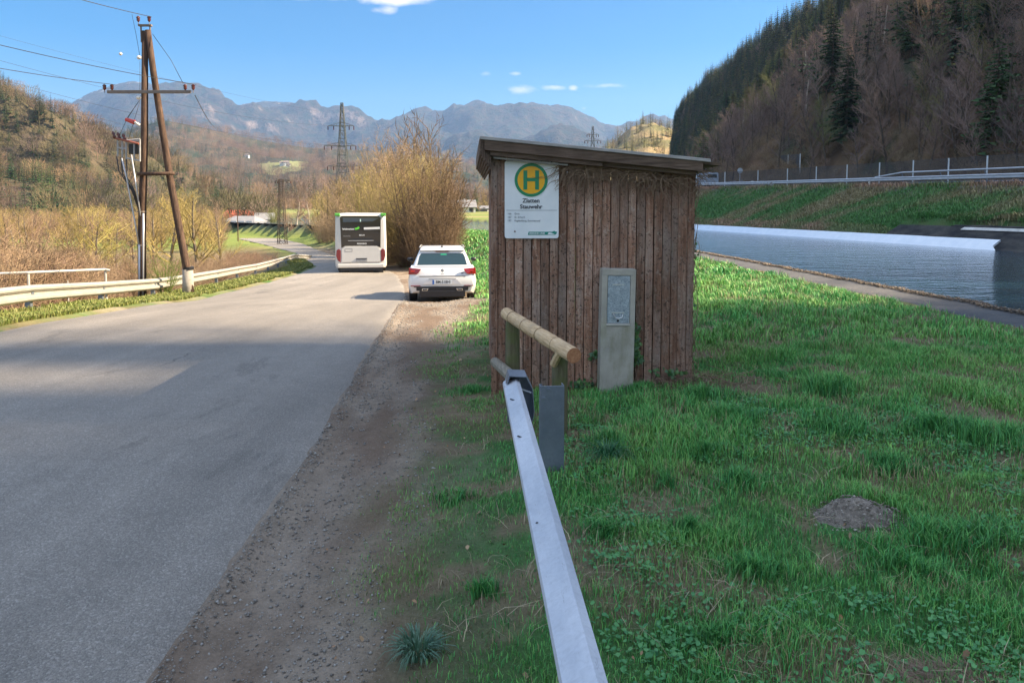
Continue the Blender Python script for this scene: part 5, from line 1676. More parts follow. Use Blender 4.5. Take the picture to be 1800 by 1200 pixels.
mb.build('side_windows', M_glass, car)
for sx in (-1, 1):
    mb = MB()
    pts = [(sx * .872, .0, .93), (sx * .60, -.035, .905), (sx * .55, -.045, .90), (sx * .62, -.05, .80), (sx * .66, -.052, .765), (sx * .888, .0, .755)]
    mb.prism([Vector(p) + Vector((0, .03, 0)) for p in pts], None, (0, -.045, 0)); q = mb.build('tail_light', M_redl, car, bevel=.008)
    mb = MB(); mb.box((sx * .76, -.04, .845), (.13, .012, .03)); mb.build('lamp_core', mat('bright_red_core', (.75, .05, .04), .2), q)
    mb = MB(); mb.box((sx * .70, -.055, .458), (.26, .02, .016), (0, 0, -sx * .04)); mb.build('reflector', M_redl2, car)
    mb = MB(); mb.prism([(sx * .36, -.06, .385), (sx * .53, -.06, .385), (sx * .54, -.06, .32), (sx * .40, -.06, .325)], None, (0, -.012, 0)); q = mb.build('exhaust_trim', M_chrome, car, bevel=.004)
    mb = MB(); mb.prism([(sx * .385, -.074, .373), (sx * .515, -.074, .373), (sx * .52, -.074, .335), (sx * .41, -.074, .338)], None, (0, -.003, 0)); mb.build('exhaust_mouth', M_blackp, q)
    mb = MB(); mb.smooth = True; mb.lathe((sx * .93, 2.35, 1.0), [(.02, -.08), (.05, -.07), (.06, 0), (.05, .07), (.02, .08)], 12, 'X'); q = mb.build('wing_mirror', M_blackp, car); 
    mb = MB(); mb.path([(sx * .60, .5, 1.445), (sx * .585, 1.2, 1.465), (sx * .57, 2.0, 1.43)], .014, 6); mb.build('roof_rail', M_white, car)
mb = MB(); mb.box((0, -.052, .245), (1.20, .05, .17)); mb.box((0, -.056, .43), (1.5, .03, .02)); mb.box((0, -.05, .385), (1.36, .03, .11), None, 1); mb.build('rear_bumper_diffuser', M_blackp, car, bevel=.015)
mb = MB(); mb.prism([(-.40, -.052, .62), (.40, -.052, .62), (.52, -.052, .49), (-.52, -.052, .49)], None, (0, -.006, 0)); mb.build('plate_recess', M_white, car, bevel=.004)
mb = MB(); mb.box((0, -.056, .634), (.72, .012, .012)); mb.build('plate_lip', mat('shadow_gap', (.12, .12, .12), .6), car)
pl = empty('number_plate', (0.0, -.068, .555)); pl.parent = car
mb = MB(); mb.box((0, 0, 0), (.52, .008, .12)); mb.build('plate', M_platew, pl)
mb = MB(); mb.box((-.238, -.006, 0), (.044, .004, .118)); mb.build('blue_strip', M_plateb, pl)
put(text_mesh('BM-518HI', .105, M_sblack, 'plate_text', .002, sx=.88), 'plate_text', pl, (.022, -.006, 0))
mb = MB(); mb.lathe((0, -.05, .86), [(.052, -.006), (.055, .01)], 4, 'Y'); mb.build('badge', M_grey, car)
put(text_mesh('IBIZA', .035, M_grey, 'model_lettering', .001), 'model_lettering', car, (0, -.055, .765))
mb = MB(); mb.box((.53, -.055, .79), (.07, .006, .022)); mb.build('trim_badge', M_dkmetal, car)
mb = MB(); mb.box((0, -.05, .715), (1.25, .02, .012)); mb.box((0, -.046, .70), (1.2, .01, .02)); mb.build('tailgate_seam', mat('seam_grey', (.35, .35, .36), .5), car)
mb = MB(); mb.path([(0, .62, 1.44), (0, .50, 1.50), (0, .48, 1.505)], [.03, .012, .006], 6); mb.build('antenna', M_blackp, car)
mb = MB(); mb.box((.05, 1.9, .9), (1.0, .08, .0 + .2)); 
for (wx, wy) in ((-.78, .62), (.78, .62), (-.78, 3.2), (.78, 3.2)):
    w_ = empty('wheel', (wx, wy, .30)); w_.parent = car
    mb = MB(); mb.smooth = True; mb.lathe((0, 0, 0), [(.20, -.10), (.285, -.105), (.312, -.08), (.315, 0), (.312, .08), (.285, .105), (.20, .1)], 28, 'X'); mb.build('tyre', M_tyre, w_)
    mb = MB(); mb.lathe((0, 0, 0), [(.05, -.1), (.2, -.095), (.2, .095), (.05, .1)], 16, 'X'); mb.build('rim', M_rimm, w_)
for sx in (-1, 1):
    mb = MB()
    for wy in (.62, 3.2):
        mb.lathe((sx * .80, wy, .30), [(.35, -.08), (.35, .085)], 28, 'X')
    mb.build('wheel_arch', M_blackp, car)

# ------------------------------------------------------------ bus seen from behind
BY = 37.0
bx = (634 - 900) / 1300 * BY
bus = empty('bus', (bx, BY, float(gz(BY + 2))), R(10.2), 'white bus with a large dark rear window driving away along the road', 'bus')
M_busw = mat('white_bus_paint', (.8, .8, .78), .35, 0, .5, fn=f_paint((.60, .59, .57), (.52, .51, .49)))
def bprof(w, z0, z1, r): return [(w - .05, z0), (w, z0 + .1), (w, (z0 + z1) / 2), (w - .03, z1 - r), (w - r, z1)]
loft([(.0, bprof(1.17, .36, 2.95, .2)), (.12, bprof(1.255, .33, 3.03, .16)), (.6, bprof(1.275, .32, 3.06, .14)), (11.6, bprof(1.275, .3, 3.06, .14)), (11.95, bprof(1.22, .3, 3.0, .2))], M_busw, 'body', bus)
M_busg = mat('bus_window_glass', (.018, .016, .015), .08, 0, .8)
M_busg2 = mat('bus_upper_glass', (.05, .07, .10), .06, 0, .9)
mb = MB(); mb.prism([(x, -.012, z) for x, z in ((-.95, 1.34), (-.78, 1.44), (.78, 1.44), (.97, 1.34), (1.0, 2.86), (.9, 2.93), (-.9, 2.93), (-1.0, 2.86))], None, (0, -.012, 0)); rw = mb.build('rear_window', M_busg, bus)
mb = MB(); mb.prism([(x, -.026, z) for x, z in ((-.86, 2.62), (.6, 2.66), (.9, 2.82), (-.86, 2.84))], None, (0, -.003, 0)); mb.build('upper_pane', M_busg2, rw)
mb = MB(); mb.box((.0, -.028, 2.71), (.05, .004, .13)); mb.build('painted_reflection', mat('pale_reflection', (.6, .8, .75), .4), rw)  # pale patch stands in for a light reflection on the pane
mb = MB(); mb.prism([(x, -.026, z) for x, z in ((-.62, 1.79), (-.3, 1.83), (.4, 1.83), (.7, 1.79), (.3, 1.74), (-.4, 1.74))], None, (0, -.01, 0)); mb.build('wiper_cowl', M_blackp, rw)
mb = MB(); mb.box((0, -.03, 1.70), (1.25, .006, .035)); mb.build('trim_strip', M_grey, rw)
mb = MB(); mb.prism([(x, -.03, z) for x, z in ((.16, 2.25), (.95, 2.27), (.95, 2.385), (.16, 2.36))], None, (0, -.004, 0)); mb.build('destination_banner', M_platew, rw)
put(text_mesh('Verkehrsverbund', .135, M_platew, 'advert_text', .003, 'LEFT', .62), 'advert_text', rw, (-.9, -.03, 2.28))
mb = MB(); mb.prism([(x, -.032, z) for x, z in ((-.26, 2.24), (-.1, 2.27), (-.04, 2.36), (-.1, 2.40), (-.2, 2.34), (-.28, 2.34))], None, (0, -.004, 0)); mb.build('green_leaf_logo', mat('leaf_green', (.12, .6, .05), .5), rw)
put(text_mesh('M.A.N', .10, M_platew, 'maker_lettering', .002), 'maker_lettering', rw, (.06, -.03, 1.97))
put(text_mesh('ooooooooo', .07, M_grey, 'small_lettering', .001, 'LEFT'), 'small_lettering', rw, (-.85, -.03, 1.93))
put(text_mesh('REGIOBUS', .10, M_platew, 'window_lettering', .002), 'window_lettering', rw, (.05, -.03, 1.545))
mb = MB(); mb.prism([(x, -.015, z) for x, z in ((-.93, .62), (.93, .62), (.97, 1.25), (.78, 1.40), (-.75, 1.42), (-.93, 1.30))], None, (0, -.02, 0)); eh = mb.build('engine_hatch', M_busw, bus, bevel=.01)
mb = MB()
for (x, z, w, h) in ((-.60, 1.30, .36, .012), (-.60, 1.16, .36, .012), (-.775, 1.23, .012, .14), (-.425, 1.23, .012, .14)): mb.box((x, -.038, z), (w, .004, h))
mb.box((0, -.036, .625), (1.84, .006, .012)); mb.build('hatch_seam', mat('dark_seam', (.15, .12, .11), .6), eh)
mb = MB(); mb.box((.03, -.042, .72), (.56, .02, .12)); mb.build('number_plate', M_grey, eh)
mb = MB(); mb.box((.03, -.05, .80), (.54, .03, .04)); mb.build('plate_lamp', M_blackp, eh)
for sx in (-1, 1):
    mb = MB(); mb.prism([(sx * x, -.01, z) for x, z in ((.98, 1.22), (1.08, 1.30), (1.19, 1.22), (1.21, .95), (1.14, .72), (1.0, .62))], None, (0, -.03, 0)); mb.build('tail_light', mat('dark_red_lens', (.17, .015, .02), .2, 0, .7), bus, bevel=.01)
    mb = MB(); mb.box((sx * 1.12, .05, 3.0), (.26, .24, .14)); mb.build('corner_trim', mat('green_trim', (.10, .40, .06), .5), bus, bevel=.03)
    mb = MB(); mb.box((sx * 1.278, 6, 2.2), (.01, 10.4, 1.0)); mb.build('side_windows', M_busg, bus)
    mb = MB(); mb.path([(sx * 1.2, 11.7, 2.7), (sx * 1.5, 12.0, 2.6), (sx * 1.55, 12.0, 2.4)], .03, 6); mb.box((sx * 1.58, 12.0, 2.15), (.26, .14, .48)); mb.build('wing_mirror', M_blackp, bus, bevel=.04)
mb = MB(); mb.box((0, -.02, .44), (2.3, .1, .2)); mb.build('rear_bumper', M_busw, bus, bevel=.04)
mb = MB(); mb.box((0, .35, .27), (2.1, .7, .18)); mb.build('underside', M_blackp, bus)
for (wx, wy) in ((-1.0, 2.4), (1.0, 2.4), (-1.02, 9.2), (1.02, 9.2)):
    w_ = empty('wheel', (wx, wy, .47)); w_.parent = bus
    mb = MB(); mb.smooth = True; mb.lathe((0, 0, 0), [(.28, -.24), (.44, -.24), (.47, -.2), (.47, .2), (.44, .24), (.28, .24)], 24, 'X'); mb.build('tyre', M_tyre, w_)
    mb = MB(); mb.lathe((0, 0, 0), [(.1, -.22), (.28, -.235), (.28, .235), (.1, .22)], 16, 'X'); mb.build('rim', M_rimm, w_)
for sx in (-1, 1):
    mb = MB(); mb.box((sx * .85, .4, .2), (.5, .05, .32)); mb.build('mudflap', M_blackp, bus)

# ------------------------------------------------------------ far bank furniture
M_fpost = grime((.60, .64, .68), (.48, .52, .55), 1, (.4, .6), 0, name='fence_steel')
M_mesh = mat('fence_wire', (.06, .06, .07), .5, .5)
def bankp(Y, off): x = float(FAR(Y)) + off; return Vector((x, Y, Hs(x, Y)))
def fence(name, pts, hgt, label, dx=.10, post_r=.06):
    e = empty(name, pts[0], 0, label, 'fence'); b = pts[0].copy()
    for p in pts:
        mb = MB(); mb.tube(p - b + Vector((0, 0, -.3)), p - b + Vector((0, 0, hgt)), post_r, post_r, 6); mb.build('post', M_fpost, e)
    mb = MB()
    for i in range(len(pts) - 1):
        a, c = pts[i] - b, pts[i + 1] - b; n = max(2, int((c - a).length / dx))
        for k in range(n):
            q = a.lerp(c, k / n); mb.tube(q + Vector((0, 0, .05)), q + Vector((0, 0, hgt - .04)),   .015, .015, 3, False)
        for k in range(int(hgt / .2)):
            z = .06 + k * .2; mb.tube(a + Vector((0, 0, z)), c + Vector((0, 0, z)), .0055, .0055, 3, False)
        mb.tube(a + Vector((0, 0, hgt - .03)), c + Vector((0, 0, hgt - .03)), .014, .014, 4, False)
    mb.build('wire_mesh', M_mesh, e, fix=False)
    return e
fY = [40, 43.0, 46.2, 49.8, 53.5, 57.4, 61.5, 66, 71, 76.5, 82.5, 89, 96, 103, 111]
fp = [bankp(Y, 9.0) for Y in fY]
fence('mesh_fence', fp, 2.15, 'long wire mesh fence along the top of the far grass bank')
q0 = [atY(1322 + 21 * k, 309 - 2.0 * k, 118 - 5.5 * k) for k in range(5)]
for q in q0: q.z = Hs(q.x, q.y)
fence('mesh_fence', [Vector((q.x, q.y, atY((q.x / q.y) * 1300 + 900, 302, q.y).z)) for q in q0], 2.3, 'short wire mesh fence higher up on the slope behind the round sign')
# heavy barrier
br = empty('crash_barrier', bankp(47, 7.2), 0, 'grey steel crash barrier with a tube rail on the far bank', 'crash barrier')
b0 = br.location.copy()
Ys = [38 + 2.2 * k for k in range(36)]
mb = MB(); pth = [bankp(Y, 7.0) - b0 + Vector((0, 0, .62)) for Y in Ys]; rts = [Vector((1, .1, 0)).normalized()] * len(Ys)
mb.sweep(thick([(a, b_) for a, b_ in WP], .004), pth, rts); mb.build('beam', M_zinc, br)
mb = MB(); mb.path([bankp(Y, 7.12) - b0 + Vector((0, 0, 1.12)) for Y in Ys if Y < 62] + [bankp(63.5, 7.1) - b0 + Vector((0, 0, .8))], .055, 8); mb.build('top_tube', M_zinc, br)
mb = MB()
mb.sweep([(-.02, -.05), (.02, -.05), (.02, .05), (-.02, .05)], [bankp(Y, 7.1) - b0 + Vector((0, 0, .3)) for Y in Ys if Y < 62], [Vector((1, .1, 0)).normalized()] * len([1 for Y in Ys if Y < 62])); mb.build('lower_beam', M_zincdk, br)
for i, Y in enumerate(Ys):
    if i % 2 == 0:
        p = bankp(Y, 7.22) - b0
        mb = MB(); mb.path([p + Vector((0, 0, -.3)), p + Vector((0, 0, .7)), p + Vector((-.12, 0, 1.0 if Y < 62 else .72))], .045, 5); mb.build('post', M_zincdk, br)
# sign on a pole beyond
sp = atY(1301, 300, 96); gzz = Hs(sp.x, sp.y)
rs = empty('round_road_sign', (sp.x, sp.y, min(gzz, sp.z - 2)), 0, 'round grey road sign on a thin pole seen from behind', 'road sign')
hz = sp.z - rs.location.z
mb = MB(); mb.tube((0, .05, -.4), (0, .05, hz + .3), .035, .035, 8); mb.build('pole', M_fpost, rs)
mb = MB(); mb.lathe((0, 0, hz), [(.34, -.02), (.35, .02)], 24, 'Y'); mb.build('sign_plate', mat('sign_back_grey', (.33, .37, .42), .4, .3), rs)
sp = atY(1284, 298, 115); 
mk = empty('marker_post', (sp.x, sp.y, Hs(sp.x, sp.y)), 0, 'slim marker post with a pale head left of the round sign', 'marker post')
hz = sp.z - mk.location.z
mb = MB(); mb.tube((0, 0, -.3), (0, 0, hz), .04, .04, 6); mb.build('post', M_fpost, mk)
mb = MB(); mb.box((0, -.05, hz + .1), (.26, .1, .5)); mb.build('head', mat('pale_head', (.6, .6, .5), .5), mk)
sp = bankp(63.5, 6.6)
mb = MB(); mb.box((0, 0, .2), (.12, .08, .5)); o = mb.build('kilometre_stone', M_palec); o.location = sp; tag(o, 'small white stone at the foot of the far crash barrier', 'marker stone')
# rubble wall and van on the valley road
mb = MB(); rg = random.Random(3)
for k in range(420):
    t = rg.random(); px = 1262 + t * 95; Y = 104 - t * 22; p = atY(px, 331 - rg.random() * 13 * math.sin(min(1, t * 3) * 1.57) * (1 - .3 * t), Y)
    s_ = rg.uniform(.18, .42); mb.box(p, (s_, s_, s_ * .8), (rg.random() * 3, rg.random() * 3, rg.random() * 3), .7)
o = mb.build('riprap', grime((.16, .16, .17), (.26, .25, .25), .8, (.8, .9), 0, name='riprap_stone')); tag(o, kind='stuff')
vn_p = atY(1252, 324, 108)
van = empty('far_van', (vn_p.x, vn_p.y, vn_p.z - .3), R(8), 'small pale blue van far off on the valley road right of the hut', 'van')
M_vanp = mat('pale_blue_paint', (.45, .55, .68), .35)
loft([(0, [(.85, .35), (.95, .6), (.95, 1.3), (.9, 1.9), (.78, 2.0)]), (3.2, [(.85, .35), (.95, .6), (.95, 1.3), (.9, 1.9), (.78, 2.0)]), (4.2, [(.8, .35), (.9, .6), (.9, .95), (.8, 1.1), (.7, 1.15)])], M_vanp, 'body', van)
mb = MB(); mb.prism([(-.7, -.01, 1.25), (.7, -.01, 1.25), (.66, -.01, 1.75), (-.66, -.01, 1.75)], None, (0, -.01, 0)); mb.build('rear_window', M_glass, van)
for (wx, wy) in ((-.8, .7), (.8, .7), (-.8, 3.3), (.8, 3.3)):
    mb = MB(); mb.lathe((wx, wy, .33), [(.2, -.1), (.33, -.09), (.33, .09), (.2, .1)], 16, 'X'); mb.build('wheel', M_tyre, van)

# ------------------------------------------------------------ houses
M_roofr = grime((.55, .14, .07), (.40, .10, .06), .8, (.7, .9), .2, 6, name='red_tiles')
M_roofg = grime((.24, .24, .25), (.18, .18, .19), .8, (.7, .9), .2, 6, name='grey_roofing')
M_roofd = grime((.15, .12, .11), (.22, .18, .16), .8, (.7, .9), .2, 6, name='brown_tiles')
M_wall = grime((.66, .62, .52), (.56, .52, .44), .6, (.8, .9), .05, name='cream_render')
M_wallw = grime((.75, .74, .7), (.65, .64, .6), .6, (.8, .9), .05, name='white_render')
M_winp = mat('house_window_pane', (.03, .035, .045), .1, 0, .7)
M_wframe = mat('window_frame_paint', (.6, .58, .54), .5)
def house(name, loc, rz, w, d, hw, hr_, roofm, wallm, label, wins=3, hip=0.0, chim=True, cat='house', seed=0):
    e = empty(name, loc, R(rz), label, cat)
    mb = MB(); mb.box((0, 0, hw / 2 - .5), (w, d, hw + 1.0))
    if hip < .05: mb.prism([(-w / 2 + .02, -d / 2 + .02, hw), (-w / 2 + .02, d / 2 - .02, hw), (-w / 2 + .02, 0, hw + hr_ - .1)], None, (w - .04, 0, 0))
    mb.build('wall', wallm, e)
    ov = .5; a, b_ = w / 2 + ov, d / 2 + ov; hx = w / 2 * hip; mb = MB()
    dz = hr_ / (d / 2) * ov
    vs = [(-a, -b_, hw - dz), (a, -b_, hw - dz), (a, b_, hw - dz), (-a, b_, hw - dz), (-a + hx, 0, hw + hr_), (a - hx, 0, hw + hr_)]
    vs2 = [(x, y, z + .16) for x, y, z in vs]
    mb.add(vs + vs2, [(6, 7, 11, 10), (8, 9, 10, 11), (7, 8, 11), (9, 6, 10), (0, 4, 5, 1), (2, 5, 4, 3), (1, 5, 2), (3, 4, 0), (0, 1, 7, 6), (1, 2, 8, 7), (2, 3, 9, 8), (3, 0, 6, 9)])
    rf = mb.build('roof', roofm, e)
    if chim:
        mb = MB(); mb.box((w * .15, .4, hw + hr_), (.5, .5, 1.3)); mb.build('chimney', wallm, rf)
    for f_ in range(2 if hw > 4.5 else 1):
        for k in range(wins):
            x = -w / 2 + (k + .5) * w / wins; z = 1.5 + 2.7 * f_
            mb = MB(); mb.box((x, -d / 2 - .02, z), (1.25, .07, 1.35)); q = mb.build('window', M_wframe, e)
            mb = MB(); mb.box((x, -d / 2 - .06, z), (1.0, .03, 1.1)); mb.build('pane', M_winp, q)
    mb = MB(); mb.box((w / 2 - 1.1, -d / 2 - .03, 1.0), (.9, .06, 2.0)); mb.build('door', M_roofd, e)
    return e
def hp(px, py, Y): p = atY(px, py, Y); return p
house('bungalow', hp(431, 407, 150), -8, 6.6, 6, 1.9, 1.1, M_roofg, M_wall, 'low cream bungalow with a grey hipped roof in the field', 4, .5, False)
house('farmhouse', hp(421, 404, 166), -8, 5.6, 6, 2.8, 1.5, M_roofr, M_wall, 'house with a bright red roof behind the grey roofed bungalow', 3, .15, True)
house('cottage', hp(466, 403, 160), 14, 3.2, 5, 2.2, 1.2, M_roofg, M_wallw, 'small pale cottage right of the bungalow beside a dark bush', 2, 0, False)
for (px, py, s_, lb, rm) in ((492, 294, 1.0, 'white farmhouse at the left end of the hillside meadow', M_roofd), (500, 292, 1.2, 'larger white farmhouse in the middle of the hillside meadow', M_roofd), (507, 293, .8, 'smallest barn at the right of the farmstead on the hillside meadow', M_roofd), (434, 279, 1.0, 'lone white house in the wooded hillside far left of the meadow', M_roofd)):
    q = on_mesh(PBm, px, py)
    house('farmhouse', (q.x, q.y, q.z - 1.2), random.Random(px).uniform(-25, 25), 6.5 * s_, 6 * s_, 4.6 * s_, 2.0 * s_, rm, M_wallw, lb, 3, 0, True)
house('cottage', (atY(809, 378, 235).x, 235, .4), 10, 9, 6, 2.4, 2.0, M_roofg, M_wallw, 'white cottage with a grey roof beyond the river between bush and hut', 3, 0, True)
house('shed', (atY(826, 376, 262).x, 262, .7), -5, 13, 5, 1.6, .8, M_roofg, M_roofg, 'long low grey shed beyond the river left of the hut', 2, 0, False, 'shed')
house('shed', (atY(857, 375, 270).x, 270, .7), 8, 6, 5, 1.5, .9, M_roofd, M_wall, 'small brown shed beyond the river against the hut edge', 2, 0, False, 'shed')

# ------------------------------------------------------------ shrubs and trees of the valley
rg = random.Random(31)
def stand(px, Y, hgt, meshes, h0, mats, label, cat, group, name, wide=1.0, part2=True, dz=-.1, pure_h=True):
    x = (px - 900) / 1300 * Y; z = Hs(x, Y) + dz; s_ = hgt / h0
    return two_part(name, meshes, (x, Y, z), rg.uniform(0, 6.28), (s_ * wide, s_ * wide, s_), label, cat, group, mats)
LB_SC = 'tangled bare brown shrub in the thicket behind the left guard rail'
for k in range(170):      # thicket behind the left rail
    Y = 14.5 + 46 * (k / 170) ** 1.25 + rg.uniform(-.4, .8)
    x0 = float(np.interp(Y, [p.y for p in allp], [p.x for p in allp])) - 1.5
    x = x0 - abs(rg.gauss(0, 1)) * (1.2 + Y * .05) - rg.random() * 2.5
    px = x / Y * 1300 + 900
    if px < -160: continue
    top = np.interp(px, [-100, 0, 60, 160, 230, 330, 420, 470, 560], [395, 395, 400, 425, 440, 440, 430, 418, 412]) + rg.uniform(-12, 30)
    if 405 < px < 470: top = 425 + rg.uniform(0, 14)
    z = Hs(x, Y); hgt = (atY(px, top, Y).z - z)
    hgt = max(.7, min(hgt, 4.0))
    m_ = rg.choice([M_tw_tan, M_tw_tan, M_tw_pink, M_tw_brown, M_tw_tan])
    ms = SCRUB[rg.randrange(5)] if hgt < 2.8 else BUSH[rg.randrange(4)]
    h0 = 2.6 if hgt < 2.8 else 5.0
    s_ = hgt / h0
    two_part('scrub_bush', ms, (x, Y, z - .15), rg.uniform(0, 6.28), (s_ * 1.25, s_ * 1.25, s_), LB_SC, 'shrub', 'shrubs of the thicket behind the left rail', (m_, m_))
# the green shrub at the foot of the pole
x, Y = (287 - 900) / 1300 * 23, 23
two_part('green_shrub', BUSH[1], (x, Y, Hs(x, Y) - .1), 1.0, (.42, .42, .30), 'low green leafing shrub right of the wooden pole foot', 'shrub', None, (M_ever, M_ever))
x, Y = (238 - 900) / 1300 * 22.6, 22.6
two_part('brown_shrub', BUSH[2], (x, Y, Hs(x, Y) - .1), 1.0, (.30, .30, .42), 'dark brown shrub wrapped round the foot of the wooden pole', 'shrub', None, (M_tw_brown, M_tw_brown))
TR = [ # px, Y, top py, species, mats, wide, label, group
 (20, 60, 372, 'F', (M_bark, M_tw_tan), 1.1, 0), (75, 55, 378, 'F', (M_bark, M_tw_pink), 1.0, 0), (-40, 50, 365, 'F', (M_bark, M_tw_tan), 1.1, 0),
 (118, 46, 372, 'F', (M_bark, M_tw_gold), 1.1, 1), (165, 44, 352, 'F', (M_bark, M_tw_yel), 1.25, 1), (205, 48, 362, 'F', (M_bark, M_tw_yel), 1.15, 1), (140, 52, 365, 'F', (M_bark, M_tw_yel), 1.2, 1),
 (300, 52, 275, 'F', (M_bark, M_tw_gold), 1.05, 1), (345, 50, 285, 'F', (M_bark, M_tw_gold), 1.1, 1), (268, 56, 318, 'F', (M_bark, M_tw_gold), 1.1, 1), (385, 54, 330, 'F', (M_bark, M_tw_gold), 1.0, 1), (235, 60, 345, 'F', (M_bark, M_tw_tan), 1.1, 1), (325, 60, 300, 'F', (M_bark, M_tw_yel), 1.1, 1),
 (522, 118, 332, 'F', (M_barkpale, M_tw_pink), 1.2, 2), (545, 124, 338, 'F', (M_barkpale, M_tw_pink), 1.2, 2), (508, 112, 356, 'F', (M_barkpale, M_tw_pink), 1.1, 2), (560, 112, 365, 'F', (M_bark, M_tw_tan), 1.1, 2),
]
LBL = {0: ('bare tan tree at the far left behind the thicket', 'tan trees at the far left'), 1: ('yellow green budding willow behind the guard rail around the wooden pole', 'budding willows behind the left rail'), 2: ('reddish bare tree with pale trunk beside the lattice mast', 'reddish trees beyond the road bend')}
for (px, Y, top, sp_, mm, wd, li) in TR:
    x = (px - 900) / 1300 * Y; z = Hs(x, Y); hgt = atY(px, top, Y).z - z
    two_part('willow_tree' if li == 1 else 'bare_tree', FIELD[rg.randrange(3)], (x, Y, z - .1), rg.uniform(0, 6.28), (hgt / 8.6 * wd * 1.15, hgt / 8.6 * wd * 1.15, hgt / 8.6), LBL[li][0], 'tree', LBL[li][1], mm)
# hedge right of the road: dense bushes, yellow to brown
HB = [(728, 42.5, 292, M_tw_dark, 1.0), (760, 42, 272, M_tw_dark, 1.0), (788, 43, 292, M_tw_dark, .8), (745, 44.5, 278, M_tw_gold, 1.0), (715, 45, 300, M_tw_gold, 1.0), (775, 45, 276, M_tw_dark, .9), (800, 46, 330, M_tw_dark, .7), (735, 40.5, 350, M_tw_dark, .9), (770, 40, 340, M_tw_dark, .9),
      (700, 47, 290, M_tw_gold, 1.0), (720, 48, 270, M_tw_gold, 1.0), (690, 50, 300, M_tw_tan, 1.0), (670, 52, 275, M_tw_gold, 1.0), (705, 52, 245, M_tw_tan, 1.0), (745, 50, 262, M_tw_yel, 1.0),
      (650, 56, 290, M_tw_tan, 1.0), (690, 58, 228, M_tw_tan, 1.0), (730, 58, 224, M_tw_tan, 1.0), (635, 62, 300, M_tw_yel, 1.0), (660, 64, 270, M_tw_gold, 1.0), (620, 68, 310, M_tw_tan, 1.0), (600, 74, 335, M_tw_tan, 1.0), (640, 72, 285, M_tw_tan, 1.0), (585, 80, 350, M_tw_tan, .9), (573, 84, 378, M_tw_tan, .8), (612, 80, 330, M_tw_gold, 1.0)]
for (px, Y, top, m_, wd) in HB:
    x = (px - 900) / 1300 * Y; z = Hs(x, Y); hgt = atY(px, top, Y).z - z
    br_ = m_ == M_tw_dark
    two_part('hedge_bush', BUSH[rg.randrange(4)], (x, Y, z - .1), rg.uniform(0, 6.28), (hgt / (4.3 if br_ else 4.7) * wd * (.95 if br_ else .8), hgt / (4.3 if br_ else 4.7) * wd * (.95 if br_ else .8), hgt / (4.3 if br_ else 4.7)),
             'tall dark brown bush of the hedge behind the white car' if br_ else 'tall golden budding bush of the hedge right of the bus', 'bush', 'dark hedge bushes behind the car' if br_ else 'golden hedge bushes right of the road', (m_, m_))
for (px, Y, top, wd) in ((700, 66, 215, .62), (735, 62, 196, .62), (765, 66, 206, .6), (718, 72, 212, .6), (685, 74, 232, .6), (780, 70, 225, .6), (600, 92, 292, .6), (622, 90, 282, .6), (588, 96, 318, .6)):
    x = (px - 900) / 1300 * Y; z = Hs(x, Y); hgt = atY(px, top, Y).z - z
    two_part('bare_tree', TALL[rg.randrange(3)], (x, Y, z - .1), rg.uniform(0, 6.28), (hgt / 7.4 * wd * 1.5, hgt / 7.4 * wd * 1.5, hgt / 7.4), 'slender bare tree rising above the hedge right of the bus', 'tree', 'bare trees above the hedge', (M_bark, M_tw_tan))
# more scrub closing the foot of the hedge
for k in range(34):
    px = rg.uniform(565, 805); Y = float(np.interp(px, [565, 700, 805], [86, 44, 40])) + rg.uniform(-1, 2)
    x = (px - 900) / 1300 * Y; z = Hs(x, Y); s_ = rg.uniform(.7, 1.2) * (1 + (Y - 40) / 60)
    if x < float(XR(Y)) + 1.2: continue
    two_part('low_shrub', SCRUB[rg.randrange(5)], (x, Y, z - .1), rg.uniform(0, 6.28), s_, 'low bare shrub at the foot of the hedge right of the road', 'shrub', 'low shrubs under the hedge', (M_tw_brown if px > 700 else M_tw_tan,) * 2)
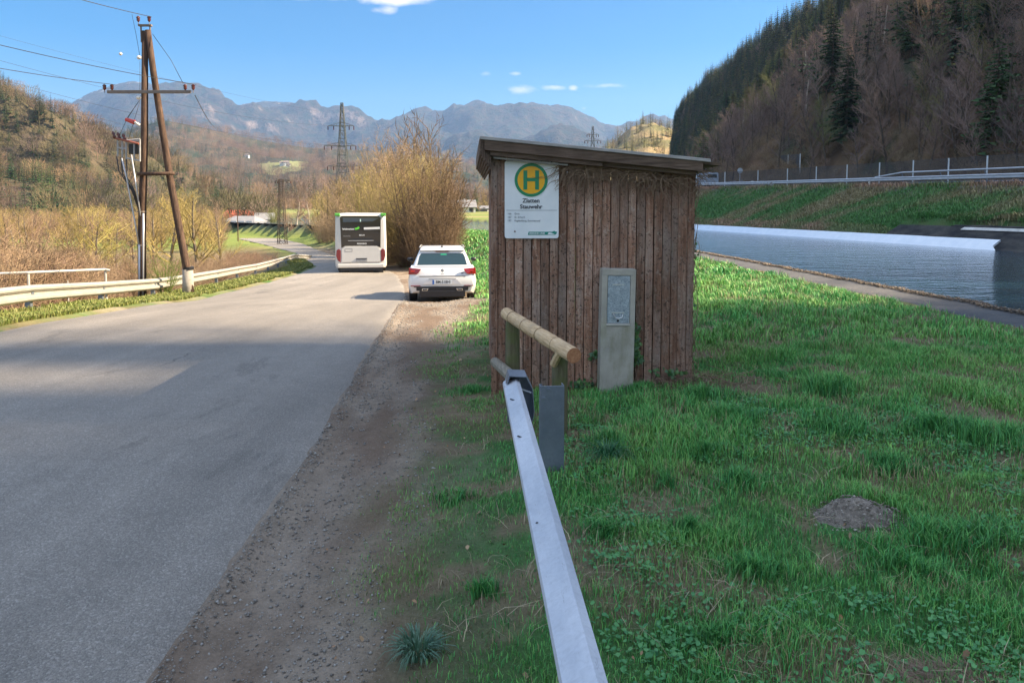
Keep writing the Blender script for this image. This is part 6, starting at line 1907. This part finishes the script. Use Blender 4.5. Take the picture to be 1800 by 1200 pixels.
# conifers and dark bush near the houses
for (px, Y, top, sp_, lb) in ((428, 150, 378, 'c', 'small dark conifer above the red roofed house'), (438, 178, 381, 'c', 'short conifer between the houses'), (466, 172, 381, 'c', 'pointed conifer behind the pale cottage')):
    x = (px - 900) / 1300 * (Y + 20); z = Hs(x, Y + 20); hgt = atY(px, top, Y + 20).z - z
    two_part('conifer_tree', SPRUCE[0], (x, Y + 20, z), 0, (hgt / 14 * 1.4, hgt / 14 * 1.4, hgt / 14), lb, 'tree', None)
x = (480 - 900) / 1300 * 140
two_part('dark_bush', BUSH[0], (x, 140, Hs(x, 140)), 0, (1.0, 1.0, .85), 'dark green bush beside the lattice mast', 'bush', None, (M_needle_sun, M_needle_sun))
for (px, Y, top, m_, kind, lb) in ((836, 250, 322, M_needle, 'S', 'narrow dark conifer beyond the river beside the hut'), (813, 256, 326, M_needle, 'S', 'leftmost dark pine of the group beyond the river'), (822, 262, 330, M_needle, 'S', 'dark pine of the group beyond the river left of the narrow conifer'),
                            (848, 280, 322, M_tw_gold, 'F', 'golden budding tree beyond the river close to the hut'), (862, 275, 318, M_tw_gold, 'F', 'golden tree beyond the river cut by the hut edge'), (831, 246, 352, M_tw_tan, 'F', 'low pale tree in front of the dark pines beyond the river'), (842, 243, 348, M_tw_tan, 'F', 'pale tree at the foot of the narrow conifer'), (805, 262, 330, M_tw_brown, 'F', 'brown tree beyond the river at the edge of the hedge')):
    x = (px - 900) / 1300 * Y; z = Hs(x, Y); hgt = atY(px, top, Y).z - z
    if kind == 'S': two_part('conifer_tree', SPRUCE[1], (x, Y, z), rg.uniform(0, 6), (hgt / 14 * .8, hgt / 14 * .8, hgt / 14), lb, 'tree', None)
    else: two_part('valley_tree', FIELD[rg.randrange(3)], (x, Y, z), rg.uniform(0, 6), (hgt / 8.6 * 1.1, hgt / 8.6 * 1.1, hgt / 8.6), lb, 'tree', None, (M_bark, m_))
# loose woods on the valley floor that read as one mass
vw = []
for k in range(700):
    px = rg.uniform(-150, 560); Y = rg.uniform(75, 175)
    x = (px - 900) / 1300 * Y
    if 395 < px < 560: continue
    vw.append((x, Y, Hs(x, Y) - .3))
PF = [proto('proto_field', joined(FIELD[i], 'fd')) for i in range(3)]
for o_, m_ in zip(PF, (M_tw_tan, M_tw_pink, M_tw_gold)):
    o_.material_slots[1].link = 'OBJECT'; o_.material_slots[1].material = m_
scatter('valley_scrub_wood', vw, [rg.uniform(.35, .75) for _ in vw], PF, seed=12)
vw = []
for k in range(500):
    Y = rg.uniform(285, 420); px = rg.uniform(480, 1200); x = (px - 900) / 1300 * Y
    if Hs(x, Y) < 6: vw.append((x, Y, Hs(x, Y) - .3))
scatter('river_wood', vw, [rg.uniform(.5, 1.0) for _ in vw], PF + PB[:2], seed=13)
vw = []
for k in range(260):
    Y = rg.uniform(90, 280); px = rg.uniform(560, 790); x = (px - 900) / 1300 * Y
    vw.append((x, Y, Hs(x, Y) - .3))
scatter('meadow_edge_wood', vw, [rg.uniform(.5, .9) for _ in vw], PF, seed=14)

# ------------------------------------------------------------ grass and small ground cover
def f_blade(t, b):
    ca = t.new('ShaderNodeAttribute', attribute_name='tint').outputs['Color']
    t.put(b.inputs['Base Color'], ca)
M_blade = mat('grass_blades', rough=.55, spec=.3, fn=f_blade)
NR = np.random.RandomState(77)
def blades(name, x, y, h, w, tint, lean=.45, flat=0.0, z0=None):
    n = len(x); z = H(x, y, False) if z0 is None else z0
    a = NR.rand(n) * 2 * np.pi; la = a + (NR.rand(n) - .5) * 1.2
    dx, dy = np.cos(a), np.sin(a); lx, ly = np.cos(la), np.sin(la)
    ln_ = h * lean * (.3 + 1.2 * NR.rand(n))
    up = h * (1 - flat)
    V = np.zeros((n, 5, 3))
    px_, py_ = -dy, dx
    V[:, 0] = np.stack([x - px_ * w / 2, y - py_ * w / 2, z - .01], -1)
    V[:, 1] = np.stack([x + px_ * w / 2, y + py_ * w / 2, z - .01], -1)
    mx, my, mz = x + lx * ln_ * .35, y + ly * ln_ * .35, z + up * .6
    V[:, 2] = np.stack([mx + px_ * w * .4, my + py_ * w * .4, mz], -1)
    V[:, 3] = np.stack([mx - px_ * w * .4, my - py_ * w * .4, mz], -1)
    V[:, 4] = np.stack([x + lx * ln_ * 1.15, y + ly * ln_ * 1.15, z + up * (.98 - .25 * NR.rand(n))], -1)
    base = np.arange(n) * 5
    q = np.stack([base, base + 1, base + 2, base + 3], -1); tr = np.stack([base + 3, base + 2, base + 4], -1)
    loops = np.concatenate([q, tr], 1).ravel(); sizes = np.tile([4, 3], n)
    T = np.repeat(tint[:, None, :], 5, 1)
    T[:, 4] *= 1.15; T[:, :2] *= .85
    me = np_mesh(name, V.reshape(-1, 3), loops, sizes, M_blade, {'tint': T.reshape(-1, 3)})
    o = bpy.data.objects.new(name, me); COL.objects.link(o); tag(o, kind='stuff')
    return o
TUFTS = [(1070, 790, .16, .17), (1235, 705, .26, .16), (1290, 740, .22, .15), (1210, 940, .10, .11), (1240, 800, .12, .1), (1450, 690, .3, .17), (1370, 670, .2, .13), (1750, 780, .3, .18), (1640, 760, .25, .14), (1180, 850, .15, .1), (1120, 690, .3, .10), (800, 880, .12, .08), (845, 1050, .08, .09), (830, 690, .2, .07),
         (1300, 850, .2, .11), (1560, 830, .22, .13), (1330, 1010, .16, .1), (1700, 960, .3, .13), (1250, 1130, .18, .08), (1480, 760, .3, .13), (1060, 940, .12, .09), (1590, 1010, .2, .1)]
TP = [(on_ground(a, b_), r_, h_) for a, b_, r_, h_ in TUFTS]
mole = on_ground(1512, 915)
def grass_field(x0, x1, y0, y1, dens, wd, hs):
    n = int((x1 - x0) * (y1 - y0) * dens)
    x = x0 + NR.rand(n) * (x1 - x0); y = y0 + NR.rand(n) * (y1 - y0)
    s = x - XR(y)
    n1 = fbm(x * 1.3, y * 1.3, 5, 51); n3 = fbm(x * 4, y * 4, 4, 53); n4 = fbm(x * 2.1 + 9, y * 2.1, 3, 91)
    cov = sstep(.40, .60, n4) * .55 + .5
    cov = cov * (1 - .6 * sstep(.52, .64, n3))
    edge = np.interp(y, [0, 3, 5, 8, 12, 18, 25], [.85, .72, .66, .72, 1.1, 2.2, 1.6])
    cov = cov * sstep(edge - .25, edge + .7, s + (n1 - .5) * .9)
    # foot of the rail and hut stay thinner
    cov = cov * np.where((y < 6) & (s > 0) & (x < .35), .55, 1)
    hx = (x - hutp.x) * HX.x + (y - hutp.y) * HX.y; hy = (x - hutp.x) * HY.x + (y - hutp.y) * HY.y
    cov = np.where((hx > -.05) & (hx < HW + .08) & (hy > -.03) & (hy < HD), 0, cov)
    cov = np.where((hx < 0) & (hx > -.35) & (hy > -.1) & (hy < HD + .5), cov * .12, cov)
    cov = np.where((hx > 1.4) & (hx < HW + .75) & (hy > -.45) & (hy < .1), cov * .2, cov)
    cov = np.where(x > LIP(y) - 1.15 + (n3 - .5) * .5, 0, cov)
    d_m = np.hypot(x - mole.x, (y - mole.y) * 1.1)
    cov = np.where(d_m < .24, cov * .06, cov)
    keep = NR.rand(n) < cov
    keep &= (np.abs(x) < y * .78 + .3)
    x, y, n1, n3, n4, s = x[keep], y[keep], n1[keep], n3[keep], n4[keep], s[keep]
    m = len(x)
    hh = hs * (.6 + .6 * sstep(.42, .72, n4)) * (.55 + .75 * NR.rand(m))
    hh = hh * (.4 + .6 * sstep(.8, 2.4, s)) * np.where((y < 5) & (x < .5), .8, 1)
    ww = wd * (.6 + .8 * NR.rand(m))
    g = mixc3(C(.06, .31, .08), C(.25, .46, .10), NR.rand(m) * .7 + (n1 - .4) * .8)
    g = g * (.6 + .8 * NR.rand(m))[:, None]
    g = mixc3(g, C(.32, .26, .14), (NR.rand(m) < (.06 + .28 * sstep(.48, .62, n3))).astype(float))
    return x, y, hh, ww, g
parts_ = [grass_field(-1.3, 3.4, 1.7, 4.2, 15000, .0030, .07), grass_field(-1.6, 6.5, 4.2, 8.5, 7000, .0042, .085),
          grass_field(-2.5, 6.6, 8.5, 17, 1800, .009, .12), grass_field(-4, 6.6, 17, 32, 600, .018, .14), grass_field(-9, 6.4, 32, 64, 150, .04, .17)]
# named tufts
for (p, r_, h_) in TP:
    n = int(900 * (r_ / .2) ** 2 / max(1, p.y / 4)) + 250
    a = NR.rand(n) * 6.28; q = r_ * np.abs(NR.randn(n)) * .85
    x = p.x + q * np.cos(a) * 1.25; y = p.y + q * np.sin(a)
    kk = (fbm(x * 9, y * 9, 3, 23) > .42) & (x - XR(y) > .8); x, y, q = x[kk], y[kk], q[kk]; n = len(x)
    hh = h_ * (.95 * np.exp(-(q / r_) ** 2 * .8) + .15) * (.55 + .6 * NR.rand(n))
    g = mixc3(C(.04, .22, .065), C(.12, .33, .075), NR.rand(n)) * (.6 + .8 * NR.rand(n))[:, None]
    parts_.append((x, y, hh, .0045 * (.7 + .6 * NR.rand(n)), g))
cat_ = [np.concatenate([p[i] for p in parts_]) for i in range(5)]
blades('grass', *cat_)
# pale straw lying about, verge grass on the left, rough grass on the far bank
n = 9000
x = -1.2 + NR.rand(n) * 7.4; y = 1.8 + NR.rand(n) ** 1.4 * 9
k = (x - XR(y) > .9) & (np.abs(x) < y * .78 + .2) & (x < LIP(y) - 1.2) & (fbm(x * 4, y * 4, 4, 53) > .47)
x, y = x[k], y[k]; n = len(x)
blades('dry_grass', x, y, .07 + .09 * NR.rand(n), .0028 * (.7 + NR.rand(n)), C(.38, .31, .2) * (.6 + .7 * NR.rand(n))[:, None], 1.1, .55)
n = 60000
y = 8.5 + 44 * NR.rand(n) ** 1.6; sl = .15 + NR.rand(n) ** 1.4 * 1.4; x = XL(y) - sl
k = (fbm(x * 2, y * 2, 3, 17) > .36); x, y = x[k], y[k]; n = len(x)
blades('verge_grass', x, y, (.03 + .05 * NR.rand(n)) * (1 + y / 60), .006 * (1 + y / 12), mixc3(C(.11, .17, .025), C(.26, .25, .08), NR.rand(n)) * (.6 + .6 * NR.rand(n))[:, None])
n = 70000
y = 28 + 92 * NR.rand(n); e = .9 + 5.6 * NR.rand(n); e = np.where((y < 52) & (e < 2.3), 2.3 + e * .3, e); x = FAR(y) + e
nn1 = fbm(x * .22 + y * .1, y * .3 + x * .35, 5, 71)
tt = mixc3(C(.08, .22, .055), C(.30, .24, .13), sstep(.42, .6, nn1) * .9 + (e > 6.0) * .6 + (e < 1.6) * .5)
blades('bank_grass', x, y, (.12 + .18 * NR.rand(n)) * (1 + .8 * (e > 5.9)), .03 + .02 * NR.rand(n), tt * (.6 + .8 * NR.rand(n))[:, None], .7)
# weeds with broad little leaves
def leaves(name, x, y, size, col, tilt=.5, lift=.03, cup=True):
    n = len(x); z = H(x, y, False) + lift * (.3 + NR.rand(n))
    a = NR.rand(n) * 6.28; ca, sa = np.cos(a), np.sin(a)
    tx = (NR.rand(n) - .5) * tilt * 2; ty = (NR.rand(n) - .5) * tilt * 2
    shape = np.array([(0, 0), (.35, .3), (.42, .65), (0, 1.0), (-.42, .65), (-.35, .3)])
    V = np.zeros((n, 6, 3))
    for i, (u, v) in enumerate(shape):
        X = (u * ca - v * sa) * size; Y_ = (u * sa + v * ca) * size
        V[:, i] = np.stack([x + X, y + Y_, z + X * tx + Y_ * ty + abs(u) * size * .25], -1)
    base = np.arange(n) * 6
    f1 = np.stack([base, base + 1, base + 2, base + 3], -1); f2 = np.stack([base, base + 3, base + 4, base + 5], -1)
    me = np_mesh(name, V.reshape(-1, 3), np.concatenate([f1, f2], 1).ravel(), np.full(2 * n, 4), M_blade, {'tint': np.repeat(col[:, None, :], 6, 1).reshape(-1, 3)})
    o = bpy.data.objects.new(name, me); COL.objects.link(o); tag(o, kind='stuff')
cl = NR.rand(1300, 2) * [5.2, 4.2] + [-.9, 1.8]
xs_, ys_ = [], []
for (cx, cy) in cl:
    if float(fbm(cx * 1.1, cy * 1.1, 3, 19)) < .44: continue
    if cx - float(XR(cy)) < 1.6: continue
    m = NR.randint(12, 46); xs_.append(cx + NR.randn(m) * .06); ys_.append(cy + NR.randn(m) * .06)
x = np.concatenate(xs_); y = np.concatenate(ys_); n = len(x)
leaves('ground_weeds', x, y, .008 + .018 * NR.rand(n), mixc3(C(.04, .18, .06), C(.10, .28, .09), NR.rand(n)))
n = 500
x = -2.0 + NR.rand(n) * 7; y = 1.9 + NR.rand(n) ** 1.3 * 7
k = x - XR(y) > .3; x, y = x[k], y[k]; n = len(x)
leaves('fallen_leaves', x, y, .008 + .018 * NR.rand(n), mixc3(C(.26, .13, .06), C(.42, .30, .18), NR.rand(n)) * (.6 + .6 * NR.rand(n))[:, None], 1.0, .012)
# grit and pebbles on the shoulder
def stones(name, x, y, s, col, z=None):
    n = len(x); z = H(x, y, False) if z is None else z
    o8 = np.array([(1, 0, 0), (-1, 0, 0), (0, 1, 0), (0, -1, 0), (0, 0, 1), (0, 0, -.6)], float)
    V = o8[None] * (s[:, None, None] * (.6 + .6 * NR.rand(n, 6, 1))) * np.array([1, 1, .65]) + (NR.rand(n, 6, 3) - .5) * s[:, None, None] * .5
    a = NR.rand(n) * 6.28; ca, sa = np.cos(a)[:, None], np.sin(a)[:, None]
    X = V[..., 0] * ca - V[..., 1] * sa; Y_ = V[..., 0] * sa + V[..., 1] * ca
    V = np.stack([X + x[:, None], Y_ + y[:, None], V[..., 2] + z[:, None] + s[:, None] * .25], -1)
    F = np.array([(0, 2, 4), (2, 1, 4), (1, 3, 4), (3, 0, 4), (2, 0, 5), (1, 2, 5), (3, 1, 5), (0, 3, 5)])
    f = (np.arange(n)[:, None, None] * 6 + F[None]).reshape(-1)
    me = np_mesh(name, V.reshape(-1, 3), f, np.full(8 * n, 3), M_blade, {'tint': np.repeat(col[:, None, :], 6, 1).reshape(-1, 3)})
    o = bpy.data.objects.new(name, me); COL.objects.link(o); tag(o, kind='stuff')
n = 30000
y = 1.8 + 20 * NR.rand(n) ** 1.8; s_ = -.03 + NR.rand(n) ** 1.3 * np.interp(y, [0, 8, 12, 18, 25], [.95, .8, 1.2, 2.2, 1.7]); x = XR(y) + s_
k = (fbm(x * 3, y * .8, 5, 61) + (NR.rand(n) - .5) * .35 > .5) | (s_ < .18) & (NR.rand(n) < .5); x, y = x[k], y[k]; n = len(x)
stones('gravel', x, y, (.002 + .006 * NR.rand(n) ** 3) * (1 + y / 10), mixc3(C(.12, .105, .09), C(.36, .34, .31), NR.rand(n)))
# dry leaf line along the water
n = 14000
y = 7 + 40 * NR.rand(n) ** 1.3; x = LIP(y) - .02 + NR.randn(n) * .06 + (fbm(y * 1.5, y * 0, 3, 4) - .5) * .25
cz_ = np.interp(y, [0, 6, 30, 60], [.05, .1, .0, 0.0]) + .02
stones('dry_debris', x, y, (.006 + .014 * NR.rand(n)) * (1 + y / 40), mixc3(C(.05, .035, .028), C(.24, .18, .12), NR.rand(n)), cz_ + NR.rand(n) * .03)
# molehill
def mound(name, p, rx, ry, h, label, c1, c2, seed, cat, crumbs=900):
    nr, na = 26, 64; P_m = np.zeros((nr, na + 1, 3))
    for i in range(nr):
        r_ = i / (nr - 1)
        for j in range(na + 1):
            a = 2 * math.pi * (j % na) / na
            k_ = 1 + .22 * float(fbm(math.cos(a) * 1.3 + seed, math.sin(a) * 1.3, 3) - .5)
            x = p.x + rx * r_ * math.cos(a) * k_; y = p.y + ry * r_ * math.sin(a) * k_
            P_m[i, j] = (x, y, Hs(x, y) - .012 + h * (math.cos(min(r_, 1) * math.pi) * .5 + .5) + (float(fbm(x * 16, y * 16, 4, seed)) - .5) * .045 * (1 - r_ * .6))
    def f(t, b):
        v = t.coord(); n = t.noise(v, 26, 6, .75); n2 = t.noise(v, 90, 4)
        t.put(b.inputs['Base Color'], t.ramp(n, [(.35, c1), (.65, c2)])); t.put(b.inputs['Normal'], t.bump(t.math('ADD', n, n2), 1.0, .02))
    m = mat(name + '_soil', rough=.95, fn=f)
    o = bpy.data.objects.new(name, grid_mesh(name, P_m, m)); COL.objects.link(o); tag(o, label, cat)
mound('molehill', mole + Vector((0, .05, 0)), .27, .21, .10, 'crumbly grey brown molehill in the grass right of the guard rail', (.15, .125, .10), (.36, .31, .26), 3, 'molehill')
q = on_ground(1660, 1190)
n = 2600; a = NR.rand(n) * 6.28; r_ = np.sqrt(NR.rand(n)); 
blades('matted_straw', q.x + .15 * r_ * np.cos(a), q.y - .03 + .09 * r_ * np.sin(a), .03 + .04 * NR.rand(n), .003 + 0 * a, C(.26, .18, .12) * (.5 + .7 * NR.rand(n))[:, None], 1.6, .75)
n = 700; a = NR.rand(n) * 6.28; r_ = np.sqrt(NR.rand(n))
stones('molehill_crumbs', mole.x + .27 * r_ * np.cos(a), mole.y + .05 + .21 * r_ * np.sin(a), .003 + .009 * NR.rand(n) ** 3, mixc3(C(.14, .115, .09), C(.46, .41, .35), NR.rand(n) ** 3), H(mole.x + .27 * r_ * np.cos(a), mole.y + .05 + .21 * r_ * np.sin(a), False) + .095 * (np.cos(r_ * np.pi) * .5 + .5))
# blue green coarse tuft at the bottom
def tuft(px, py, n, r_, h_, w, col, label, seed):
    p = on_ground(px, py); rs_ = random.Random(seed); mb = MB()
    for k in range(n):
        a = rs_.uniform(0, 6.28); q = rs_.random() ** .5 * r_ * .4; L = h_ * rs_.uniform(.6, 1.2); ln_ = rs_.uniform(.2, 1.3)
        b0_ = Vector((q * math.cos(a), q * math.sin(a), -.01)); d_ = Vector((math.cos(a), math.sin(a), 0)); sd_ = Vector((-d_.y, d_.x, 0)); ww = w * rs_.uniform(.6, 1.2)
        m1 = b0_ + d_ * (L * .35 * ln_) + Vector((0, 0, L * .6)); m2 = b0_ + d_ * (L * .75 * ln_) + Vector((0, 0, L * (.95 - .3 * ln_))); tp = b0_ + d_ * (L * 1.1 * ln_) + Vector((0, 0, L * (1.05 - .65 * ln_)))
        mb.add([b0_ - sd_ * ww, b0_ + sd_ * ww, m1 + sd_ * ww, m1 - sd_ * ww, m2 + sd_ * ww * .7, m2 - sd_ * ww * .7, tp], [(0, 1, 2, 3), (3, 2, 4, 5), (5, 4, 6)])
    o = mb.build('grass_tuft', leaf_mat('tuft_blades', *col), fix=False); o.location = p; tag(o, label, 'grass tuft')
tuft(735, 1150, 230, .15, .085, .0022, ((.05, .13, .075), (.10, .20, .12)), 'coarse blue green grass tuft on the soil at the bottom left of the guard rail', 1)
tuft(1068, 812, 260, .12, .15, .0022, ((.015, .09, .03), (.03, .15, .05)), 'dark green grass tuft standing alone right of the steel rail post', 2)
# dry twig heap at the hut's right corner
rg2 = random.Random(12); mb = MB()
for k in range(170):
    x = rg2.gauss(HW + .12, .24); y = -.12 + rg2.gauss(0, .10); p = hloc(x, y, 0); z = Hs(p.x, p.y) + rg2.random() ** 2 * .12
    pts = [Vector((p.x, p.y, z))]; d_ = rnd_dir(rg2); d_.z *= .3; d_.normalize()
    for i in range(7):
        d_ = (d_ + rnd_dir(rg2) * .4 + Vector((0, 0, .04))).normalized(); d_.z *= .6; nxt = pts[-1] + d_ * .035; nxt.z = max(nxt.z, Hs(nxt.x, nxt.y) + .003); pts.append(nxt)
    mb.path(pts, [rg2.uniform(.0012, .0032)] * 8, 4)
o = mb.build('twig_heap', M_vine); tag(o, 'heap of dry vine twigs on the grass at the right corner of the hut', 'twig heap')
mb = MB()
for (a, b_) in (((1222, 640), (1300, 655)), ((1250, 625), (1262, 662)), ((1150, 610), (1110, 640))):
    p, q = on_ground(*a), on_ground(*b_); p.z += .12; q.z += .02; mb.path([p, p.lerp(q, .35) + Vector((0, 0, .05)), p.lerp(q, .7) + Vector((0, 0, .03)), q], .003, 4)
o = mb.build('twig_heap', M_vine); bpy.data.objects.remove(o)

# ------------------------------------------------------------ haze over the valley
mb = MB(); mb.box((0, 3600, 1150 / 2 - 30), (14500, 8600, 1260))
def haze_mat():
    m = bpy.data.materials.new('haze_air'); m.use_nodes = True; t = NT(m); t.n.clear()
    v = t.new('ShaderNodeVolumePrincipled'); v.inputs['Color'].default_value = (.32, .52, .9, 1); v.inputs['Density'].default_value = HAZE; v.inputs['Anisotropy'].default_value = .2
    o_ = t.new('ShaderNodeOutputMaterial'); t.l.new(v.outputs[0], o_.inputs['Volume'])
    return m
HAZE = .00011
hz_o = mb.build('haze', haze_mat()); tag(hz_o, kind='stuff')
